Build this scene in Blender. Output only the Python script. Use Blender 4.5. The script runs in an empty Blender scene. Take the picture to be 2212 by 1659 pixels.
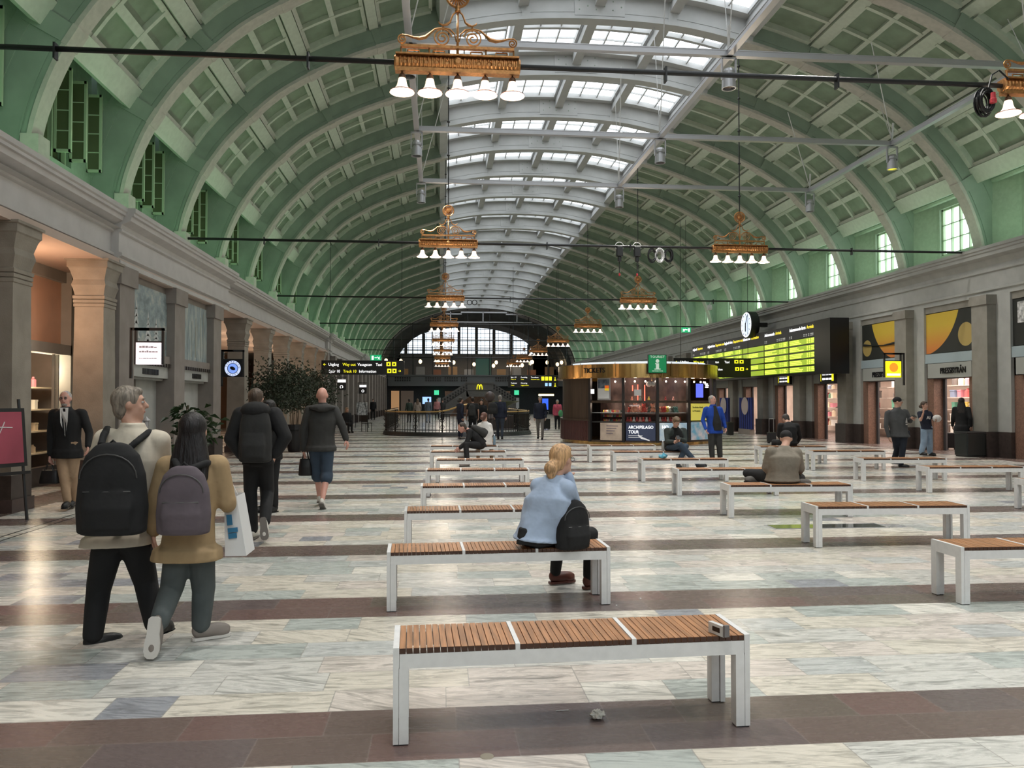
import bpy, bmesh, math, random
from mathutils import Vector, Matrix, Quaternion, noise as mnoise
from math import sin, cos, pi, radians as R
random.seed(7)
sc = bpy.context.scene
col = sc.collection
# ---------------------------------------------------------------- camera, world, exposure
IMG_W, IMG_H = 2212, 1659
cam_d = bpy.data.cameras.new('camera'); cam = bpy.data.objects.new('camera', cam_d); col.objects.link(cam)
cam_d.sensor_fit = 'HORIZONTAL'; cam_d.sensor_width = 36.0; cam_d.lens = 1694.3/IMG_W*36.0
cam_d.clip_start = .05; cam_d.clip_end = 400
cam.location = (0, 0, 1.6)
cam.rotation_euler = (pi/2+0.02129, 0, -0.09136)
sc.camera = cam
w = bpy.data.worlds.new('world'); sc.world = w; w.use_nodes = True
w.node_tree.nodes['Background'].inputs[0].default_value = (.75, .83, .95, 1)
w.node_tree.nodes['Background'].inputs[1].default_value = .6
sc.view_settings.view_transform = 'Standard'; sc.view_settings.look = 'None'
sc.view_settings.exposure = 0.35; sc.view_settings.gamma = 1.0; sc.view_settings.use_curve_mapping = False
try:
    sc.cycles.use_denoising = True; sc.cycles.use_adaptive_sampling = True; sc.cycles.adaptive_threshold = .04; sc.cycles.max_bounces = 6; sc.cycles.diffuse_bounces = 4; sc.cycles.glossy_bounces = 3
    sc.cycles.sample_clamp_indirect = 6; sc.cycles.caustics_reflective = False; sc.cycles.caustics_refractive = False
except Exception: pass
SKY_E = 2.3      # daylight through the frosted roof lights
LED_W = 15.0     # green uplights on the cornices
CXV = 4.5        # axis of the hall
YA, BAY, N0, N1 = 21.9, 3.88, -8, 18
# ---------------------------------------------------------------- materials
MATS = {}
def srgb(c): return tuple(((x/12.92) if x <= .04045 else ((x+.055)/1.055)**2.4) for x in c)
def mat(name, c=(.5, .5, .5), rough=.6, metal=0, emit=0, var=0, scale=8, bump=0, spec=.4, alpha=1, trans=0, stretch=None, c2=None, bscale=None):
    if name in MATS: return MATS[name]
    m = bpy.data.materials.new(name); m.use_nodes = True; nt = m.node_tree; b = nt.nodes['Principled BSDF']
    c = tuple(c)+(1,)
    b.inputs['Base Color'].default_value = c; b.inputs['Roughness'].default_value = rough; b.inputs['Metallic'].default_value = metal
    b.inputs['Specular IOR Level'].default_value = spec
    if emit: b.inputs['Emission Color'].default_value = c; b.inputs['Emission Strength'].default_value = emit
    if trans: b.inputs['Transmission Weight'].default_value = trans
    if alpha < 1: b.inputs['Alpha'].default_value = alpha
    if var or bump:
        tc = nt.nodes.new('ShaderNodeTexCoord'); mp = nt.nodes.new('ShaderNodeMapping'); n = nt.nodes.new('ShaderNodeTexNoise')
        nt.links.new(tc.outputs['Object'], mp.inputs[0]); nt.links.new(mp.outputs[0], n.inputs[0])
        if stretch: mp.inputs['Scale'].default_value = stretch
        n.inputs['Scale'].default_value = scale; n.inputs['Detail'].default_value = 5
        if var:
            mx = nt.nodes.new('ShaderNodeMix'); mx.data_type = 'RGBA'
            d = c2 or tuple(max(0, x*(1-var)) for x in c[:3])
            mx.inputs['A'].default_value = tuple(min(1, x*(1+(0 if c2 else var*.6))) for x in c[:3])+(1,); mx.inputs['B'].default_value = tuple(d)+(1,)
            rp = nt.nodes.new('ShaderNodeMapRange'); rp.inputs[1].default_value = .35; rp.inputs[2].default_value = .65
            nt.links.new(n.outputs[0], rp.inputs[0]); nt.links.new(rp.outputs[0], mx.inputs['Factor'])
            nt.links.new(mx.outputs['Result'], b.inputs['Base Color'])
            if emit: nt.links.new(mx.outputs['Result'], b.inputs['Emission Color'])
        if bump:
            n2 = n
            if bscale: n2 = nt.nodes.new('ShaderNodeTexNoise'); n2.inputs['Scale'].default_value = bscale; nt.links.new(mp.outputs[0], n2.inputs[0])
            bp = nt.nodes.new('ShaderNodeBump'); bp.inputs['Strength'].default_value = bump; bp.inputs['Distance'].default_value = .02
            nt.links.new(n2.outputs[0], bp.inputs['Height']); nt.links.new(bp.outputs[0], b.inputs['Normal'])
    MATS[name] = m
    return m
M_GREEN = mat('vault_green', (.27, .335, .27), .75, var=.12, scale=1.5)
M_GRPAN = mat('coffer_green', (.25, .32, .235), .8, var=.15, scale=2)
M_GRBAR = mat('coffer_bar', (.56, .61, .52), .7, var=.06)
M_RIBED = mat('rib_edge', (.47, .45, .40), .7, var=.08)
M_CROWN = mat('crown_white', (.46, .465, .46), .7, var=.06, scale=2)
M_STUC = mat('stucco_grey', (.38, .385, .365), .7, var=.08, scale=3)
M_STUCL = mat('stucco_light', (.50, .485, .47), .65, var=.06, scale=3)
M_STONE = mat('stone_brown', (.26, .225, .19), .6, var=.18, scale=4, bump=.15, bscale=60)
M_STOND = mat('stone_dark', (.055, .042, .038), .35, var=.2, scale=10)
M_GRAN = mat('granite_red', (.22, .125, .09), .35, var=.25, scale=30)
M_BLACK = mat('black_metal', (.012, .012, .013), .4, spec=.5)
M_DGREY = mat('dark_grey', (.06, .06, .065), .5)
M_BRONZE = mat('bronze', (.50, .235, .085), .38, metal=.75, var=.25, scale=25, bump=.1)
M_BRASS = mat('brass', (.55, .36, .14), .22, metal=1, var=.35, scale=2, stretch=(3, 3, .2))
M_WHITE = mat('white_paint', (.66, .66, .66), .45, var=.05, scale=20)
M_ALU = mat('aluminium', (.50, .50, .52), .35, metal=.6)
M_SKY = mat('frosted_roof_glass', (.90, .95, 1.0), .4, emit=SKY_E)
M_DAY = mat('daylit_window_glass', (.88, .94, 1.0), .3, emit=2.2)
M_BELL = mat('opal_bell_glass', (1.0, .78, .62), .35, emit=1.0)
M_LIT = mat('lit_bell_mouth', (1.0, .95, .86), .4, emit=9)
M_WOOD = mat('teak', (.36, .17, .075), .45, var=.35, scale=4, stretch=(14, .8, 1), bump=.1)
M_WOODE = mat('teak_end', (.06, .028, .018), .6)
M_GLASSD = mat('dark_glass', (.02, .022, .025), .08, spec=.6)
M_YEL = mat('sign_yellow', (.85, .78, .02), .5, emit=.9)
M_SWHITE = mat('sign_white', (.95, .95, .97), .5, emit=.9)
M_SBLACK = mat('sign_black', (.006, .006, .008), .35)
# ---------------------------------------------------------------- mesh builder
class MB:
    def __init__(s): s.v = []; s.f = []; s.m = []
    def add(s, vs, fs, mi=0):
        o = len(s.v); s.v += [tuple(v) for v in vs]; s.f += [tuple(i+o for i in f) for f in fs]; s.m += [mi]*len(fs); return s
    def box(s, x0, x1, y0, y1, z0, z1, mi=0, M=None):
        vs = [Vector((x, y, z)) for x in (x0, x1) for y in (y0, y1) for z in (z0, z1)]
        if M: vs = [M @ v for v in vs]
        return s.add(vs, [(0, 1, 3, 2), (4, 6, 7, 5), (0, 4, 5, 1), (2, 3, 7, 6), (0, 2, 6, 4), (1, 5, 7, 3)], mi)
    def quad(s, a, b, c, d, mi=0): return s.add([a, b, c, d], [(0, 1, 2, 3)], mi)
    def tube(s, pts, r, n=8, mi=0, closed=False, rr=None):
        pts = [Vector(p) for p in pts]; k = len(pts); up = None; rings = []
        for i, p in enumerate(pts):
            if closed: d = pts[(i+1) % k]-pts[i-1]
            else: d = pts[min(i+1, k-1)]-pts[max(i-1, 0)]
            if d.length < 1e-9: d = Vector((0, 0, 1))
            d.normalize()
            if up is None: up = Vector((0, 0, 1)) if abs(d.z) < .9 else Vector((1, 0, 0))
            a = d.cross(up)
            if a.length < 1e-6: a = d.orthogonal()
            a.normalize(); up = a.cross(d)
            q = rr[i] if rr else r
            rings.append([p+a*cos(2*pi*j/n)*q+up*sin(2*pi*j/n)*q for j in range(n)])
        vs = [v for g in rings for v in g]; fs = []
        for i in range(k if closed else k-1):
            for j in range(n):
                A = i*n; B = ((i+1) % k)*n
                fs.append((A+j, A+(j+1) % n, B+(j+1) % n, B+j))
        if not closed: fs += [tuple(range(n))[::-1], tuple((k-1)*n+j for j in range(n))]
        return s.add(vs, fs, mi)
    def lathe(s, prof, c=(0, 0, 0), n=20, mi=0, M=None, a0=0, a1=2*pi):
        full = abs(a1-a0-2*pi) < 1e-6; kk = n if full else n+1; vs = []
        for (r, z) in prof:
            for j in range(kk):
                a = a0+(a1-a0)*j/n; v = Vector((r*cos(a), r*sin(a), z))
                if M: v = M @ v
                vs.append(v+Vector(c))
        fs = []
        for i in range(len(prof)-1):
            for j in range(n):
                j2 = (j+1) % kk; fs.append((i*kk+j, i*kk+j2, (i+1)*kk+j2, (i+1)*kk+j))
        return s.add(vs, fs, mi)
    def ell(s, c, rx, ry, rz, n=12, m=8, mi=0, M=None):
        vs = []; c = Vector(c)
        for i in range(m+1):
            t = pi*i/m
            for j in range(n):
                a = 2*pi*j/n; v = Vector((rx*sin(t)*cos(a), ry*sin(t)*sin(a), rz*cos(t)))
                if M: v = M @ v
                vs.append(c+v)
        fs = [(i*n+j, (i+1)*n+j, (i+1)*n+(j+1) % n, i*n+(j+1) % n) for i in range(m) for j in range(n)]
        return s.add(vs, fs, mi)
    def capsule(s, a, b, ra, rb, n=10, mi=0):
        a = Vector(a); b = Vector(b); d = b-a; L = d.length or 1e-6; d = d/L
        pts = []; rr = []
        for k in range(4):
            t = (pi/2)*k/4; pts.append(a-d*ra*cos(t)); rr.append(max(ra*sin(t), .0005))
        for k in range(4): t = k/3; pts.append(a+d*L*t); rr.append(ra+(rb-ra)*t)
        for k in range(1, 5):
            t = (pi/2)*k/4; pts.append(b+d*rb*sin(t)); rr.append(max(rb*cos(t), .0005))
        return s.tube(pts, 0, n, mi, rr=rr)
    def prism(s, poly, y0, y1, axis='y', mi=0):
        def P(p, t): return (p[0], t, p[1]) if axis == 'y' else ((t, p[0], p[1]) if axis == 'x' else (p[0], p[1], t))
        k = len(poly); vs = [P(p, y0) for p in poly]+[P(p, y1) for p in poly]
        fs = [(i, (i+1) % k, k+(i+1) % k, k+i) for i in range(k)]+[tuple(range(k))[::-1], tuple(range(k, 2*k))]
        return s.add(vs, fs, mi)
    def mesh(s, name, mats):
        me = bpy.data.meshes.new(name); me.from_pydata(s.v, [], s.f)
        for m in (mats if isinstance(mats, (list, tuple)) else [mats]): me.materials.append(m)
        if any(s.m): me.polygons.foreach_set('material_index', s.m)
        bm = bmesh.new(); bm.from_mesh(me); bmesh.ops.recalc_face_normals(bm, faces=bm.faces); bm.to_mesh(me); bm.free()
        return me
    def build(s, name, mats, parent=None, smooth=False, loc=None, bevel=0):
        me = s.mesh(name, mats); o = bpy.data.objects.new(name, me); col.objects.link(o)
        if parent: o.parent = parent
        if loc: o.location = loc
        if smooth: me.polygons.foreach_set('use_smooth', [True]*len(me.polygons))
        if bevel: b = o.modifiers.new('bevel', 'BEVEL'); b.width = bevel; b.segments = 2; b.limit_method = 'ANGLE'
        return o
def tag(o, label=None, cat=None, group=None, kind=None):
    if label: o['label'] = label
    if cat: o['category'] = cat
    if group: o['group'] = group
    if kind: o['kind'] = kind
    return o
def empty(name, loc=(0, 0, 0), rz=0, label=None, cat=None, group=None, kind=None):
    o = bpy.data.objects.new(name, None); col.objects.link(o); o.location = loc; o.rotation_euler = (0, 0, rz)
    o.empty_display_size = .2
    return tag(o, label, cat, group, kind)
def kids(o): return [c for c in bpy.data.objects if c.parent == o]
def copy_tree(o, loc=None, rz=None, label=None, parent=None, _k=None):
    c = o.copy(); col.objects.link(c)
    if parent: c.parent = parent
    for ch in kids(o): copy_tree(ch, parent=c)
    if loc is not None: c.location = loc
    if rz is not None: c.rotation_euler = (0, 0, rz)
    if label: c['label'] = label
    return c
def text_mesh(body, size, ext=.004, align='LEFT', spacing=1.0):
    cu = bpy.data.curves.new('t', 'FONT'); cu.body = body; cu.size = size; cu.extrude = ext; cu.align_x = align; cu.space_character = spacing
    cu.resolution_u = 3; cu.offset = size*.007
    o = bpy.data.objects.new('t', cu); col.objects.link(o)
    dg = bpy.context.evaluated_depsgraph_get(); dg.update()
    me = bpy.data.meshes.new_from_object(o.evaluated_get(dg)); bpy.data.objects.remove(o); bpy.data.curves.remove(cu)
    return me
def text(name, body, size, loc, rot, m, parent=None, align='LEFT', ext=.004, spacing=1.0, sx=1.0):
    me = text_mesh(body, size, ext, align, spacing); me.materials.clear(); me.materials.append(m)
    o = bpy.data.objects.new(name, me); col.objects.link(o); o.location = loc; o.rotation_euler = rot
    if sx != 1: o.scale = (sx, 1, 1)
    if parent: o.parent = parent
    return o
FRONT = (pi/2, 0, 0)            # faces -Y
HALLW = (pi/2, 0, -pi/2)        # faces -X
HALLE = (pi/2, 0, pi/2)         # faces +X
# ---------------------------------------------------------------- big lights (added fill window at the back of the hall)
def area(name, loc, rot, sx, sy, power, c=(1, 1, 1), parent=None):
    l = bpy.data.lights.new(name, 'AREA'); l.shape = 'RECTANGLE'; l.size = sx; l.size_y = sy; l.energy = power; l.color = c
    o = bpy.data.objects.new(name, l); col.objects.link(o); o.location = loc; o.rotation_euler = rot
    if parent: o.parent = parent
    return o
def point(name, loc, power, c, r=.1, parent=None):
    l = bpy.data.lights.new(name, 'POINT'); l.energy = power; l.color = c; l.shadow_soft_size = r
    o = bpy.data.objects.new(name, l); col.objects.link(o); o.location = loc
    if parent: o.parent = parent
    return o
# ---------------------------------------------------------------- vault
PROF = [(0, 12.49), (1.4, 12.45), (2.7, 12.33), (4.3, 12.0), (5.4, 11.69), (6.5, 11.31), (7.4, 10.93), (8.15, 10.53), (8.95, 10.02), (9.6, 9.43), (10.3, 8.69), (10.85, 7.9), (11.15, 7.3), (11.4, 6.6), (11.52, 6.0), (11.6, 5.2)]
def interp(pts, k=5):
    out = []
    for i in range(len(pts)-1):
        p0 = Vector(pts[max(i-1, 0)]) if i else Vector((-pts[1][0], pts[1][1])); p1 = Vector(pts[i]); p2 = Vector(pts[i+1]); p3 = Vector(pts[min(i+2, len(pts)-1)])
        for j in range(k):
            t = j/k; out.append(.5*((2*p1)+(p2-p0)*t+(2*p0-5*p1+4*p2-p3)*t*t+(3*p1-p0-3*p2+p3)*t**3))
    out.append(Vector(pts[-1])); return out
HALF = interp(PROF, 3)
def norm(P, i):
    d = P[min(i+1, len(P)-1)]-P[max(i-1, 0)]; d.normalize(); return Vector((-d.y, d.x)) if False else Vector((-d.y, d.x))
FULL = [Vector((-p.x, p.y)) for p in HALF[:0:-1]]+HALF
def nrm(i, P=FULL):
    d = P[min(i+1, len(P)-1)]-P[max(i-1, 0)]; d.normalize(); n = Vector((-d.y, d.x)); return n if n.y > 0 or abs(n.y) < .2 and n.x*P[i].x > 0 else -n
FN = [nrm(i) for i in range(len(FULL))]
def band(mb, o0, o1, y0, y1, i0=0, i1=None, mi=0, mf=None):
    i1 = len(FULL)-1 if i1 is None else i1
    for i in range(i0, i1):
        a, b = FULL[i], FULL[i+1]; na, nb = FN[i], FN[i+1]
        q = [(a+na*o0), (b+nb*o0), (b+nb*o1), (a+na*o1)]
        vs = [(CXV+p.x, y, p.y) for y in (y0, y1) for p in q]
        mb.add(vs, [(0, 1, 2, 3), (4, 7, 6, 5), (0, 4, 5, 1), (3, 2, 6, 7)]+([(0, 3, 7, 4)] if i == i0 else [])+([(1, 5, 6, 2)] if i == i1-1 else []), mf((a.x+b.x)/2) if mf else mi)
def arc_at(x):      # index (float) on FULL for a signed offset
    for i in range(len(FULL)-1):
        if FULL[i].x <= x <= FULL[i+1].x: return i+(x-FULL[i].x)/(FULL[i+1].x-FULL[i].x)
    return 0 if x < 0 else len(FULL)-1.001
def P_at(t, o):
    i = int(t); f = t-i; i = min(i, len(FULL)-2); a = FULL[i]+(FULL[i+1]-FULL[i])*f; n = (FN[i]*(1-f)+FN[i+1]*f).normalized(); return a+n*o, n
def arcbar(mb, x0, x1, o0, o1, y0, y1, mi=0, k=None):   # piece following the arch between offsets x0..x1
    t0, t1 = arc_at(x0), arc_at(x1); k = k or max(1, int(abs(t1-t0)/1.5+1)); pr = None
    for j in range(k+1):
        t = t0+(t1-t0)*j/k; p, n = P_at(t, o0); q, _ = P_at(t, o1)
        cur = (p, q)
        if pr:
            a, b = pr; vs = [(CXV+v.x, y, v.y) for y in (y0, y1) for v in (a, cur[0], cur[1], b)]
            mb.add(vs, [(0, 1, 2, 3), (4, 7, 6, 5), (0, 4, 5, 1), (3, 2, 6, 7), (0, 3, 7, 4), (1, 5, 6, 2)], mi)
        pr = cur
SKX = 4.35
JO = [10.85, 9.59, 8.02, 6.18]
ceiling = empty('ceiling', kind='structure')
isC = lambda x: 2 if abs(x) < SKX else 0
mb = MB()
band(mb, 0, .95, -.13, .13, mf=lambda x: 2 if abs(x) < SKX else 0)
band(mb, -.06, .02, -.19, .19, mf=lambda x: 2 if abs(x) < SKX else 1)
band(mb, .02, .11, -.155, .155, mf=lambda x: 2 if abs(x) < SKX else 0)
band(mb, .66, .95, -.15, .15, mf=lambda x: 2 if abs(x) < SKX else 0)
band(mb, .15, .18, -.142, .142, mf=lambda x: 2 if abs(x) < SKX else 0)
for s in (-1, 1):
    for x in JO: arcbar(mb, s*x-.09, s*x+.09, .02, .8, -.17, .17, 0, 1); arcbar(mb, s*x-.1, s*x+.1, -.075, .03, -.2, .2, 1, 1)
    for x in (2.1, SKX): arcbar(mb, s*x-.12, s*x+.12, .02, .8, -.165, .165, 2, 1)
    mb.box(min(CXV+s*11.32, CXV+s*11.62), max(CXV+s*11.32, CXV+s*11.62), -.2, .2, 5.15, 6.15, 1); mb.box(min(CXV+s*11.6, CXV+s*12.2), max(CXV+s*11.6, CXV+s*12.2), -.24, .24, 5.15, 5.95, 0)
arcbar(mb, -.72, .72, .05, .75, -.17, .17, 2, 3)
for i in range(6):
    for j in (0, 1): arcbar(mb, -.6+i*.24, -.57+i*.24, .2+.25*j+.1*(i % 2), .23+.25*j+.1*(i % 2), -.185, .185, 0, 1)
rib = mb.build('rib', [M_GREEN, M_RIBED, M_CROWN], ceiling, loc=(0, YA+BAY*N0, 0))
for n in range(N0+1, N1+1):
    c = rib.copy(); col.objects.link(c); c.location.y = YA+BAY*n
# one bay of coffers, both flanks
h = BAY/2-.13
mb = MB()
for s in (-1, 1):
    t = [JO[0]+.35]+JO[1:]+[SKX]
    arcbar(mb, s*(JO[0]+.04), s*SKX, .66, .80, -h, h, 0)
    for x in JO:
        wd = .12; xx = x-.06 if x == JO[0] else x; arcbar(mb, s*xx-wd, s*xx+wd, .48, .70, -h, h, 1, 1)
    ed = JO+[SKX+.1]
    for a, b in zip(ed[:-1], ed[1:]):
        a_, b_ = a-.19, b+.19
        for y in (-h, h-.16): arcbar(mb, s*a_, s*b_, .50, .67, y, y+.12 if y < 0 else y+.16, 1)
        for y in (-h/3, h/3): arcbar(mb, s*a_, s*b_, .55, .67, y-.055, y+.055, 1)
        m_ = (a+b)/2
        if a-b > 1.0 and b > SKX+.2: arcbar(mb, s*m_-.06, s*m_+.06, .56, .67, -h, h, 1, 1)
        for q in (a_, b_): arcbar(mb, s*q-.045, s*q+.045, .57, .67, -h, h, 1, 1)
    # sill of the roof light
    arcbar(mb, s*(SKX-.02)-.16, s*(SKX-.02)+.16, .18, .95, -h, h, 2, 1)
cof = mb.build('coffer_panel', [M_GRPAN, M_GRBAR, M_CROWN], ceiling, loc=(0, YA+BAY*(N0+.5), 0))
# roof light of one bay
mb = MB(); mg = MB()
for s in (-1, 1):
    for y in (-h, h-.3): arcbar(mb, s*2.15 if s > 0 else -SKX, SKX if s > 0 else -2.15, .62, .9, y, y+.3, 0)
    for y in (-h, h-.3): arcbar(mb, 0 if s > 0 else -2.15, 2.15 if s > 0 else 0, .62, .9, y, y+.3, 0)
for x in (-2.15, 0, 2.15): arcbar(mb, x-.14, x+.14, .32, .92, -h, h, 0, 1)
for x in (-SKX, -2.15, 0, 2.15):
    for q in (.2, 1.95): arcbar(mb, x+q-.02, x+q+.02, .62, .82, -h+.25, h-.25, 0, 1)
    arcbar(mb, x+.2, x+1.95, .66, .80, -.07, .07, 0)
    for q in (.75, 1.38): arcbar(mb, x+q-.02, x+q+.02, .70, .80, -h+.3, h-.3, 0, 1)
    for yy in (-.85, .85): arcbar(mb, x+.2, x+1.95, .74, .80, yy-.015, yy+.015, 0)
arcbar(mg, -SKX, SKX, .80, .82, -h+.2, h-.2, 0, 20)
skl = mb.build('skylight_frame', M_CROWN, ceiling, loc=(0, YA+BAY*(N0+.5), 0))
skg = mg.build('skylight_glass', M_SKY, skl)
# window wall of one bay
def windowbay(s, lit):
    m = MB(); X0 = CXV+s*12.15; X1 = CXV+s*12.5
    a, b = min(X0, X1), max(X0, X1)
    zt = 7.98 if lit else 8.3; zw = 8.3 if lit else 8.75
    m.box(a, b, -h, -.9, 4.9, zw+.3); m.box(a, b, .9, h, 4.9, zw+.3); m.box(a, b, -.9, .9, zt, zw+.3); m.box(a, b, -.9, .9, 4.9, 6.42)
    p, _ = P_at(arc_at(s*(JO[0]+.06)), .58)
    m.add([(CXV+p.x, -h, p.y), (CXV+p.x, h, p.y), (X0, h, zw), (X0, -h, zw), (CXV+p.x, -h, p.y+.3), (CXV+p.x, h, p.y+.3), (X1, h, zw+.35), (X1, -h, zw+.35)], [(0, 1, 2, 3), (4, 7, 6, 5), (0, 4, 5, 1)], 0)
    # roller under the head, splays
    if lit: m.tube([(CXV+s*11.85, -h, 8.16), (CXV+s*11.85, h, 8.16)], .10, 8)
    for q in ((-1, 1) if lit else ()): m.add([(CXV+s*11.8, q*h, 5), (CXV+s*11.8, q*h, 8.2), (X0, q*1.05, 8.2), (X0, q*1.05, 5)], [(0, 1, 2, 3)], 0)
    return m
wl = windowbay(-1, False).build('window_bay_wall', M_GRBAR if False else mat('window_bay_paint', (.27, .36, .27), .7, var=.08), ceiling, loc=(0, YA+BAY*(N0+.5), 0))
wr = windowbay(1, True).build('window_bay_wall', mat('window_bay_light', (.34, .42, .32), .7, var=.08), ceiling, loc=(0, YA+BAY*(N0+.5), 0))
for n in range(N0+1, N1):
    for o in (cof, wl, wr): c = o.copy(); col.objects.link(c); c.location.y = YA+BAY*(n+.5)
    c = copy_tree(skl, parent=ceiling); c.location.y = YA+BAY*(n+.5)
# closed roof deck outside keeps stray daylight out
wn = 0
M_WFR = mat('window_frame_green', (.42, .52, .36), .5); M_WDK = mat('dim_window_glass', (.10, .12, .06), .2, spec=.6)
def win_right(n):
    global wn; wn += 1
    w_ = empty('window_%d' % wn, (CXV+12.3, YA+BAY*(n+.5), 6.42), kind='structure')
    f = MB()
    for y in (-.9, -.46, -.03, .41, .84): f.box(-.06, .03, y, y+(.06 if abs(y) in (.9, .03) or y > .8 else .03), 0, 1.56)
    for z in (0, .5, 1.0, 1.5): f.box(-.06, .03, -.9, .9, z, z+(.06 if z in (0, 1.5) else .03))
    f.build('window_frame', M_WFR, w_); MB().box(.04, .06, -.9, .9, 0, 1.56).build('window_pane', M_DAY, w_)
def win_left(n):
    global wn; wn += 1
    w_ = empty('window_%d' % wn, (CXV-12.3, YA+BAY*(n+.5), 6.42), kind='structure')
    f = MB(); g = MB()
    for y in (-.9, -.33, .27, .84): f.box(-.03, .05, y, y+.05, 0, 1.88)
    for z in (0, 1.82): f.box(-.03, .05, -.9, .9, z, z+.06)
    f.build('window_frame', M_WFR, w_); MB().box(-.14, -.12, -.9, .9, 0, 1.88).build('window_pane', M_WDK, w_)
    for k, y in enumerate((.2, .87, 1.6)):
        f = MB(); x0, x1 = .12, .45
        for x in (x0, x1-.045): f.box(x, x+.05, y, y+.05, .14, 1.84)
        for z in (.14, 1.78): f.box(x0, x1, y, y+.05, z, z+.06)
        for z in (.56, .97, 1.38): f.box(x0, x1, y+.01, y+.035, z, z+.022)
        lf = f.build('casement_leaf', M_WFR, w_)
        MB().box(x0+.03, x1-.03, y+.018, y+.026, .18, 1.80).build('pane', M_WDK, lf)
for n in range(-2, N1): win_right(n)
for n in range(-3, N1): win_left(n)
# ---------------------------------------------------------------- cornices, walls
YB, YE = YA+BAY*N0, YA+BAY*N1
def cornice(name, pts, y0, y1, parent=None, m=None):
    o = MB().prism(pts, y0, y1).build(name, m or M_STUC, parent); return o
# right entablature (x towards the hall is smaller)
RX = 15.8
pr = [(RX+.9, 4.62), (RX-.05, 4.62), (RX-.05, 4.68), (RX-.02, 4.68), (RX-.02, 4.75), (RX-.07, 4.78), (RX-.07, 4.84), (RX, 4.86), (RX, 5.30), (RX-.05, 5.32), (RX-.05, 5.38), (RX-.01, 5.4), (RX-.01, 5.50), (RX-.12, 5.66), (RX-.30, 5.72), (RX-.30, 5.82), (RX-.34, 5.84), (RX-.34, 5.9), (RX-.38, 5.92), (RX-.38, 6.0), (RX-.05, 6.03), (RX-.05, 6.1), (RX+.9, 6.1)]
wall_right = empty('wall_right', kind='structure')
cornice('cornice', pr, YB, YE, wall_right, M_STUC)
LX = -6.05
def lprof(d): return [(LX-1.6, 4.18), (LX+.0+d, 4.18), (LX+.0+d, 4.27), (LX-.04+d, 4.29), (LX-.04+d, 4.33), (LX+.03+d, 4.36), (LX+.03+d, 4.41), (LX-.03+d, 4.43), (LX-.03+d, 4.80), (LX+.02+d, 4.82), (LX+.02+d, 4.86), (LX, 4.88), (LX+.02+d, 4.95), (LX+.18+d, 5.02), (LX+.20+d, 5.10), (LX+.24+d, 5.11), (LX+.24+d, 5.16), (LX+.27+d, 5.18), (LX+.27+d, 5.26), (LX-.05, 5.27), (LX-.05, 5.30), (LX-1.6, 5.30)]
wall_left = empty('wall_left', kind='structure')
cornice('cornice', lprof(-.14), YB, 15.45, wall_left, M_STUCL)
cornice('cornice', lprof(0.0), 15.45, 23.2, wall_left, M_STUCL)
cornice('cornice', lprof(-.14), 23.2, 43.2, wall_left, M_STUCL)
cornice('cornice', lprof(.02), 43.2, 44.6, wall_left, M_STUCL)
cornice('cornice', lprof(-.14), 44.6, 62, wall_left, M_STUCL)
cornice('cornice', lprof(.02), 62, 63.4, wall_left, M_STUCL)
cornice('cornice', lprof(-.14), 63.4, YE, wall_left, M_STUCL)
# ---------------------------------------------------------------- right wall : pilasters, bays
RP = [20.92+3.9*k for k in range(-8, 19)]       # near corner of each pilaster
M_PIL = mat('pilaster_grey', (.25, .235, .205), .65, var=.12, scale=3)
M_LINT = mat('lintel_blue_grey', (.33, .40, .43), .5)
M_FASC = mat('fascia_grey', (.33, .34, .32), .5)
pil = MB(); pil.box(RX-.33, RX+.1, 0, .66, .72, 4.62, 0); pil.box(RX-.37, RX+.1, -.03, .70, 4.35, 4.62, 0); pil.box(RX-.40, RX+.1, -.05, .72, 0, .72, 1)
pil.box(RX-.05, RX+.2, -.55, 0, .72, 4.62, 2); pil.box(RX-.07, RX+.2, -.55, 0, 0, .72, 1)
pil.box(RX-.05, RX+.2, .66, .95, .72, 4.62, 2); pil.box(RX-.07, RX+.2, .66, .95, 0, .72, 1)
pil.box(RX-.0, RX+.2, .95, 3.35, 4.42, 4.62, 0)
p0 = pil.build('pilaster', [M_PIL, M_STOND, M_STUC], wall_right, loc=(0, RP[0], 0))
lin = MB(); lin.box(RX-.02, RX+.25, .95, 3.35, 2.80, 3.10, 0); lin.box(RX-.10, RX+.2, 1.0, 3.1, 2.32, 2.78, 1)
lin.box(RX+.05, RX+.36, 3.02, 3.36, 0, 2.80, 2); lin.box(RX+.36, RX+.42, 2.9, 3.36, 0, 2.3, 3); lin.box(RX+.0, RX+.4, .95, 1.25, 0, 2.80, 2); lin.box(RX+.05, RX+.45, .95, 3.35, 2.3, 2.8, 3)
l0 = lin.build('shopfront_lintel', [M_LINT, M_FASC, M_GRAN, M_DGREY], wall_right, loc=(0, RP[0], 0))
for y in RP[1:]:
    for o in (p0, l0): c = o.copy(); col.objects.link(c); c.location.y = y
# upper panels over each bay: yellow art at two bays, plain elsewhere
for y in RP:
    if abs(y-20.92) < .1 or abs(y-24.82) < .1 or abs(y-17.02) < .1: continue
    MB().box(RX+.05, RX+.15, y+.95, y+3.35, 3.1, 4.42).build('upper_panel', M_FASC, wall_right)
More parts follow.
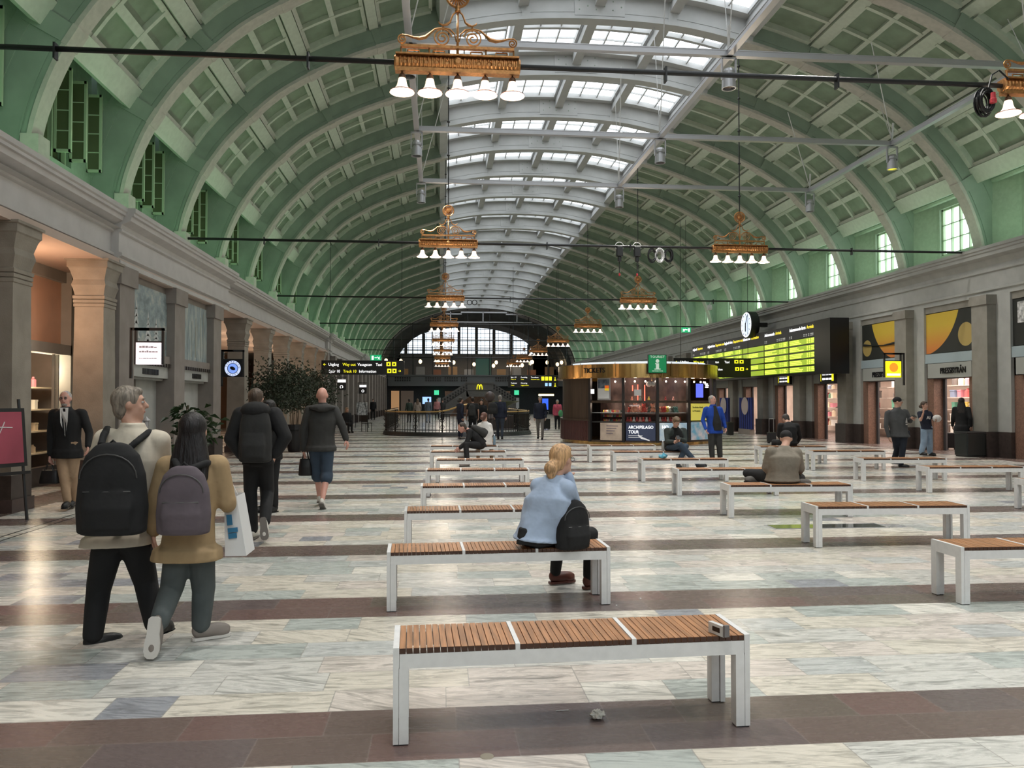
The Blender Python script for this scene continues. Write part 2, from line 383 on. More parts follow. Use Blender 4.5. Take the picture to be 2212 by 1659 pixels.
# room behind the openings
MB().box(21.0, 21.2, YB, YE, 0, 3.4).build('shop_back_wall', mat('shop_wall', (.62, .50, .42), .7, var=.2, scale=1), wall_right)
MB().box(16.1, 21.2, YB, YE, 2.85, 2.95).build('shop_ceiling', mat('shop_ceiling', (.6, .55, .5), .7), wall_right)
MB().box(16.5, 21.2, YB, YE, 2.95, 6.1).build('upper_wall_mass', M_STUC, wall_right)
for y in RP:
    if y in (RP[3], RP[16]): MB().box(16.35, 21, y-.12, y+.0, 0, 2.85).build('shop_partition', mat('shop_partition', (.35, .28, .24), .7, var=.3, scale=2), wall_right)
# ---------------------------------------------------------------- left wall
M_PILL = mat('pilaster_taupe', (.245, .215, .195), .65, var=.1, scale=3)
for y in (15.45, 18.55, 21.65):
    m = MB(); m.box(LX-.42, LX+.0, 0, .72, .6, 3.85, 0); m.box(LX-.42, LX+.05, -.06, .78, 3.82, 4.18, 0); m.box(LX-.42, LX+.05, -.04, .76, 0, .6, 1)
    m.build('pilaster', [M_PILL, M_STOND], wall_left, loc=(0, y, 0))
M_COLM = mat('column_stone', (.27, .24, .20), .6, var=.15, scale=3, bump=.2, bscale=50)
def column(y, label, w_=.56, g='square stone columns of the arcade'):
    c = empty('column', (LX-.02-w_/2, y, 0), label=label, cat='column', group=g)
    a = w_/2
    MB().box(-a-.04, a+.03, -a-.03, a+.03, 0, .19, 0).build('plinth', mat('plinth_brown', (.075, .052, .048), .4, var=.2), c)
    MB().box(-a, a, -a, a, .19, .53, 0).build('base_band', M_STOND, c)
    t = a*.90
    def sq(r, z): return [(-r, -r, z), (r, -r, z), (r, r, z), (-r, r, z)]
    def loft(sec):
        m = MB(); vs = [v for r, z in sec for v in sq(r, z)]; fs = [(i*4+j, i*4+(j+1) % 4, i*4+4+(j+1) % 4, i*4+4+j) for i in range(len(sec)-1) for j in range(4)]
        fs += [(3, 2, 1, 0), tuple(len(vs)-4+k for k in range(4))]; return m.add(vs, fs)
    loft([(a*.98, .53), (t, 3.30)]).build('shaft', M_COLM, c)
    sec = [(t, 3.30), (t+.015, 3.31), (t+.015, 3.36), (t, 3.37), (t+.02, 3.38), (t+.02, 3.43), (t, 3.44), (t+.025, 3.45), (t+.03, 3.50), (t, 3.52), (t+.02, 3.62), (t+.045, 3.70), (t+.02, 3.80), (t+.06, 3.95), (t+.08, 4.0), (t+.10, 4.02), (t+.10, 4.13), (t+.13, 4.14), (t+.13, 4.18)]
    loft(sec).build('capital', M_COLM, c)
    return c
cd = [(4.9, 'square stone column nearest behind the easel, out of the photo'), (8.5, 'square stone column before the easel column'),
      (12.06, 'nearest square stone column, beside the pink easel sign'), (15.10, 'second square stone column, joined to the flat pilaster by the suited man'),
      (25.4, 'slim square column right after the round coffee sign'), (28.85, 'square column behind the man with hands on hips'),
      (32.2, 'square column behind the tall potted trees, first of three'), (35.5, 'square column behind the tall potted trees, middle of three'),
      (39.0, 'square column behind the tall potted trees, last of three'), (42.1, 'last square column before the projecting pier')]
for y, l in cd[1:]: column(y, l)
# shopfront between columns 1 and 2, and closed wall with murals, arcade behind
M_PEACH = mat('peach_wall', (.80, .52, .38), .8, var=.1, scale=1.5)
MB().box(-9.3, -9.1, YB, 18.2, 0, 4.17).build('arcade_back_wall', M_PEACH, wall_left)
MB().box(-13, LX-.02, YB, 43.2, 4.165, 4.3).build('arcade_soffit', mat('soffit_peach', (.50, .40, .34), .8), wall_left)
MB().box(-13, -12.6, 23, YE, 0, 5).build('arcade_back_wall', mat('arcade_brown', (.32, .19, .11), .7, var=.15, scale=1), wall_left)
MB().box(-13, -8.3, YB, YE, 4.3, 8.6).build('upper_wall_mass', M_STUC, wall_left)
MB().box(-9.3, LX-.42, 18.0, 18.3, 0, 4.2).build('cross_wall', M_PILL, wall_left)
m = MB()
m.box(LX-.35, LX-.20, 16.1, 22.5, 4.0, 4.2, 0)
for y in (16.2, 19.3):
    m.box(LX-.35, LX-.10, y, y+2.4, 2.42, 2.60, 0); m.box(LX-.3, LX-.14, y, y+2.4, 2.1, 2.36, 1)
    for k in range(14): m.box(LX-.14, LX-.07, y+.03+k*.17, y+.12+k*.17, 2.35, 2.43, 2)
    m.box(LX-.75, LX-.4, y+1.15, y+2.4, 0, 2.1, 1); m.box(LX-.8, LX-.25, y, y+2.4, 2.05, 2.15, 1)
m.box(-9.3, -9.0, 16, 23, 0, 4.2, 3)
m.build('mural_wall', [M_PILL, M_STUC, mat('dentil_dark', (.05, .04, .035), .5), mat('arcade_pink', (.55, .38, .32), .7)], wall_left)
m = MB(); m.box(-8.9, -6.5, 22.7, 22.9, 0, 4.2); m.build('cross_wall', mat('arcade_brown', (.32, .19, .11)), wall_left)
# entablature section beyond the arcade: piers and wall
m = MB()
m.box(LX-.9, LX-.35, 43.0, YE, 0, 4.2, 0)
k = 43.2
while k < YE-1:
    m.box(LX-.5, LX-.02, k, k+.8, .6, 4.2, 1); m.box(LX-.5, LX+.02, k-.03, k+.83, 0, .6, 2)
    k += 3.1
m.build('far_arcade_wall', [mat('grey_curtain', (.30, .28, .27), .7, var=.3, scale=2, stretch=(1, 6, .2)), M_PILL, M_STOND], wall_left)
# ---------------------------------------------------------------- back wall (behind the camera) with an added glowing window for fill light
wb = MB().box(-14, 22, YB-.3, YB, 0, 6).box(-14, 22, YB-.3, YB, 11.8, 14).box(-14, -4, YB-.3, YB, 6, 11.8).box(13, 22, YB-.3, YB, 6, 11.8).build('wall_back', M_STUC)
tag(wb, kind='structure')
w_ = empty('window_60', (CXV, YB-.2, 6), kind='structure')
f = MB()
for i in range(12): f.box(-8.5+i*1.545-.06, -8.5+i*1.545+.06, -.08, .05, 0, 5.8)
for z in (0, 2, 4, 5.7): f.box(-8.5, 8.5, -.08, .05, z, z+.1)
f.build('window_frame', M_WFR, w_); MB().box(-8.5, 8.5, -.12, -.1, 0, 5.8).build('window_pane', M_DAY, w_)
# ---------------------------------------------------------------- floor
def floor_mat():
    m = bpy.data.materials.new('marble_floor'); m.use_nodes = True; nt = m.node_tree; N = nt.nodes; L = nt.links; b = N['Principled BSDF']
    def nd(t, **k):
        n = N.new(t)
        for a, v in k.items(): setattr(n, a, v)
        return n
    def math_(op, a, b_=None, c=None):
        n = nd('ShaderNodeMath', operation=op)
        for i, q in enumerate((a, b_, c)):
            if q is None: continue
            if isinstance(q, (int, float)): n.inputs[i].default_value = q
            else: L.new(q, n.inputs[i])
        return n.outputs[0]
    geo = nd('ShaderNodeNewGeometry'); sp = nd('ShaderNodeSeparateXYZ'); L.new(geo.outputs['Position'], sp.inputs[0])
    X, Y = sp.outputs[0], sp.outputs[1]
    v = math_('DIVIDE', math_('SUBTRACT', Y, 4.140), .295); row = math_('FLOOR', v); fv = math_('FRACT', v)
    r8 = math_('FLOORED_MODULO', row, 8.0) if True else None
    dark0 = math_('GREATER_THAN', r8, 5.5)
    bl = math_('MULTIPLY', math_('GREATER_THAN', X, -6.75), math_('LESS_THAN', X, -6.02))
    br = math_('GREATER_THAN', X, 15.05)
    dark = math_('MAXIMUM', math_('MAXIMUM', dark0, bl), br)
    wn_ = nd('ShaderNodeTexWhiteNoise', noise_dimensions='1D'); L.new(row, wn_.inputs['W'])
    u = math_('ADD', math_('DIVIDE', X, .64), math_('MULTIPLY', wn_.outputs[0], 7.3)); cu_ = math_('FLOOR', u)
    # random lengths: shift every joint by a per-tile amount
    w2 = nd('ShaderNodeTexWhiteNoise', noise_dimensions='2D'); cb = nd('ShaderNodeCombineXYZ'); L.new(cu_, cb.inputs[0]); L.new(row, cb.inputs[1]); L.new(cb.outputs[0], w2.inputs['Vector'])
    fu = math_('FRACT', u); thr = math_('MULTIPLY', w2.outputs[0], .55)
    sub = math_('LESS_THAN', fu, thr); cu = math_('SUBTRACT', cu_, sub)
    cb2 = nd('ShaderNodeCombineXYZ'); L.new(cu, cb2.inputs[0]); L.new(row, cb2.inputs[1])
    w3 = nd('ShaderNodeTexWhiteNoise', noise_dimensions='2D'); L.new(cb2.outputs[0], w3.inputs['Vector'])
    rs = nd('ShaderNodeSeparateColor'); L.new(w3.outputs['Color'], rs.inputs[0])
    # joint lines
    du = math_('ABSOLUTE', math_('SUBTRACT', fu, thr)); jl = math_('LESS_THAN', du, .005)
    dv = math_('MINIMUM', fv, math_('SUBTRACT', 1.0, fv)); jv = math_('LESS_THAN', dv, .011)
    joint = math_('MAXIMUM', jl, jv)
    # veins, direction random per tile
    cs = nd('ShaderNodeCombineXYZ'); L.new(math_('ADD', math_('MULTIPLY', X, 1.1), math_('MULTIPLY', rs.outputs[0], 31)), cs.inputs[0])
    L.new(math_('ADD', math_('MULTIPLY', Y, 6.0), math_('MULTIPLY', math_('MULTIPLY', X, 3.2), math_('POWER', rs.outputs[1], 3.0))), cs.inputs[1]); L.new(math_('MULTIPLY', rs.outputs[2], 17), cs.inputs[2])
    n1 = nd('ShaderNodeTexNoise'); L.new(cs.outputs[0], n1.inputs[0]); n1.inputs['Scale'].default_value = 2.4; n1.inputs['Detail'].default_value = 9; n1.inputs['Roughness'].default_value = .68; n1.inputs['Distortion'].default_value = 1.8
    vr = nd('ShaderNodeValToRGB'); L.new(n1.outputs[0], vr.inputs[0]); e = vr.color_ramp.elements
    e[0].position = .28; e[0].color = (.30, .31, .30, 1); e[1].position = .72; e[1].color = (1.06, 1.05, 1.03, 1)
    q = vr.color_ramp.elements.new(.44); q.color = (.74, .74, .73, 1); q = vr.color_ramp.elements.new(.50); q.color = (.95, .95, .94, 1)
    tr = nd('ShaderNodeValToRGB'); L.new(rs.outputs[0], tr.inputs[0]); tr.color_ramp.interpolation = 'CONSTANT'; e = tr.color_ramp.elements
    base = [(0, (.60, .56, .49)), (.2, (.56, .55, .52)), (.38, (.42, .45, .43)), (.55, (.60, .545, .50)), (.7, (.49, .50, .49)), (.82, (.68, .655, .60)), (.945, (.29, .30, .33))]
    e[0].position = 0; e[0].color = base[0][1]+(1,); e[1].position = base[1][0]; e[1].color = base[1][1]+(1,)
    for p_, c_ in base[2:]: q = tr.color_ramp.elements.new(p_); q.color = c_+(1,)
    mul = nd('ShaderNodeMix', data_type='RGBA', blend_type='MULTIPLY'); mul.inputs['Factor'].default_value = 1; L.new(tr.outputs[0], mul.inputs['A']); L.new(vr.outputs[0], mul.inputs['B'])
    dr = nd('ShaderNodeValToRGB'); L.new(rs.outputs[1], dr.inputs[0]); dr.color_ramp.interpolation = 'CONSTANT'; e = dr.color_ramp.elements
    e[0].color = (.135, .100, .088, 1); e[1].position = .35; e[1].color = (.130, .105, .088, 1); q = dr.color_ramp.elements.new(.62); q.color = (.150, .098, .088, 1); q = dr.color_ramp.elements.new(.82); q.color = (.125, .098, .094, 1)
    n2 = nd('ShaderNodeTexNoise'); L.new(geo.outputs['Position'], n2.inputs[0]); n2.inputs['Scale'].default_value = 40; n2.inputs['Detail'].default_value = 4
    mr = nd('ShaderNodeMapRange'); L.new(n2.outputs[0], mr.inputs[0]); mr.inputs[3].default_value = .8; mr.inputs[4].default_value = 1.2
    dm = nd('ShaderNodeMix', data_type='RGBA', blend_type='MULTIPLY'); dm.inputs['Factor'].default_value = 1; L.new(dr.outputs[0], dm.inputs['A']); L.new(mr.outputs[0], dm.inputs['B'])
    mx = nd('ShaderNodeMix', data_type='RGBA'); L.new(dark, mx.inputs['Factor']); L.new(mul.outputs['Result'], mx.inputs['A']); L.new(dm.outputs['Result'], mx.inputs['B'])
    jc = nd('ShaderNodeMix', data_type='RGBA'); L.new(dark, jc.inputs['Factor']); jc.inputs['A'].default_value = (.30, .285, .26, 1); jc.inputs['B'].default_value = (.20, .16, .145, 1)
    jm = nd('ShaderNodeMix', data_type='RGBA'); L.new(math_('MULTIPLY', joint, .85), jm.inputs['Factor']); L.new(mx.outputs['Result'], jm.inputs['A']); L.new(jc.outputs['Result'], jm.inputs['B'])
    L.new(jm.outputs['Result'], b.inputs['Base Color'])
    rr = nd('ShaderNodeMapRange'); L.new(n1.outputs[0], rr.inputs[0]); rr.inputs[3].default_value = .20; rr.inputs[4].default_value = .34
    L.new(rr.outputs[0], b.inputs['Roughness']); b.inputs['Specular IOR Level'].default_value = .26
    return m
fl = MB().box(-14, 22, YB-1, 108, -.3, 0).build('floor', floor_mat()); tag(fl, kind='structure')
g = MB(); g.box(-5.14, -5.12, 0, 90, 0, .003); g.box(-5.0, -4.98, 0, 90, 0, .003)
tag(g.build('trim_1', M_BLACK), kind='structure')
# ---------------------------------------------------------------- green uplights on the ledges (LED strips, one per bay)
for n in range(N0, N1):
    y = YA+BAY*(n+.5)
    area('uplight', (-6.35, y, 5.38), (0, R(155), 0), .12, 2.6, LED_W, (.50, 1, .55), ceiling)
    area('uplight', (15.45, y, 6.2), (0, R(-155), 0), .12, 2.6, LED_W*.8, (.58, 1, .62), ceiling)
# ---------------------------------------------------------------- far end
Q = [(x, z) for x, z in [(CXV+p.x*.995, p.y-.03) for p in FULL]]
far = empty('wall_far', kind='structure')
M_FGR = mat('far_wall_grey', (.10, .105, .11), .7, var=.2, scale=1); M_FDK = mat('far_wall_dark', (.025, .032, .04), .6, var=.2)
M_FLG = mat('far_arch_grey', (.22, .23, .25), .7, var=.1)
yE = YE
m = MB()
m.box(-9, 18, yE+.9, yE+1.2, 0, 4.4, 1)
m.box(-9, 18, yE+.5, yE+14, 4.2, 4.5, 0)
m.build('lower_wall', [M_FGR, M_FDK], far)
# vaulted room behind, its end wall with the lunette
m = MB()
for i in range(len(FULL)-1):
    a, b = FULL[i], FULL[i+1]
    for k in range(4):
        y0 = yE+.2+k*3.3; s0, s1 = 1-.02*k, 1-.02*(k+1)
        m.add([(CXV+a.x*s0, y0, a.y*s0+.3*k), (CXV+b.x*s0, y0, b.y*s0+.3*k), (CXV+b.x*s0, y0+3.3, b.y*s0+.3*k), (CXV+a.x*s0, y0+3.3, a.y*s0+.3*k)], [(0, 1, 2, 3)], 0)
        m.add([(CXV+a.x*s0, y0+3.3, a.y*s0+.3*k), (CXV+b.x*s0, y0+3.3, b.y*s0+.3*k), (CXV+b.x*s1*.98, y0+3.3, b.y*s1*.97+.3*k), (CXV+a.x*s1*.98, y0+3.3, a.y*s1*.97+.3*k)], [(0, 1, 2, 3)], 1)
m.box(-8, -7.2, yE, yE+14, 4, 7, 0); m.box(16.1, 17, yE, yE+14, 4, 7, 0)
m.build('far_vault', [M_FLG, M_FGR], far)
YL = yE+13.5; LC = 3.6
def lun(x): return 7.9+3.55*math.sqrt(max(0, 1-(x/8.9)**2))**1.0
m = MB()
for i in range(36):
    x0, x1 = -8.9+i*17.8/36, -8.9+(i+1)*17.8/36
    m.add([(LC+x0, YL, lun(x0)), (LC+x1, YL, lun(x1)), (LC+x1, YL, 14), (LC+x0, YL, 14)], [(0, 1, 2, 3)])
m.box(-9, LC-8.9, YL, YL+.2, 4.4, 14); m.box(LC+8.9, 18, YL, YL+.2, 4.4, 14); m.box(-9, 18, YL, YL+.2, 4.4, 7.9)
m.build('lunette_wall', M_FLG, far)
wl_ = empty('window_61', (LC, YL, 7.9), kind='structure')
m = MB(); g = MB()
for i in range(36):
    x0, x1 = -8.9+i*17.8/36, -8.9+(i+1)*17.8/36
    g.add([(x0, .1, 0), (x1, .1, 0), (x1, .1, lun(x1)-7.9), (x0, .1, lun(x0)-7.9)], [(0, 1, 2, 3)])
for k in range(-3, 5): x = k*2.35-1.1; m.box(x-.2, x+.2, -.15, .1, 0, lun(x)-7.9)
for k in range(-14, 15): x = k*.6; m.box(x-.025, x+.025, 0, .05, 0, lun(x)-7.9)
for k in range(1, 7):
    z = k*.55; hw = 8.9*math.sqrt(max(0, 1-(z/3.55)**2)); m.box(-hw, hw, 0, .05, z-.025, z+.025)
m.build('window_frame', M_FGR, wl_); g.build('window_pane', mat('far_window_glass', (.80, .90, 1.0), .3, emit=1.25), wl_)
# black glazing screen at the end of the vault
sc_ = empty('glazed_screen', (0, yE+.35, 0), label='black steel glazing screen closing the end of the green vault', cat='screen')
m = MB()
m.tube([(x, 0, z) for x, z in Q], .10, 6)
for x in (-5.4, -3.2, -.9, 1.3, 3.2, 5.8, 8.1, 10.4, 12.7, 15):
    p, _ = P_at(arc_at(x-CXV), 0); m.box(x-.05, x+.05, -.05, .05, 4.4, p.y)
m.box(-7, 16, -.05, .05, 6.95, 7.05); m.box(-7, 16, -.05, .05, 7.75, 7.82)
m.build('steel_frame', M_BLACK, sc_)
m = MB()
for x in (1.2, 5.0, 9.0): m.box(x-.06, x+.06, -.3, -.2, 10.8, 12)
m.box(-.3, 10.8, -.3, -.2, 10.75, 10.87); m.box(2.4, 7.8, -.3, -.2, 11.9, 12.05); m.box(.6, 2.5, -.3, -.2, 11.7, 11.83); m.box(7.7, 9.8, -.3, -.2, 11.7, 11.83)
m.build('top_frame', M_ALU, sc_)
# balcony
ba = empty('balcony', (0, yE-.6, 0), label='grey pierced stone balcony along the far wall above the dark restaurant front', cat='balcony')
m = MB(); m.box(-6, 15.2, 0, 1.3, 3.3, 3.75, 0); m.box(-6, 15.2, .05, .25, 3.75, 4.45, 0); m.box(-6, 15.2, -.05, .3, 4.45, 4.6, 0)
for a, b in ((-5.2, -3.5), (-1.7, .1), (.5, 2.0), (2.4, 3.0), (6.4, 8.2), (8.6, 10.2), (10.6, 12.4)):
    k = a
    while k < b:
        for z in (3.84, 4.14): m.box(k, k+.17, .0, .06, z, z+.2, 1)
        k += .27
m.build('balustrade', [mat('balcony_grey', (.13, .135, .14), .7), M_SBLACK], ba)
# upper restaurant content: lamps
M_GLOBE = mat('warm_globe', (1, .74, .40), .4, emit=3.2)
gl = [(866, 780, 90), (908, 781, 90), (945, 782, 90), (980, 783, 90), (1024, 787, 96), (1072, 783, 96), (1066, 790, 94), (1103, 787, 94), (1128, 789, 94), (1150, 782, 94), (1145, 785, 96), (1182, 783, 94), (1204, 787, 94), (1213, 783, 94), (834, 779, 90), (1112, 801, 98)]
def at(px, py, Y):
    # place in the hall from a bearing measured on site: x right of the axis, height
    v = CAMM @ Vector(((px-1106)/1694.3, (829.5-py)/1694.3, -1)); t = Y/v.y
    return Vector((v.x*t, Y, 1.6+v.z*t))
def atf(px, py, z=0):
    v = CAMM @ Vector(((px-1106)/1694.3, (829.5-py)/1694.3, -1)); t = (z-1.6)/v.z
    return Vector((v.x*t, v.y*t, z))
CAMM = cam.rotation_euler.to_matrix()
for i, (px, py, Y) in enumerate(gl):
    p = at(px, py, Y+4)
    o = MB().ell((0, 0, 0), .20, .20, .25, 10, 8).build('globe_lamp', M_GLOBE, smooth=True, loc=p)
    tag(o, 'glowing warm glass globe lamp hanging in the upper restaurant behind the balcony', 'lamp', 'globe lamps of the upper restaurant')
    MB().tube([(0, 0, .2), (0, 0, 1.5)], .015, 5).build('lamp_cord', M_BLACK, o)
area('restaurant_light', (6, yE+7, 7.2), (0, 0, 0), 12, 6, 260, (1, .72, .45), far)
m = MB()
for k in range(9): m.box(-5.5+k*2.3, -5.4+k*2.3, .2, .3, 4.5, 7)
m.box(4.2, 6.0, -.1, .1, 3.2, 6.6, 1)
m.build('restaurant_partition', [M_BLACK, mat('green_glass', (.04, .14, .10), .2)], far, loc=(0, yE+1, 0))
for i in range(10):
    MB().box(0, 1.1, 0, .1, 0, .9+.3*(i % 2)).build('restaurant_panel', mat('warm_panel_%d' % (i % 3), [(.45, .28, .15), (.3, .32, .35), (.25, .12, .08)][i % 3], .6), far, loc=(-5+i*2.0, yE+5+(i % 3), 4.6))
# double staircase with the restaurant arch
def pierced(mb, a, b, h, th=.12):
    a, b = Vector(a), Vector(b); d = b-a
    mb.add([a+Vector((0, y, z)) for y in (0, th) for z in (0, h)]+[b+Vector((0, y, z)) for y in (0, th) for z in (0, h)], [(0, 1, 3, 2), (4, 6, 7, 5), (0, 4, 5, 1), (2, 3, 7, 6), (0, 2, 6, 4), (1, 5, 7, 3)], 0)
    k = int(d.length/.30)
    for i in range(k):
        p = a+d*((i+.3)/k)
        for z in (h*.18, h*.55): mb.box(p.x, p.x+.16, p.y-.03, p.y, p.z+z, p.z+z+h*.25, 1)
st = empty('stair_portico', (0, 78, 0), label='grey double staircase with pierced railings and a yellow M over its arch', cat='staircase')
M_STG = mat('stair_grey', (.115, .11, .105), .7, var=.1)
m = MB(); m.box(2.6, 5.2, 0, 4, 2.55, 3.45, 0); m.box(2.5, 5.3, -.08, 0, 3.3, 3.45, 0)
pierced(m, (2.6, 0, 2.65), (.2, 0, 1.1), .75); pierced(m, (5.2, 0, 2.65), (7.6, 0, 1.1), .75)
m.add([(2.6, 0, 2.7), (.2, 0, 1.15), (.2, 0, 0), (.9, 0, 0), (1.7, 0, 1.1), (2.9, 0, 2.0), (2.6, 0, 2.7)], [(0, 1, 2, 3, 4, 5)], 0)
m.add([(5.2, 0, 2.7), (7.6, 0, 1.15), (7.6, 0, 0), (6.9, 0, 0), (6.1, 0, 1.1), (4.9, 0, 2.0)], [(0, 1, 2, 3, 4, 5)], 0)
m.box(2.6, 5.2, 0, .2, 2.0, 2.6, 0)
m.build('pierced_railing', [M_STG, M_SBLACK], st)
m = MB()
for x in (-.1, 7.7): m.box(x-.15, x+.15, -.1, .2, 0, 1.9, 0)
m.build('pier', mat('portico_pier', (.42, .44, .46), .5), st)
MB().box(.5, 7.3, 3.8, 4, 0, 2.6).build('arch_back', mat('portico_inside', (.10, .06, .04), .7, var=.5, scale=3, emit=.15), st)
m = MB()
for s in (-1, 1): m.tube([(3.9+s*(.13-.13*cos(t)), -.12, 2.72+.48*sin(t)) for t in [pi*k/14 for k in range(15)]], .045, 6)
m.build('arches_emblem', M_YEL, st)
# green and blue displays on the dark front, openings
def panel(name, px, py, Y, w_, h_, m, label, cat='display', d=.08, group=None):
    p = at(px, py, Y); o = MB().box(-w_/2, w_/2, 0, d, -h_/2, h_/2).build(name, m, loc=p); tag(o, label, cat, group); return o
M_GRS = mat('green_screen', (.06, .60, .30), .4, emit=.9); M_BLS = mat('blue_screen', (.30, .50, .95), .4, emit=1.0); M_DBLS = mat('deep_blue_screen', (.03, .10, .75), .4, emit=1.0)
panel('display_screen', 943, 848, yE, .55, .55, M_GRS, 'small square green lit sign on the dark wall under the balcony, by the stair')
panel('display_screen', 1116, 848, yE, .55, .55, M_GRS, 'small square green lit sign on the dark wall, on the kiosk side of the stair')
panel('display_screen', 922, 865, 62, .68, .55, M_BLS, 'pale blue standing video screen with a dark figure before the far wall')
panel('display_screen', 1178, 873, 60, .45, .85, M_DBLS, 'deep blue upright screen behind the walking man in navy')
m_ = panel('bar_counter', 1180, 853, 80, 1.6, .2, mat('bar_light', (1, .8, .45), .4, emit=1.6), 'warm lit bar light above the far counter by the kiosk', 'light')
for i, (a, b) in enumerate(((845, 862), (866, 893))):
    p = at((a+b)/2, 868, yE+.6); q = (b-a)/1694*92
    tag(MB().box(-q/2, q/2, 0, .2, -1.3, 1.35).build('doorway', mat('lit_doorway_%d' % i, [(.75, .42, .20), (.12, .09, .07)][i], .6, emit=.25), loc=(p.x, yE+.7, 1.4)), ['narrow warm lit doorway at the far wall end', 'dark brown doorway at the far wall beside the lit one'][i], 'doorway')
# ---------------------------------------------------------------- tie rods
for k in range(-1, 7):
    y = YA+11.7*k
    if y > YE: break
    lab = {-1: 'thick black tie rod crossing the hall nearest, carrying the big chandelier', 0: 'black tie rod second across the hall, carrying motors and cable coils', 1: 'black tie rod third across the hall with two small rings hanging'}.get(k, 'thin black tie rod, %s across the far part of the vault' % ('fourth', 'fifth', 'sixth', 'seventh', 'last')[min(k-2, 4)])
    o = MB().tube([(-7.05, 0, 0), (16.05, 0, 0)], .036, 8).build('tie_rod', M_BLACK, smooth=True, loc=(0, y, 6.0))
    for x in (-7.0, 15.95): MB().box(x-.05, x+.05, -.1, .1, -.12, .12).build('end_bracket', M_BLACK, o)
    for x in ((-4.8, -1.7, 3.0, 5.4, 12) if k < 3 else ()): MB().box(x-.012, x+.012, -.05, .05, -.13, .07).build('clamp', M_BLACK, o)
    tag(o, lab, 'rod', 'far tie rods' if k > 1 else None)
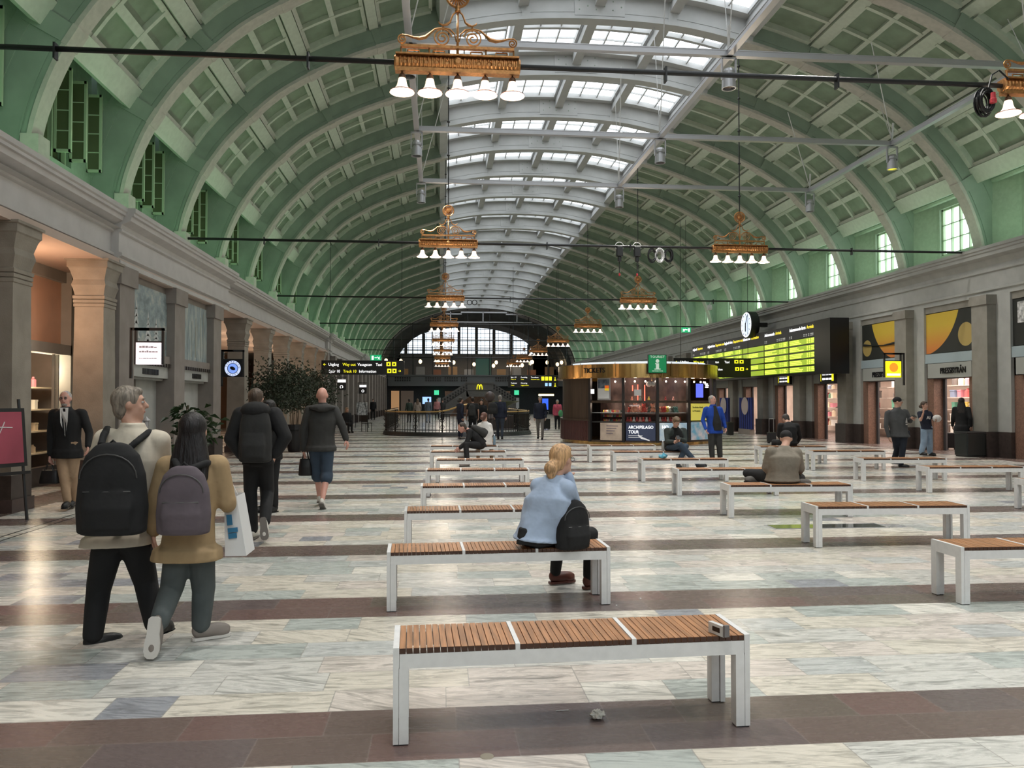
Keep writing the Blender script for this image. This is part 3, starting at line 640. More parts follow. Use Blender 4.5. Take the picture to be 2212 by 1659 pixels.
# ---------------------------------------------------------------- chandeliers
def chandelier():
    c = empty('chandelier', (0, 0, 0), label='x', cat='chandelier', group='bronze chandeliers on the tie rods')
    m = MB(); n = 22
    prof = [(-.82, .088), (-.80, .095), (-.78, .09)]
    x = -.76
    while x < .77: prof += [(x, .083), (x+.012, .09), (x+.028, .09), (x+.036, .083)]; x += .052
    prof += [(.78, .09), (.80, .095), (.82, .088)]
    m.tube([(x, 0, 0) for x, r in prof], 0, 14, rr=[r for x, r in prof])
    m.box(-.80, .80, -.105, .105, .075, .095); m.box(-.81, .81, -.06, .06, -.125, -.075)
    for x in [-.68+.136*i for i in range(11)]: m.lathe([(.001, .0), (.022, .0), (.03, .008), (.03, .014)], (0, 0, 0), 10, M=Matrix.Translation((x, -.088, -.02)) @ Matrix.Rotation(pi/2, 4, 'X'))
    m.lathe([(.02, 0), (.045, 0), (.05, .02), (.03, .03), (.001, .03)], (0, 0, 0), 14, M=Matrix.Translation((0, -.082, 0)) @ Matrix.Rotation(pi/2, 4, 'X'))
    m.build('trough', M_BRONZE, c)
    m = MB(); m.box(-.74, .74, -.03, .03, .20, .235)
    for x in (-.735, -.37, 0, .37, .735): m.tube([(x, 0, .09), (x, 0, .21)], .012 if x else .022, 6)
    for s in (-1, 1):
        for x0 in (.12, .45):
            X = [x0, x0+.05, x0+.05, x0+.2, x0+.2, x0+.25]; Z = [.13, .13, .17, .17, .13, .13]
            for i in range(5): m.tube([(s*X[i], 0, Z[i]), (s*X[i+1], 0, Z[i+1])], .009, 5)
        m.box(min(s*.03, s*.72), max(s*.03, s*.72), -.008, .008, .105, .118)
    m.build('key_rail', M_BRONZE, c)
    m = MB()
    def spiral(cx, cz, r0, r1, t0, t1, s, k=30): return [(s*(cx+(r0+(r1-r0)*i/k)*cos(t0+(t1-t0)*i/k)), 0, cz+(r0+(r1-r0)*i/k)*sin(t0+(t1-t0)*i/k)) for i in range(k+1)]
    for s in (-1, 1):
        m.tube(spiral(.20, .345, .125, .02, pi*.95, pi*.95-4.6*pi, s, 44)+[], .011, 5)
        pts = [(s*x, 0, z) for x, z in ((.02, .30), (.04, .40), (.10, .46), (.20, .475), (.30, .455), (.36, .40), (.42, .345), (.50, .325), (.58, .335), (.66, .36), (.72, .365))]
        m.tube(pts, .016, 6, rr=[.008, .01, .012, .012, .012, .016, .026, .024, .016, .012, .010])
        m.tube(spiral(.72, .305, .062, .012, pi/2, pi/2-3.4*pi, s, 30), .011, 5)
        m.tube([(s*x, 0, z) for x, z in ((.02, .70), (.06, .66), (.085, .60), (.10, .555), (.14, .525), (.19, .51), (.24, .535), (.25, .56))], .012, 5, rr=[.012, .012, .012, .014, .02, .014, .01, .006])
        m.tube([(s*.19, 0, .51), (s*.19, 0, .44)], .01, 5)
    m.build('scrollwork', M_BRONZE, c)
    m = MB(); m.tube([(0, 0, .09), (0, 0, .72)], .016, 8); m.lathe([(.001, .69), (.035, .69), (.04, .71), (.03, .73), (.04, .75), (.035, .77), (.001, .77)], n=10)
    m.build('stem', M_BRONZE, c, smooth=True)
    m = MB(); Mx = Matrix.Translation((0, 0, .91)) @ Matrix.Rotation(pi/2, 4, 'X')
    m.tube([(.15*cos(2*pi*i/24), 0, .91+.15*sin(2*pi*i/24)) for i in range(24)], .017, 6, closed=True)
    for i in range(22):
        a = 2*pi*i/22; m.tube([(.06*cos(a), 0, .91+.06*sin(a)), (.145*cos(a+.12), 0, .91+.145*sin(a+.12))], .010, 4)
    m.lathe([(.001, .03), (.05, .02), (.065, 0), (.05, -.02), (.001, -.03)], M=Mx, n=12)
    m.tube([(0, 0, .77), (0, 0, .80)], .02, 6)
    m.build('medallion', M_BRONZE, c)
    m = MB(); m.tube([(0, 0, 1.06), (0, 0, 6.4)], .016, 6)
    for k in range(6): m.lathe([(.001, 0), (.045, .0), (.045, .025), (.02, .05), (.001, .05)], (0, 0, 1.5+k*.95), 8)
    m.build('hanging_rod', M_BLACK, c)
    for x in (-.72, -.36, 0, .36, .72):
        mm = MB().lathe([(.046, -.205), (.055, -.235), (.06, -.27), (.072, -.31), (.095, -.345), (.13, -.372), (.158, -.388), (.16, -.396)], (x, 0, 0), 18)
        b = mm.build('bell_shade', M_BELL, c, smooth=True)
        MB().lathe([(.001, -.115), (.012, -.115), (.012, -.14), (.03, -.15), (.046, -.175), (.048, -.21), (.001, -.21)], (x, 0, 0), 14).build('socket_cap', mat('dark_bronze', (.12, .07, .045), .45, metal=.6), b, smooth=True)
        MB().tube([(x+.152*cos(2*pi*i/20), .152*sin(2*pi*i/20), -.383) for i in range(20)], .006, 5, closed=True).build('red_rim', mat('red_rim', (.30, .07, .05), .5), b)
        MB().lathe([(.001, -.36), (.08, -.37), (.15, -.392)], (x, 0, 0), 18).build('lit_mouth', M_LIT, b)
    point('chandelier_glow', (0, 0, -.55), 60, (1, .86, .68), .25, c)
    return c
ch0 = chandelier()
first = True
for k in range(-1, 7):
    for s, X in ((0, .22), (1, 8.62)):
        y = YA+11.7*k
        side = 'row over the benches' if s == 0 else 'row nearer the departure board'
        lab = 'bronze chandelier with five lit glass bells, '+{-1: 'nearest of the ', 0: 'second of the ', 1: 'third of the ', 2: 'fourth of the ', 3: 'fifth of the ', 4: 'sixth of the ', 5: 'seventh of the ', 6: 'last of the '}[k]+side
        if first: o = ch0; o.location = (X, y, 6.0); o['label'] = lab; first = False
        else: copy_tree(ch0, (X, y, 6.0), label=lab)
# ---------------------------------------------------------------- lighting grid
gr = empty('lighting_grid', (0, 0, 9.0), label='grey aluminium lighting grid of square beams hung under the vault', cat='truss')
m = MB()
def beam(a, b, w_=.10):
    w_ = .06
    a, b = Vector(a), Vector(b)
    if abs((b-a).x) > abs((b-a).y): m.box(a.x, b.x, a.y-w_, a.y+w_, -.045, .045); m.box(a.x, b.x, a.y-w_*1.15, a.y+w_*1.15, .045, .065); m.box(a.x, b.x, a.y-w_*1.15, a.y+w_*1.15, -.065, -.045)
    else: m.box(a.x-w_, a.x+w_, a.y, b.y, -.045, .045); m.box(a.x-w_*1.15, a.x+w_*1.15, a.y, b.y, .045, .065); m.box(a.x-w_*1.15, a.x+w_*1.15, a.y, b.y, -.065, -.045)
for y in (5.6, 10.9, 16.1, 21.35, 26.4): beam((-.65, y, 0), (12.95, y, 0), .085)
for x in (-.65, 6.12, 12.95): beam((x, 0.4, 0), (x, 26.4, 0), .085)
m.build('beam', M_ALU, gr)
m = MB()
for x in (-.65, 6.12, 12.95):
    for y in (16.1, 21.35, 26.4):
        x2 = CXV+(x-CXV)*.82; p, _ = P_at(arc_at(x2-CXV), 0)
        m = MB(); m.tube([(x, y, .1), (x2, y-1.6, p.y-9.0)], .014, 5); m.tube([(x, y, .1), (x, y+.6, P_at(arc_at(x-CXV), 0)[0].y-9.0)], .010, 5)
        m.tube([(x, y, .1), (x-.05, y-.15, .55)], .03, 5); m.build('suspension_wire', M_WHITE, gr)
def spot(x, y, lab, lens=None):
    s = empty('spotlight', (x, y, 8.45), label=lab, cat='spotlight', group='grey spotlights under the lighting grid')
    MB().lathe([(.001, .22), (.10, .22), (.13, .16), (.13, .10), (.10, .09), (.10, .04), (.14, .03), (.15, -.2), (.13, -.2), (.12, -.05), (.001, -.05)], n=18).build('housing', M_ALU, s, smooth=False)
    m = MB()
    for q in (-1, 1): m.box(q*.15-.015, q*.15+.015, -.03, .03, 0, .45)
    m.box(-.16, .16, -.03, .03, .43, .47); m.build('yoke', M_ALU, s)
    MB().lathe([(.001, -.17), (.125, -.17)], n=16).build('lens', lens or M_GLASSD, s)
    l = bpy.data.lights.new('spot_beam', 'SPOT'); l.energy = 620; l.color = (1, .95, .88); l.spot_size = R(110); l.spot_blend = 1; l.shadow_soft_size = .12; o = bpy.data.objects.new('spot_beam', l); col.objects.link(o); o.parent = s; o.location = (0, 0, -.22)
for x, y, l in ((-.65, 16.1, 'grey spotlight hanging nearest behind the big chandelier'), (-.65, 21.35, 'grey spotlight under the second grid corner on the bench side'), (-.65, 26.4, 'grey spotlight under the far grid corner on the bench side'),
                (6.12, 16.1, 'largest grey spotlight in view, at the grid crossing beside the near black rod'), (6.12, 21.35, 'grey spotlight at the middle grid crossing'), (6.12, 26.4, 'grey spotlight at the far middle grid crossing'),
                (12.95, 26.4, 'grey spotlight at the far grid corner over the board side')): spot(x, y, l)
for x in (-.65, 6.12, 12.95):
    for y, nn in ((5.6, 'above the near benches'), (10.9, 'above the second tie rod bay'), (.4, 'above the camera')): spot(x, y, 'added unseen spotlight for fill light %s, %s' % (nn, {-.65: 'bench side', 6.12: 'middle', 12.95: 'board side'}[x]))  # unseen extra spots, added to brighten the floor nearer the camera
spot(12.95, 21.35, 'grey spotlight with a yellow lens glow at the grid edge', mat('yellow_lens', (.8, .75, .05), .4, emit=.8))
# coils, motors on the rods
def coil(x, y, z, r, lab, m=M_BLACK, k=7, grp=None):
    mb_ = MB()
    for i in range(k):
        q = r*(.75+.28*random.random()); dx = random.uniform(-.03, .03); tl = random.uniform(.9, 1.35)
        mb_.tube([(dx+q*.72*cos(2*pi*j/18), i*.012, q*tl*sin(2*pi*j/18)) for j in range(18)], .012, 5, closed=True)
    o = mb_.build('cable_coil', m, loc=(x, y, z)); return tag(o, lab, 'cable', grp)
p = at(2125, 222, 10.2); cc = coil(p.x, 10.1, p.z, .17, 'thick coil of black cable with a red plug hanging from the near rod', k=12)
MB().lathe([(.001, .06), (.03, .06), (.035, -.02), (.045, -.03), (.045, -.08), (.001, -.08)], n=10).build('red_plug', mat('plug_red', (.45, .04, .05), .4), cc, loc=(.02, -.06, .02))
MB().tube([(0, 0, .17), (.05, 0, .35), (.16, 0, .42), (.3, 0, .3)], .012, 5).build('cable_end', M_BLACK, cc)
for px, lab in ((1338, 'black chain hoist on the second tie rod with red hook below'), (1376, 'black chain hoist on the second tie rod next to a coil')):
    p = at(px, 538, 21.9); h_ = empty('chain_hoist', (p.x, 21.9, 5.9), label=lab, cat='hoist')
    MB().box(-.09, .09, -.08, .08, -.2, .1).box(-.05, .05, -.06, .06, -.34, -.2).build('motor', M_BLACK, h_, bevel=.02)
    MB().tube([(.0, 0, -.3), (.0, 0, -.68)], .012, 5).build('chain', M_BLACK, h_)
    MB().lathe([(.001, .04), (.025, .03), (.03, -.03), (.001, -.06)], (0, 0, -.7), 8).build('hook', mat('plug_red', (.45, .04, .05)), h_)
    MB().tube([(.12*cos(2*pi*i/14), 0, .1+.12*sin(2*pi*i/14)) for i in range(14)], .012, 5, closed=True).build('sling', M_WHITE, h_)
for px, m_, l in ((1409, M_BLACK, 'black cable coil hanging on the second rod, beside the hoists'), (1425, M_WHITE, 'thin white cable coil hanging on the second rod'), (1444, M_BLACK, 'largest black cable coil on the second rod, right of the hoists')):
    p = at(px, 552, 21.9); coil(p.x, 21.85, p.z, .17, l, m_, 8)
for px, l in ((1014, 'small black ring hanging on the third rod, closer to the chandelier'), (1025, 'small black ring hanging on the third rod, farther from the chandelier')):
    p = at(px, 655, 33.6); tag(MB().tube([(.1*cos(2*pi*i/16), 0, .1*sin(2*pi*i/16)) for i in range(16)], .018, 5, closed=True).build('hanging_ring', M_BLACK, loc=(p.x, 33.5, p.z+.02)), l, 'ring')
# camera by the lounge of ledge, exit signs
def exit_sign(px, py, Y, w_, lab, flip=1):
    p = at(px, py, Y); e = empty('exit_sign', p, label=lab, cat='sign')
    MB().box(-w_/2, w_/2, -.04, .04, -w_*.27, w_*.27).build('sign_box', mat('exit_green', (.01, .38, .14), .4, emit=.7), e)
    m = MB(); m.box(-w_*.38 if flip > 0 else w_*.20, -w_*.20 if flip > 0 else w_*.38, -.05, -.04, -w_*.18, w_*.18)
    s = flip; m.box(min(-s*w_*.12, s*w_*.1), max(-s*w_*.12, s*w_*.1), -.05, -.04, -.01, .03); m.tube([(s*w_*.1, -.05, .1*w_), (s*w_*.25, -.05, 0), (s*w_*.38, -.05, -.15*w_)], .02, 4); m.tube([(s*w_*.2, -.05, -.15*w_), (s*w_*.27, -.05, 0), (s*w_*.38, -.05, .1*w_)], .02, 4)
    m.build('running_figure', M_SWHITE, e)
    MB().tube([(0, 0, w_*.27), (0, 0, 5.5)], .01, 4).build('hanger', M_BLACK, e)
exit_sign(812, 773, 62, .85, 'green emergency exit sign over the end of the way out sign', 1)
exit_sign(1482, 713, 38, .46, 'small green exit sign hanging by the ledge over the kiosk', -1)
# ---------------------------------------------------------------- direction signs
M_EYE = M_YEL
def arrow(m, x, z, s, d):
    m.box(x-s*.5, x+s*.5, -.02, 0, z-s*.07, z+s*.07)
    for q in (-1, 1):
        k = Matrix.Translation((x+d*s*.42, -.01, z)) @ Matrix.Rotation(q*d*pi/4, 4, 'Y') @ Matrix.Translation((-d*s*.26, 0, 0)); m.box(-s*.30, s*.30, -.01, .01, -s*.07, s*.07, 0, k)
def dir_sign(px0, px1, py0, py1, Y, lab, kind, wires=True, rows=(.62, .14)):
    a = at(px0, py1, Y); b = at(px1, py0, Y); W, Hh = b.x-a.x, b.z-a.z
    s = empty('direction_sign', (a.x, Y, a.z), label=lab, cat='sign')
    MB().box(0, W, 0, .16, 0, Hh).build('sign_box', M_SBLACK, s, bevel=.01)
    m = MB(); u = Hh/2
    if kind == 0:
        r1, r2 = Hh*rows[0], Hh*rows[1]; u *= .9-.35*(rows[0] > .7); ts = u*.55
        arrow(m, W*.04, r1+ts*.35, u*.42, -1)
        for k in (0, 1): q = W*.785+k*W*.068; m.box(q, q+W*.05, -.015, 0, r1-.03*u, r1+u*.62)
        for k in (0, 1): q = W*.795+k*W*.062; m.box(q, q+W*.05, -.015, 0, r2-.03*u, r2+u*.62)
        arrow(m, W*.945, r2+ts*.5, u*.42, 1)
        o = m.build('pictogram', M_YEL, s)
        m2 = MB()
        for q, z in ((W*.785, r1), (W*.853, r1), (W*.795, r2), (W*.857, r2)): m2.box(q+W*.015, q+W*.035, -.02, -.015, z+u*.12, z+u*.42)
        m2.build('pictogram_figure', M_SBLACK, s)
        for t, x, z, mm in (('Utgång', .085, r1, M_SWHITE), ('Way out', .255, r1, M_YEL), ('Vasagatan', .435, r1, M_SWHITE), ('Taxi', .655, r1, M_SWHITE), ('Spår 10', .09, r2, M_SWHITE), ('Track 10', .262, r2, M_YEL), ('Information', .452, r2, M_SWHITE)):
            text('lettering', t, ts*1.12, (W*x, -.012, z), FRONT, mm, s, sx=.92)
    elif kind == 1:
        ts = u*.3
        for r, t1, t2 in ((Hh*.58, ('Spår 1-9', 'Pendeltåg', 'Tunnelbana'), ('Track 1-9', 'Trains', 'Commuter trains')), (Hh*.1, ('Toaletter', 'Förvaring'), ('Toilets', 'Luggage lockers'))):
            for k, t in enumerate(t1): text('lettering', t, ts, (W*(.05+.2*k), -.012, r+u*.42), FRONT, M_SWHITE, s, sx=.9)
            for k, t in enumerate(t2): text('lettering', t, ts*.85, (W*(.05+.2*k), -.012, r+u*.08), FRONT, M_YEL, s, sx=.8)
        for k in range(3): m.box(W*(.66+.075*k), W*(.66+.075*k)+W*.058, -.015, 0, Hh*.58, Hh*.9)
        for r in (.74, .24): m.box(W*.93, W*.94, -.015, 0, Hh*(r-.14), Hh*(r+.14)); m.box(W*.915, W*.955, -.015, 0, Hh*(r-.16), Hh*(r-.10))
        m.build('pictogram', M_YEL, s); m3 = MB()
        for k in range(2): m3.box(W*(.735+.075*k), W*(.735+.075*k)+W*.05, -.015, 0, Hh*.12, Hh*.38)
        m3.build('pictogram', mat('pale_blue_sign', (.35, .60, .95), .5, emit=.8), s)
    if wires:
        m = MB()
        for x in (W*.1, W*.97): m.tube([(x, .08, Hh), (x, .08, Hh+(8.9 if kind == 1 else 6.5))], .012, 4)
        m.build('hanging_wire', M_BLACK, s)
    return s
dir_sign(694, 873, 779, 809, 40, 'long black way out sign with white and yellow lettering over the bald man', 0)
dir_sign(1098, 1206, 811, 837, 64, 'smaller black direction sign with two down arrows, far off before the kiosk', 1)
s_ = dir_sign(1455, 1622, 774, 815, 36, 'black way out sign behind the green tourist sign and in front of the departure board', 0, True, (.74, .36))
M_P2 = M_SBLACK
# small black hanging camera in front of it
p = at(1536, 800, 33); cmr = empty('ceiling_camera', p, label='grey domed camera box hanging before the second way out sign', cat='camera')
MB().box(-.16, .16, -.1, .1, .0, .42).build('housing', mat('camera_grey', (.05, .05, .055), .4), cmr, bevel=.02)
MB().ell((.1, -.05, -.18), .14, .14, .22, 10, 8).build('dome', mat('dome_green', (.06, .09, .04), .2), cmr, smooth=True)
p = at(1533, 664, 38); cmr = empty('security_camera', (p.x, 38, p.z), label='white dome security camera on an arm by the ledge over the clock', cat='camera')
MB().lathe([(.001, .12), (.11, .12), (.13, 0), (.12, -.12), (.001, -.16)], n=12).build('dome', M_WHITE, cmr, smooth=True)
MB().tube([(0, 0, .12), (.05, 0, .28), (.2, 0, .32), (1.1, 0, .30)], .02, 5).build('arm', M_WHITE, cmr)
# ---------------------------------------------------------------- departure board
bd = empty('departure_board', (14.9, 29.75, 2.72), label='long departure and arrival board with yellow-green rows on the board wall', cat='board')
BL = 15.4; cw = BL/6
m = MB(); m.box(-.02, .5, -.1, BL, -.05, 2.05, 0); m.box(-.06, -.02, -.1, BL, 1.45, 2.05, 1)
m.build('cabinet', [M_SBLACK, mat('board_grey', (.055, .055, .06), .5)], bd)
m = MB(); t = MB(); rnd = random.Random(3)
for k in range(6):
    y0 = k*cw+.08; y1 = (k+1)*cw-.08
    for r in range(5):
        z1 = 1.42-r*.285; m.box(-.05, -.02, y0, y1, z1-.225, z1)
        if k == 2 and r in (0, 2, 4): continue
        for q in range(3):
            zz = z1-.045-q*.065
            for a, b in (((.0, rnd.uniform(.30, .55)), (.66, .70), (.74, .78), (.82, rnd.uniform(.90, .96))) if k != 2 else ((.2, .75),)):
                t.box(-.06, -.05, y1-(y1-y0)*b, y1-(y1-y0)*a-.02, zz-.018, zz+.014)
m.build('row_display', mat('board_green', (.30, .42, .035), .5, emit=.75), bd)
t.build('row_lettering', mat('board_yellow', (.80, .90, .12), .5, emit=1.0), bd)
for k, (a, b) in enumerate((('Ankommande forts', 'Arrivals cont'), ('Ankommande', 'Arrivals'), ('Information', 'Information'), ('Avgående forts', 'Departures cont'), ('Avgående forts', 'Departures cont'), ('Avgående', 'Departures'))):
    y1 = (k+1)*cw-.12
    o = text('heading', a, .20, (-.065, y1, 1.80), HALLW, M_SWHITE, bd, sx=.95); wdt = max(v.co.x for v in o.data.vertices)*.95
    text('heading', b, .20, (-.065, y1-wdt-.1, 1.80), HALLW, mat('heading_yellow', (.85, .70, .05), .5, emit=.8), bd, sx=.95)
m = MB()
for k in (0, 1, 3, 4, 5):
    y1 = (k+1)*cw-.12
    for a, b in ((0, .06), (.14, .24), (1.3, 1.4), (1.5, 1.6), (1.7, 1.8), (1.9, 2.15)): m.box(-.07, -.06, y1-b, y1-a, 1.56, 1.60); m.box(-.07, -.06, y1-b, y1-a, 1.50, 1.53)
m.build('heading_small', mat('heading_dim', (.4, .4, .38), .5, emit=.5), bd)
m = MB(); m.box(-.35, .4, -1.6, -.35, -.1, 2.0, 0); m.box(.05, .3, -.35, -.1, -.05, 2.0, 1)
m.build('end_cabinet', [mat('cabinet_black', (.008, .008, .009), .3), M_DGREY], bd)
MB().box(.5, .9, 0, .2, .5, 1.2).box(.5, .9, BL-.3, BL-.1, .5, 1.2).build('wall_bracket', M_BLACK, bd)
# clock
ck = empty('wall_clock', (14.55, 36.2, 5.22), label='large round white clock with black rim above the departure board', cat='clock')
Mx = Matrix.Rotation(-pi/2, 4, 'Y')
MB().lathe([(.001, -.42), (.60, -.42), (.64, -.38), (.64, -.03), (.62, 0), (.59, 0), (.59, -.04), (.001, -.04)], n=40, M=Mx).build('case', M_BLACK, ck, smooth=False)
MB().lathe([(.001, -.02), (.585, -.02)], n=40, M=Mx).build('dial', mat('clock_dial', (.60, .70, .85), .4, emit=.85), ck)
MB().tube([(-.015, .578*cos(2*pi*i/40), .578*sin(2*pi*i/40)) for i in range(40)], .018, 5, closed=True).build('lit_ring', M_SWHITE, ck)
m = MB()
for i in range(12):
    a = 2*pi*i/12; m.tube([(-.03, .45*sin(a), .45*cos(a)), (-.03, .53*sin(a), .53*cos(a))], .014, 4)
m.build('hour_marks', M_SBLACK, ck)
def hand(a, r, w_): a = -a; return MB().tube([(-.045, -.08*sin(a), -.08*cos(a)), (-.045, r*sin(a), r*cos(a))], w_, 4)
hand(R(25), .46, .018).build('minute_hand', M_SBLACK, ck); hand(R(182), .32, .025).build('hour_hand', M_SBLACK, ck)
MB().box(.38, 1.0, -.12, .12, -.1, .1).build('bracket', M_BLACK, ck)
# ---------------------------------------------------------------- shop signs, right wall
M_YG = mat('poster_yellow', (.62, .43, .045), .6); M_OR = mat('poster_orange', (.62, .22, .045), .6); M_PBK = mat('poster_black', (.02, .022, .02), .5)
def poster_panel(y, k, lab):
    p = empty('lintel_poster', (RX+.02, y+.98, 3.12), label=lab, cat='poster')
    m = MB(); m.box(0, .06, 0, 2.36, 0, 1.28, 0)
    # big disc in two tones and a small disc, clipped to the panel
    mm = bpy.data.materials.new('disc_poster'); mm.use_nodes = True; nt = mm.node_tree; b = nt.nodes['Principled BSDF']; b.inputs['Roughness'].default_value = .6
    tc = nt.nodes.new('ShaderNodeTexCoord'); sp = nt.nodes.new('ShaderNodeSeparateXYZ'); nt.links.new(tc.outputs['Object'], sp.inputs[0])
    def mt(op, a, b_=None):
        n = nt.nodes.new('ShaderNodeMath'); n.operation = op
        for i, q in enumerate((a, b_)):
            if q is None: continue
            if isinstance(q, (int, float)): n.inputs[i].default_value = q
            else: nt.links.new(q, n.inputs[i])
        return n.outputs[0]
    def disc(cy, cz, r):
        a = mt('POWER', mt('ABSOLUTE', mt('SUBTRACT', sp.outputs[1], cy)), 2); b_ = mt('POWER', mt('ABSOLUTE', mt('SUBTRACT', sp.outputs[2], cz)), 2)
        return mt('LESS_THAN', mt('ADD', a, b_), r*r)
    big = disc(*[(-.1, 1.75, 1.85), (2.6, 1.9, 1.95)][k]); sm = disc(*[(2.02, .42, .30), (.42, .50, .36)][k])
    rp = nt.nodes.new('ShaderNodeValToRGB'); nt.links.new(sp.outputs[2], rp.inputs[0]); e = rp.color_ramp.elements; e[0].color = (.62, .20, .045, 1); e[0].position = .1; e[1].color = (.60, .42, .045, 1); e[1].position = .9
    mx = nt.nodes.new('ShaderNodeMix'); mx.data_type = 'RGBA'; nt.links.new(big, mx.inputs['Factor']); mx.inputs['A'].default_value = (.022, .024, .02, 1); nt.links.new(rp.outputs[0], mx.inputs['B'])
    m2 = nt.nodes.new('ShaderNodeMix'); m2.data_type = 'RGBA'; nt.links.new(sm, m2.inputs['Factor']); nt.links.new(mx.outputs['Result'], m2.inputs['A']); m2.inputs['B'].default_value = (.42, .31, .10, 1)
    nt.links.new(m2.outputs['Result'], b.inputs['Base Color'])
    m.build('printed_panel', mm, p)
    return p
poster_panel(20.92, 1, 'yellow and orange disc poster over the doorway with the dark haired woman')
pp = poster_panel(24.82, 0, 'yellow and orange disc poster nearest the departure board, with a fork drawn across')
m = MB(); m.tube([(-.02, 2.2, .55), (-.02, 1.6, .50), (-.02, .9, .46), (-.02, .1, .5)], .03, 6, rr=[.05, .02, .025, .05]); m.build('drawn_fork', M_PBK, pp)
p3 = empty('lintel_poster', (RX+.02, 17.02+.98, 3.12), label='black poster with a white printed sheet and orange curve, by the frame edge', cat='poster')
MB().box(0, .06, 0, 2.36, 0, 1.28).build('printed_panel', M_PBK, p3); MB().box(-.02, 0, .9, 2.16, .62, 1.2).build('white_sheet', mat('sheet_white', (.55, .55, .55), .6, var=.6, scale=9), p3)
MB().prism([(.2, .0), (1.9, .0), (1.2, .35), (.9, .45), (.3, .55)], -.02, 0, 'x').build('orange_shape', M_OR, p3)
def fascia_text(y, lab):
    o = text('shop_lettering', 'PRESSBYRÅN', .265, (RX-.105, y+2.45, 2.45), HALLW, M_SBLACK, ext=.02, sx=.80); tag(o, lab, 'lettering')
fascia_text(20.92, 'black PRESSBYRÅN letters on the grey fascia over the open shop door'); fascia_text(24.82, 'black PRESSBYRÅN letters half behind the yellow hanging sign')
def blade(loc, w_, h_, mface, lab, extra=None, dirx=-1, mount=.5):
    b = empty('hanging_sign', loc, label=lab, cat='sign')
    m = MB(); t_ = .02
    for x in (-w_/2-.02, w_/2+.02): m.box(x-t_, x+t_, -.03, .03, -h_/2, h_/2+.26)
    m.box(-w_/2-.04, w_/2+.04, -.03, .03, h_/2+.22, h_/2+.27); m.box(-w_/2, w_/2, -.03, .03, h_/2, h_/2+.03)
    xw = (w_/2+mount)*(-dirx); m.box(min(0, xw), max(0, xw), -.03, .03, h_/2+.22, h_/2+.27); m.box(xw-t_, xw+t_, -.03, .03, -h_/2-.25, h_/2+.27)
    m.build('frame', M_BLACK, b)
    MB().box(-w_/2, w_/2, -.06, .06, -h_/2, h_/2).build('sign_face', mface, b)
    if extra: extra(b, w_, h_)
    return b
def yel_extra(b, w_, h_):
    MB().lathe([(.001, 0), (.15, 0)], n=24, M=Matrix.Translation((0, -.07, .06)) @ Matrix.Rotation(pi/2, 4, 'X')).build('orange_disc', mat('disc_orange', (.85, .25, .02), .5, emit=.8), b)
    m = MB(); [m.box(-.22+i*.05, -.185+i*.05, -.07, -.06, -.2, -.13) for i in range(9)]; m.build('lettering', M_SWHITE, b)
pz = at(1928, 798, 23.5)
blade(pz, .5, .50, mat('lit_yellow', (.95, .85, .01), .4, emit=1.3), 'bright yellow lit square sign with an orange disc on a black bracket', yel_extra, -1, .12)
# ---------------------------------------------------------------- left hanging signs
def white_extra(b, w_, h_):
    m = MB(); rn = random.Random(5)
    for r, (s, z) in enumerate(((.030, .10), (.030, .02), (.012, -.09))):
        x = -w_*.36
        while x < w_*.34: q = rn.uniform(.02, .05); m.box(x, x+q, -.07, -.06, z, z+s*rn.uniform(.6, 1.2)); x += q+.012
    m.build('faint_lettering', mat('faint_grey', (.30, .27, .29), .5, emit=.3), b)
pz = at(323, 764, 14.6); blade(pz, .43, .39, mat('lit_white', (1, .90, .95), .4, emit=.62), 'white lit square sign with faint lettering on a black bracket by the mural', white_extra, 1, .1)
def coffee_extra(b, w_, h_):
    M_ = Matrix.Translation((0, -.065, 0)) @ Matrix.Rotation(pi/2, 4, 'X')
    blu = mat('sign_blue', (.20, .34, .85), .4, emit=.7)
    MB().lathe([(.14, 0), (.205, 0)], n=32, M=M_).build('ring', mat('ring_white', (.62, .72, 1), .4, emit=.62), b)
    MB().lathe([(.001, 0), (.125, 0)], n=32, M=M_).build('disc', blu, b)
    m = MB()
    for w1, s0, s1, n_ in (('ESPRESSO HOUSE', 160, 20, 14),): pass
    MB().ell((0, -.075, 0), .075, .01, .045, 14, 8, M=Matrix.Rotation(R(25), 4, 'Y')).build('bean', M_SBLACK, b)
    for i, c_ in enumerate('ESPRESSO'):
        a = R(165-i*150/7); text('lettering', c_, .055, (.158*cos(a)-.016*sin(a), -.072, .158*sin(a)+.0*cos(a)), (pi/2, -(a-pi/2), 0), M_SBLACK, b)
    for i, c_ in enumerate('HOUSE'):
        a = R(225+i*22); text('lettering', c_, .05, (.19*cos(a)-.01, -.072, .19*sin(a)), (pi/2, -(a+pi/2), 0), M_SBLACK, b)
pz = at(504, 796, 21.2); blade(pz, .48, .44, M_SBLACK, 'black square sign with a blue white coffee bean ring on a bracket', coffee_extra, 1, .05)
for px, py, Y, l in ((738, 829, 38, 'small black hanging sign with a white lit top, nearer of the two far ones'), (784, 839, 46, 'small black hanging sign with a white lit top, farther one')):
    p = at(px, py, Y); b = empty('hanging_sign', p, label=l, cat='sign'); q = .42
    MB().box(-q/2, q/2, -.05, .05, -.3, .05).build('sign_box', M_SBLACK, b); MB().box(-q*.45, q*.45, -.06, .06, .07, .2).build('lit_top', M_SWHITE, b)
    MB().box(-q*.7, q*.55, -.02, .02, .3, .34).box(-q*.7, -q*.62, -.02, .02, -.3, .34).build('bracket', M_BLACK, b)
    MB().lathe([(.05, 0), (.08, 0)], n=16, M=Matrix.Translation((0, -.06, -.15)) @ Matrix.Rotation(pi/2, 4, 'X')).build('ring', M_SWHITE, b)
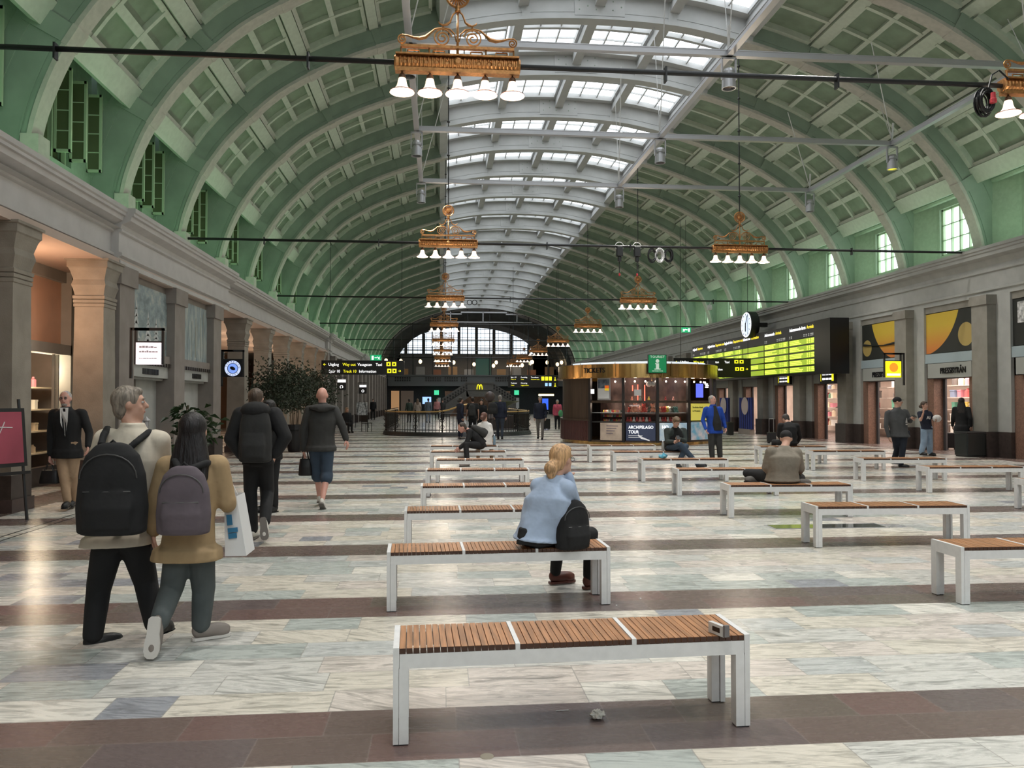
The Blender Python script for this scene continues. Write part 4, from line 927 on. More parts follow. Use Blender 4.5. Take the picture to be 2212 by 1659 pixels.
# ---------------------------------------------------------------- interior lights of arcade and shops
point('arcade_lamp', (-6.95, 13.6, 3.2), 55, (1, .64, .40), .15, wall_left)
point('arcade_lamp', (-7.9, 16.2, 2.2), 45, (1, .80, .55), .15, wall_left)
point('arcade_lamp', (-7.6, 20, 1.5), 16, (1, .75, .6), .15, wall_left)
for y in (26.9, 30.4, 33.8, 37.2, 40.6): point('arcade_lamp', (-8.6, y, 2.8), 60, (1, .72, .5), .2, wall_left)
for y in RP:
    if 12 < y < 62: area('shop_lamp', (18.2, y+2.0, 2.8), (0, 0, 0), 2.6, 2.4, 150, (1, .84, .74), wall_right)
# shopfront of the first arcade bay
MB().box(-7.7, -7.55, 12.3, 16.4, 2.68, 4.0).build('peach_panel', M_PEACH, wall_left)
m = MB(); m.box(-7.6, -7.35, 12.3, 16.45, 2.50, 2.70, 0); m.box(-7.6, -7.35, 16.4, 16.8, 0, 4.17, 0); m.box(-7.6, -7.45, 12.3, 16.4, 3.95, 4.17, 0); m.box(-7.5, -7.45, 16.1, 16.14, 0, 2.5, 0); m.box(-7.5, -7.45, 15.95, 15.98, 0, 2.5, 0); m.box(-7.6, -7.45, 12.3, 16.4, 0, .35, 1)
m.build('shopfront_frame', [M_STUC, M_STOND], wall_left)
for k in range(4):
    MB().box(-8.9, -8.2, 14.4, 17.8, .5+.45*k, .53+.45*k).build('display_shelf', mat('shelf_cream', (.75, .66, .50), .5), wall_left)
rn = random.Random(11)
GC = [mat('goods_%d' % i, c, .5) for i, c in enumerate([(.55, .12, .12), (.75, .62, .45), (.65, .25, .30), (.25, .30, .42), (.8, .78, .72), (.15, .13, .12), (.60, .42, .10), (.12, .32, .22)])]
def goods(x, y, z, w_, h_, m, label, cat, group):
    b = MB()
    if rn.random() < .5: b.lathe([(.001, 0), (w_/2, 0), (w_/2, h_*.7), (w_*.2, h_*.85), (w_*.2, h_), (.001, h_)], n=8)
    else: b.box(-w_/2, w_/2, -w_/2, w_/2, 0, h_*.8).box(-w_*.55, w_*.55, -w_*.55, w_*.55, h_*.8, h_)
    return tag(b.build('shop_goods', m, loc=(x, y, z)), label, cat, group)
for k in range(4):
    for i in range(7): goods(-8.35, 15.0+i*.33+rn.random()*.05, .53+.45*k, .12, .16+.14*rn.random(), GC[rn.choice((1, 2, 4, 1))], 'small cream or rose bottle or box on the lit shelves behind the suited man', 'goods', 'goods on the lit cream shelves')
# shop interiors on the board wall
for j, y in enumerate((20.92, 24.82, 32.62-3.9, 32.62, 36.52)):
    for k in range(5):
        MB().box(19.2, 19.9, y+.4, y+3.5, .35+.45*k, .38+.45*k).build('shop_shelf', mat('shop_shelf', (.55, .48, .42), .5), wall_right)
        for i in range(8): goods(19.35, y+.6+i*.36, .38+.45*k, .16+.1*rn.random(), .2+.15*rn.random(), GC[rn.randrange(8)], 'small packaged goods on the lit shelves inside the shop doorways', 'goods', 'goods on the shelves of the shops')
def prop(name, loc, parts, label, cat, rz=0, group=None):
    e = empty(name, loc, rz, label, cat, group)
    for nm, mb_, m in parts: mb_.build(nm, m, e)
    return e
# lit fridge panel with a screen in the doorway with the dark haired woman
m = MB().box(-.4, .4, -.02, .02, .6, 1.9); mf = MB().box(-.46, .46, 0, .05, .1, 1.96)
tt = MB(); [tt.box(-.2, .25, -.05, -.03, 1.5-.12*i, 1.56-.12*i) for i in range(4)]; [tt.box(-.2+.14*i, -.12+.14*i, -.05, -.03, .8, 1.05) for i in range(4)]
prop('price_display', (16.95, 21.6+1.0, .1), [('frame', mf, M_WHITE), ('panel', m, mat('price_blue', (.35, .45, .80), .4, emit=.7)), ('print', tt, mat('print_dark', (.1, .08, .15), .5))], 'pale blue upright price display inside the doorway with the dark haired woman', 'display', R(-35))
prop('serving_counter', (17.3, 21.5, 0), [('body', MB().box(-.5, .5, -.9, .9, 0, .95), M_WHITE), ('top', MB().box(-.55, .55, -.95, .95, .95, 1.0), mat('counter_top', (.75, .7, .66), .4))], 'white serving counter in the doorway behind the dark haired woman', 'counter')
prop('till_screen', (17.1, 21.5, 1.0), [('stand', MB().box(-.03, .03, -.03, .03, 0, .2), M_BLACK), ('screen', MB().box(-.2, .2, -.02, .02, .2, .5), M_WHITE)], 'white till screen standing on the serving counter', 'screen', R(-30))
p = atf(2060, 970); 
for k in range(5):
    lab = 'yellow plastic basket in the stack by the shop doorway, '+['lowest', 'second lowest', 'middle', 'second from top', 'topmost'][k]
    m = MB(); q = .16; sec = [(q, 0), (q*1.12, .10), (q*1.18, .105), (q*1.18, .125), (q*1.1, .125), (q*.95, .02)]
    vs = [v for r, z in sec for v in ((-r*1.3, -r, z), (r*1.3, -r, z), (r*1.3, r, z), (-r*1.3, r, z))]; fs = [(i*4+a, i*4+(a+1) % 4, i*4+4+(a+1) % 4, i*4+4+a) for i in range(5) for a in range(4)]+[(20, 21, 22, 23)]
    tag(m.add(vs, fs).build('basket', mat('basket_yellow', (.80, .55, .01), .4), loc=(16.15, 20.98-.2+1.0, .128*k)), lab, 'basket', 'stacked yellow baskets')
# litter bins and dark boxes
def bin_(name, px0, px1, pyb, pyt, lab, X=None):
    a, b = atf(px0, pyb), atf(px1, pyb); w_ = b.x-a.x; h_ = (pyb-pyt)/1694.3*a.y
    e = empty(name, ((a.x+b.x)/2, a.y+w_/2, 0), label=lab, cat='bin')
    MB().box(-w_/2, w_/2, -w_/2, w_/2, .03, h_-.03).build('body', mat('bin_black', (.012, .016, .016), .35), e, bevel=.03)
    MB().box(-w_/2-.01, w_/2+.01, -w_/2-.01, w_/2+.01, h_-.05, h_).build('lid', M_BLACK, e, bevel=.01); MB().box(-w_*.45, w_*.45, -w_*.45, w_*.45, 0, .04).build('foot', M_BLACK, e)
    return e
bin_('litter_bin', 2090, 2134, 988, 930, 'large square black litter bin before the shop pilaster')
bin_('litter_bin', 1964, 1989, 966, 944, 'low black box bin behind the woman in jeans')
bin_('litter_bin', 773, 787, 905, 889, 'small dark bin by the far arcade pilasters, beside the seated woman')
bin_('litter_bin', 1573, 1586, 940, 911, 'tall dark bin between the blue striped banners')
# striped round-badge banners
def banner(px0, px1, py0, py1, X, lab):
    v = CAMM @ Vector(((px0-1106)/1694.3, (829.5-py0)/1694.3, -1)); Y = v.y*X/v.x; Y2 = (lambda q: q.y*X/q.x)(CAMM @ Vector(((px1-1106)/1694.3, 0, -1)))
    e = empty('striped_banner', (X, min(Y, Y2), 0), label=lab, cat='banner'); wd = abs(Y-Y2)
    m = MB(); m.box(-.04, .04, 0, wd, .25, 1.75, 0)
    for i in range(6): m.box(-.06, -.04, wd*(i+.15)/6, wd*(i+.5)/6, .25, 1.75, 1)
    m.build('cloth', [mat('navy', (.012, .018, .09), .6), mat('blue_stripe', (.03, .05, .28), .6)], e)
    MB().lathe([(.001, 0), (min(wd*.40, .42), 0)], n=24, M=Matrix.Translation((-.075, wd/2, 1.35)) @ Matrix.Rotation(pi/2, 4, 'Y')).build('badge', mat('badge_beige', (.50, .42, .40), .6), e)
    MB().box(-.12, .12, .1, wd-.1, 0, .25).build('foot', mat('foot_beige', (.3, .25, .22)), e)
banner(1598, 1626, 862, 925, 14.6, 'navy striped banner with a round beige badge, by the lit white doorway')
banner(1556, 1575, 862, 925, 14.6, 'navy striped banner with a round badge, half behind the man in blue')
o = text('window_lettering', 'DI', .55, (RX-.2, 38.4, 1.75), (pi/2, pi/2, -pi/2), M_SBLACK, ext=.01); tag(o, 'large sideways black letters on the pale lit doorway by the banner', 'lettering')
for y, lab in ((28.72+1.2, 0), ): pass
# small direction signs under the board
def mini(px, py, X, w_, h_, lab):
    v = CAMM @ Vector(((px-1106)/1694.3, (829.5-py)/1694.3, -1)); t = X/v.x; s = empty('doorway_sign', (X, v.y*t, 1.6+v.z*t), label=lab, cat='sign')
    MB().box(0, .12, -w_/2, w_/2, -h_/2, h_/2).build('sign_box', M_SBLACK, s); m = MB()
    for r in (.12, -.22):
        q = w_*.3
        for k in range(3): m.box(-.01, 0, q-.36*w_/2, q, h_*r, h_*(r+.14)); q -= .46*w_/2
    m.build('lettering', M_SWHITE, s); m = MB(); m.box(-.01, 0, -w_*.46, -w_*.34, -h_*.3, h_*.35); m.box(-.01, 0, w_*.40, w_*.42, -h_*.3, h_*.3); m.build('pictogram', M_YEL, s)
mini(1692, 821, 15.3, 1.25, .42, 'small black sign with white lettering and one yellow square under the board middle')
mini(1786, 814, 15.0, 1.15, .55, 'small black direction sign under the board end with yellow squares')
# ---------------------------------------------------------------- murals
def mural(y, lab, seed):
    mm = bpy.data.materials.new('painted_landscape'); mm.use_nodes = True; nt = mm.node_tree; b = nt.nodes['Principled BSDF']; b.inputs['Roughness'].default_value = .7
    tc = nt.nodes.new('ShaderNodeTexCoord'); mp = nt.nodes.new('ShaderNodeMapping'); nt.links.new(tc.outputs['Object'], mp.inputs[0]); mp.inputs['Location'].default_value = (seed, seed, 0)
    mp.inputs['Scale'].default_value = (1, 1.0, 1.3) if seed < 2 else (1, 2.2, .5)
    n = nt.nodes.new('ShaderNodeTexNoise'); n.inputs['Scale'].default_value = 2.6; n.inputs['Detail'].default_value = 8; n.inputs['Roughness'].default_value = .7; nt.links.new(mp.outputs[0], n.inputs[0])
    r = nt.nodes.new('ShaderNodeValToRGB'); nt.links.new(n.outputs[0], r.inputs[0]); e = r.color_ramp.elements; e[0].position = .35; e[0].color = (.17, .21, .21, 1); e[1].position = .62; e[1].color = (.42, .44, .40, 1)
    q = e.new(.5); q.color = (.27, .33, .34, 1); nt.links.new(r.outputs[0], b.inputs['Base Color'])
    p = empty('mural', (LX-.18, y, 2.60), label=lab, cat='painting')
    MB().box(-.05, 0, 0, 2.3, 0, 1.42).build('canvas', mm, p)
    m = MB(); rnn = random.Random(seed)
    for k in range(3 if seed < 2 else 7):
        yy = .25+rnn.random()*1.8; hh = rnn.uniform(.5, .95) if seed < 2 else rnn.uniform(.7, 1.2)
        if seed < 2:
            for t in range(6): z = .15+hh*t/6; w_ = .26*(1-t/6.5); m.add([(.005, yy-w_, z), (.005, yy+w_, z), (.005, yy, z+hh/4)], [(0, 1, 2)])
        else: m.box(0, .005, yy-.015, yy+.015, .1, .1+hh)
    m.build('painted_trees', mat('paint_pale', (.52, .54, .53), .7) if seed < 2 else mat('paint_bark', (.30, .31, .27), .7), p)
mural(16.25, 'pale winter landscape mural with snowy trees, the nearer of two', 1)
mural(19.35, 'pale blue and cream mural with thin tree trunks, the farther of two', 2)
for y, lab, tx in ((17.0, 'dark raised lettering on the grey fascia under the nearer mural', 'ııılıı ıılı'), (20.3, 'dark raised lettering on the grey fascia under the farther mural', 'ıılıı')):
    m = MB(); rnn = random.Random(int(y)); q = 0
    while q < (.85 if y < 18 else .7): w_ = rnn.uniform(.03, .07); m.box(0, .02, q, q+w_, 0, .12); q += w_+.02
    tag(m.build('fascia_lettering', M_SBLACK, loc=(LX-.14, y, 2.16)), lab, 'lettering')
# ---------------------------------------------------------------- easel
ez = empty('easel_sign', (-5.72, 10.75, 0), R(62), 'dark framed easel sign with a pink poster at the photo edge', 'sign')
m = MB()
for q in (-.42, .42): m.tube([(q, 0, 0), (q*.9, .14, 1.62)], .02, 6)
m.tube([(0, .55, 0), (0, .14, 1.55)], .018, 6); m.box(-.45, .45, -.02, .02, .62, .66)
m.build('stand', M_BLACK, ez); M_ = Matrix.Translation((0, .06, .72)) @ Matrix.Rotation(R(-6), 4, 'X')
MB().box(-.44, .44, -.03, .01, 0, .78, M=M_).build('frame', M_BLACK, ez)
pk = MB().box(-.39, .39, -.04, -.03, .05, .73, M=M_).build('poster', mat('poster_pink', (.30, .055, .085), .5, var=.3, scale=1.2), ez)
m = MB(); m.tube([M_ @ Vector(v) for v in ((-.2, -.045, .5), (-.05, -.045, .2), (.15, -.045, .6))], .006, 4); m.tube([M_ @ Vector(v) for v in ((-.3, -.045, .55), (.25, -.045, .52))], .006, 4); m.build('script_lettering', M_WHITE, ez)
# ---------------------------------------------------------------- kiosk
KX, KY, KR = 7.75, 30.45, 2.98
M_KW = mat('kiosk_wood', (.058, .036, .024), .4, var=.3, scale=2, stretch=(6, 6, .4)); M_FL = mat('kiosk_flutes', (.075, .028, .024), .35)
kk = empty('ticket_kiosk', (KX, KY, 0), label='round ticket kiosk with a brass crown, dark wood and glazed display windows', cat='kiosk')
M_TEX = mat('kiosk_dark', (.02, .018, .018), .4)
def RM(a):
    old, new = (241, 262, 279.5, 297, 313, 330), (220.9, 246.5, 269.7, 293.8, 323.7, 345)
    for i in range(5):
        if a <= old[i+1] or i == 4: return new[i]+(a-old[i])/(old[i+1]-old[i])*(new[i+1]-new[i])
def RK(a): return R(RM(a))
def cyl(mb, r, z0, z1, a0, a1, n=None, th=.06, mi=0):
    n = n or max(3, int(abs(a1-a0)/.06)); mb.lathe([(r-th, z0), (r, z0), (r, z1), (r-th, z1), (r-th, z0)], n=n, a0=a0, a1=a1, mi=mi); return mb
cyl(MB(), KR-.04, 0, .12, 0, 2*pi, 72, .5).build('base_ring', M_BRASS, kk)
aW0, aW1 = R(176), R(238)     # blank wood part, seen on the photo's left of the kiosk
cyl(MB(), KR-.05, .12, 2.46, R(20), R(185), 40).build('rear_panel', M_KW, kk)
cyl(MB(), KR-.02, .88, 2.46, R(185), RK(241), 20).build('wood_panel', M_KW, kk)
m = MB()
for i in range(46):
    a = R(150+70.5*i/45); m.tube([(KR*cos(a), KR*sin(a), .12), (KR*cos(a), KR*sin(a), .86)], .045, 6)
m.build('fluted_wainscot', M_FL, kk); cyl(MB(), KR+.06, .86, .92, R(150), RK(241), 30, .12).build('wainscot_rail', M_KW, kk)
cyl(MB(), KR+.12, 2.46, 2.93, 0, 2*pi, 90, .06).build('brass_crown', M_BRASS, kk)
cyl(MB(), KR+.18, 2.42, 2.47, 0, 2*pi, 90, .4).build('crown_lip', M_BRASS, kk)
MB().lathe([(.01, 3.05), (KR*.8, 3.03), (KR+.02, 2.96)], n=60).build('roof', mat('kiosk_roof', (.62, .64, .66), .5), kk)
cyl(MB(), KR-.3, 2.95, 3.02, R(190), R(330), 40, .3).build('lit_rim', mat('kiosk_lit_rim', (.85, .93, 1), .5, emit=.6), kk)
edges = [241, 262, 279.5, 297, 313, 330]      # bearings of the window posts round the drum
for i, a in enumerate(edges):
    a = RK(a); MB().box(-.05, .05, -.05, .05, .1, 2.46, M=Matrix.Translation((KR*cos(a), KR*sin(a), 0)) @ Matrix.Rotation(a, 4, 'Z')).build('window_post', M_TEX, kk)
cyl(MB(), KR+.02, 1.52, 1.60, RK(241), R(340), 40, .2).build('sill_rail', M_KW, kk)
cyl(MB(), KR-.0, .10, .16, RK(241), R(340), 40, .2).build('bottom_rail', M_KW, kk); cyl(MB(), KR-.02, .80, .84, RK(241), R(297), 40, .1).build('mid_rail', M_TEX, kk)
cyl(MB(), KR-.9, .1, 2.46, R(215), R(352), 30, .04).build('inner_wall', mat('kiosk_inner', (.06, .035, .03), .6, var=.6, scale=3), kk)
cyl(MB(), KR-.05, .1, 2.46, R(345), R(380), 20).build('rear_panel', M_KW, kk)
cyl(MB(), KR-.1, 1.15, 1.17, RK(241), RK(313), 30, .7).build('display_shelf', mat('kiosk_glass_shelf', (.4, .42, .42), .2), kk)
cyl(MB(), KR-.1, .82, .84, RK(241), RK(313), 30, .7).build('display_shelf', mat('kiosk_glass_shelf'), kk)
def poster(a0, a1, z0, z1, m, nm='poster', r=.0, n=None): return cyl(MB(), KR+.005+r, z0, z1, RK(a0), RK(a1), n or 8, .02).build(nm, m, kk)
def curved_text(body, a, z, size, m, r=.02, sx=1.0, nm='lettering'):
    me = text_mesh(body, size, .003); me.materials.clear(); me.materials.append(m)
    for v in me.vertices:
        th = RK(a)+v.co.x*sx/KR; rr = KR+r+v.co.z; v.co = Vector((rr*cos(th), rr*sin(th), z+v.co.y))
    o = bpy.data.objects.new(nm, me); col.objects.link(o); o.parent = kk; return o
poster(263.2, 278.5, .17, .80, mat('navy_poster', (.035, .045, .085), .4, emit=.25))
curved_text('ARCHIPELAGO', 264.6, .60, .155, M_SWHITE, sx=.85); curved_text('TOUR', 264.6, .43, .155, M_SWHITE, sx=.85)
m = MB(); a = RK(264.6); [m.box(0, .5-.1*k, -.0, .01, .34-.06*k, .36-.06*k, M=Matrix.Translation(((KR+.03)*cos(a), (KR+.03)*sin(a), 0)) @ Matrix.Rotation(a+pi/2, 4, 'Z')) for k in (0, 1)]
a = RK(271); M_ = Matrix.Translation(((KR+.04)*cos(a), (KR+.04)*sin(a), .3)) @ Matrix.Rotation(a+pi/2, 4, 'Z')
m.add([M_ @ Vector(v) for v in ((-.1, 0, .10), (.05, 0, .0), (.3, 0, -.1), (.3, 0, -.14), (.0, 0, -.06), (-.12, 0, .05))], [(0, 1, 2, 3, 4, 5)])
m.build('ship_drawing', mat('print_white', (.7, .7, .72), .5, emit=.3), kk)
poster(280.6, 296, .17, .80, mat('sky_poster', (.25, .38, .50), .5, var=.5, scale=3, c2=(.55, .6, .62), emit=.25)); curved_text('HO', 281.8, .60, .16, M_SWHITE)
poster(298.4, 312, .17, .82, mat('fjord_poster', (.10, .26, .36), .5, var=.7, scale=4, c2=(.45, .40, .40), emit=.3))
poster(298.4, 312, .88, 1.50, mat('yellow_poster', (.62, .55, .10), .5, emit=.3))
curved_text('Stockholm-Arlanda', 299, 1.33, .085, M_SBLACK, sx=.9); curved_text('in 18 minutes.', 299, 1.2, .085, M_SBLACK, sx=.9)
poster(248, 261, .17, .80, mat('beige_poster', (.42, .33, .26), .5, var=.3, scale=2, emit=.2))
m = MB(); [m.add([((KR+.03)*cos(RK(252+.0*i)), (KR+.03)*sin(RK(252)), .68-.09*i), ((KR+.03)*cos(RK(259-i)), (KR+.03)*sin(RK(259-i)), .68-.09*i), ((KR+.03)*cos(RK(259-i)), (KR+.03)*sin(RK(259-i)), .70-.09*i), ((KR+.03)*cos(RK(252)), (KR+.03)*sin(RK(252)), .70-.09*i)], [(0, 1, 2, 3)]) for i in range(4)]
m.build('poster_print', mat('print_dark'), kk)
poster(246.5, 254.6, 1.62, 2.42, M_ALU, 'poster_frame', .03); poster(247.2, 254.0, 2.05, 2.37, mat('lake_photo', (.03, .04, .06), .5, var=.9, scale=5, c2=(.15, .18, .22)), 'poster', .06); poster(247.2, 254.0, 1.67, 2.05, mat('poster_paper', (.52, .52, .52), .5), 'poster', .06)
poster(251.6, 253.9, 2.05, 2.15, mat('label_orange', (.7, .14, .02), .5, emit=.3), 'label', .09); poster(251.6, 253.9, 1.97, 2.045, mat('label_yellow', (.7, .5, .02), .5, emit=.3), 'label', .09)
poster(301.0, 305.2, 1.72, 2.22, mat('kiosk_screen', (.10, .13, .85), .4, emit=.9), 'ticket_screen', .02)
m = MB()
for a in (306.5, 307.3, 308.2):
    for z in (2.1, 2.16, 2.22): m.ell(((KR+.03)*cos(RK(a+.3*(z*10 % 2))), (KR+.03)*sin(RK(a)), z), .03, .03, .025, 6, 4)
m.build('lit_logo', M_SWHITE, kk)
poster(241.6, 244, 1.86, 2.02, M_SWHITE, 'small_lit_sign', .02)
m = MB()
for a, z0, z1 in ((266.5, 1.95, 2.15), (269.5, 1.62, 2.18), (273.5, 1.58, 2.17)): m.tube([((KR-.3)*cos(RK(a)), (KR-.3)*sin(RK(a)), z0), ((KR-.3)*cos(RK(a)), (KR-.3)*sin(RK(a)), z1)], .016, 6)
m.build('red_neon_tube', mat('neon_red', (1, .10, .06), .4, emit=3), kk)
poster(267.6, 271.2, 1.78, 2.0, mat('poster_paper'), 'notice', .01)
curved_text('KALAHÄST', 265.2, 1.40, .075, mat('print_white'), sx=.95)
for i in range(14):
    a = RK(243+i*6.2); z = 2.30; MB().ell(((KR-.35)*cos(a), (KR-.35)*sin(a), z), .035, .035, .035, 8, 6).build('spot_bulb', mat('bulb', (1, .85, .7), .4, emit=5), kk)
for a in (250, 268, 288, 306): point('kiosk_lamp', (KX+(KR-.45)*cos(RK(a)), KY+(KR-.45)*sin(RK(a)), 1.42), 6, (1, .78, .6), .05); point('kiosk_lamp', (KX+(KR-.45)*cos(RK(a)), KY+(KR-.45)*sin(RK(a)), 2.3), 7, (1, .8, .65), .05)
for i, (tx, a) in enumerate((('TICKETS', 238), ('TICKETS', 322))): curved_text(tx, a, 2.62, .26, M_SBLACK, .14, nm='crown_lettering', sx=.9)
for a in (236, 258, 286, 300): MB().tube([((KR+.16)*cos(RK(a)), (KR+.16)*sin(RK(a)), 2.46), ((KR+.16)*cos(RK(a)), (KR+.16)*sin(RK(a)), 2.98)], .012, 5).build('brass_rod', M_BRASS, kk)
ts_ = empty('tourist_sign', at(1420, 786, KY-KR-.35), label='green square tourist information sign standing on the kiosk crown', cat='sign')
MB().box(-.34, .34, 0, .07, -.33, .33).build('board', M_SBLACK, ts_, bevel=.01); MB().box(-.32, .32, -.012, 0, -.31, .31).build('green_face', mat('tourist_green', (.005, .22, .08), .5, emit=.25), ts_)
me_w = mat('tourist_white', (.6, .68, .62), .5, emit=.25)
text('lettering', 'TOURIST', .115, (0, -.016, .21), FRONT, me_w, ts_, 'CENTER', spacing=1.15); text('lettering', 'INFORMATION', .05, (0, -.016, -.27), FRONT, me_w, ts_, 'CENTER', spacing=1.2)
m = MB(); m.lathe([(.001, 0), (.065, 0)], n=20, M=Matrix.Translation((.0, -.016, .10)) @ Matrix.Rotation(pi/2, 4, 'X')); m.box(-.055, .055, -.018, -.012, -.18, .02); m.box(-.085, .055, -.018, -.012, -.01, .02); m.box(-.11, .11, -.018, -.012, -.20, -.17)
m.build('letter_i', me_w, ts_); MB().box(-.2, -.17, .02, .05, -.6, -.3).box(.17, .2, .02, .05, -.6, -.3).build('leg', M_BRASS, ts_)
# souvenirs behind the kiosk glass
sv = [(.55, .08, .06), (.65, .30, .20), (.12, .25, .22), (.6, .5, .1), (.5, .48, .45), (.35, .05, .05), (.7, .35, .3), (.10, .12, .10)]
SM = [mat('souvenir_%d' % i, c, .7) for i, c in enumerate(sv)]
def plush(a, z, s, m, label='small soft toy or souvenir behind the kiosk display glass', r=.35, group='souvenirs in the kiosk windows'):
    mm = MB(); mm.ell((0, 0, s*.4), s*.45, s*.35, s*.4, 8, 6); mm.ell((0, -s*.1, s*.95), s*.28, s*.28, s*.28, 8, 6)
    for q in (-1, 1): mm.ell((q*s*.2, -s*.05, s*1.22), s*.09, s*.07, s*.14, 6, 4); mm.ell((q*s*.32, -s*.25, s*.12), s*.14, s*.25, s*.12, 6, 4)
    o = mm.build('souvenir', m, smooth=True, loc=(KX+(KR-r)*cos(RK(a)), KY+(KR-r)*sin(RK(a)), z)); o.rotation_euler.z = RK(a)+pi/2
    return tag(o, label, 'souvenir', group)
for i in range(18): plush(263.5+i*1.85 if i < 8 else 281+(i-8)*1.6, .84, .13, SM[[5, 0, 4, 5, 6, 0, 4, 5, 1, 4][i % 10]])
for i in range(9): plush(264.5+i*1.7, 1.17, .15+.05*(i % 3), SM[[0, 1, 1, 6, 1, 0, 6, 7, 1][i]])
for i in range(9): plush(281.5+i*1.6, 1.17, .17, SM[[3, 1, 0, 0, 3, 4, 7, 2, 2][i]], r=.45)
for i in range(14):
    for z in (.84, 1.0, 1.17): plush(245.5+i*1.1, z, .07, SM[(i*3+int(z*10)) % 8], r=.5)
for i in range(6): plush(266+i*5, 1.62, .10, SM[(i+1) % 8])
for a, s in ((276, .2), (278.5, .17)): MB().ell((KX+(KR-.35)*cos(RK(a)), KY+(KR-.35)*sin(RK(a)), 2.2), s*.5, s*.5, s*.5, 10, 8).build('souvenir', SM[4], smooth=True); tag(bpy.data.objects[-1] if False else col.objects[-1], 'round pale hanging souvenir ball behind the upper kiosk glass', 'souvenir', 'pale balls in the kiosk')
# ---------------------------------------------------------------- well railing with brass handrail
rl = empty('stairwell_railing', (0, 0, 0), label='curved black iron railing with a brass handrail round the stairwell', cat='railing')
path = []
cx0, cx1 = -2.65, 4.35
for i in range(41):
    t = pi+pi*i/40; path.append(Vector((.85+3.5*math.copysign(abs(cos(t))**.75, cos(t)), 39.0+3.8*math.copysign(abs(sin(t))**.8, sin(t)), 0)))
path = [Vector((cx0, 50, 0)), Vector((cx0, 44.5, 0)), Vector((cx0, 41, 0))]+path+[Vector((cx1, 41, 0)), Vector((cx1, 44.5, 0)), Vector((cx1, 50, 0))]
def along(pts, step):
    out = []; acc = 0
    for a, b in zip(pts[:-1], pts[1:]):
        L_ = (b-a).length; t = acc
        while t < L_: out.append(a+(b-a)*(t/L_)); t += step
        acc = t-L_
    return out
m = MB(); m.tube([p+Vector((0, 0, .10)) for p in path], .10, 6); m.tube([p+Vector((0, 0, .03)) for p in path], .13, 6); m.build('plinth', M_BLACK, rl)
m = MB(); m.tube([p+Vector((0, 0, .28)) for p in path], .02, 5); m.tube([p+Vector((0, 0, 1.02)) for p in path], .025, 5); m.build('rail_bar', M_BLACK, rl)
m = MB()
for p in along(path, .155): m.tube([p+Vector((0, 0, .1)), p+Vector((0, 0, 1.0))], .014, 4)
m.build('baluster_row', M_BLACK, rl)
for i, p in enumerate(along(path, 1.25)):
    m = MB(); m.tube([p+Vector((0, 0, .0)), p+Vector((0, 0, 1.18))], .035, 6)
    for q in (.42, .72, .9): m.tube([p+Vector((.09*cos(2*pi*j/10), -.02, q+.09*sin(2*pi*j/10))) for j in range(10)], .013, 4, closed=True)
    m.build('scroll_post', M_BLACK, rl)
bump = lambda p: 1.10+.34*math.exp(-((p.x-1.25)/.75)**2) if p.y < 41 else 1.10
MB().tube([p+Vector((0, 0, bump(p))) for p in along(path, .3)], .035, 8).build('brass_handrail', mat('handrail_brass', (.62, .40, .16), .3, metal=.7), rl, smooth=True)
MB().lathe([(.001, 0), (.30, 0), (.30, .1), (.22, .15), (.12, .4), (.10, .9), (.16, .98), (.001, 1.0)], n=16).ell((0, 0, 1.28), .29, .29, .29, 16, 12).build('globe_sculpture', mat('sculpture_bronze', (.09, .065, .06), .35), smooth=True, loc=(2.75, 43.5, .55))
tag(col.objects[-1], 'dark round globe sculpture on a pedestal in the stairwell', 'sculpture'); MB().box(2.3, 3.2, 43.0, 44.0, 0, .55).build('sculpture_plinth', M_STOND); tag(col.objects[-1], 'dark stone plinth under the globe sculpture in the stairwell', 'plinth')
MB().lathe([(.001, 0), (.1, 0), (.12, .55), (.75, .78), (.80, .84), (.001, .80)], n=20).build('bronze_bowl', mat('bowl_green', (.13, .14, .08), .4), smooth=True, loc=(3.75, 45, .75)); tag(col.objects[-1], 'wide shallow greenish bronze bowl beside the globe sculpture', 'bowl')
MB().box(3.3, 4.2, 44.6, 45.4, 0, .75).build('sculpture_plinth', M_STOND); tag(col.objects[-1], 'dark stone plinth under the wide bronze bowl', 'plinth')
# far easel board
fe = empty('easel_board', (-4.6, 47, 0), label='far white easel board before the dark wall end', cat='sign'); MB().box(-.32, .32, 0, .03, .75, 1.5).build('board', mat('sheet_white'), fe); m = MB(); [m.tube([(q, 0, 0), (q*.4, 0, 1.6)], .02, 5) for q in (-.4, .4)]; m.build('stand', M_BLACK, fe)
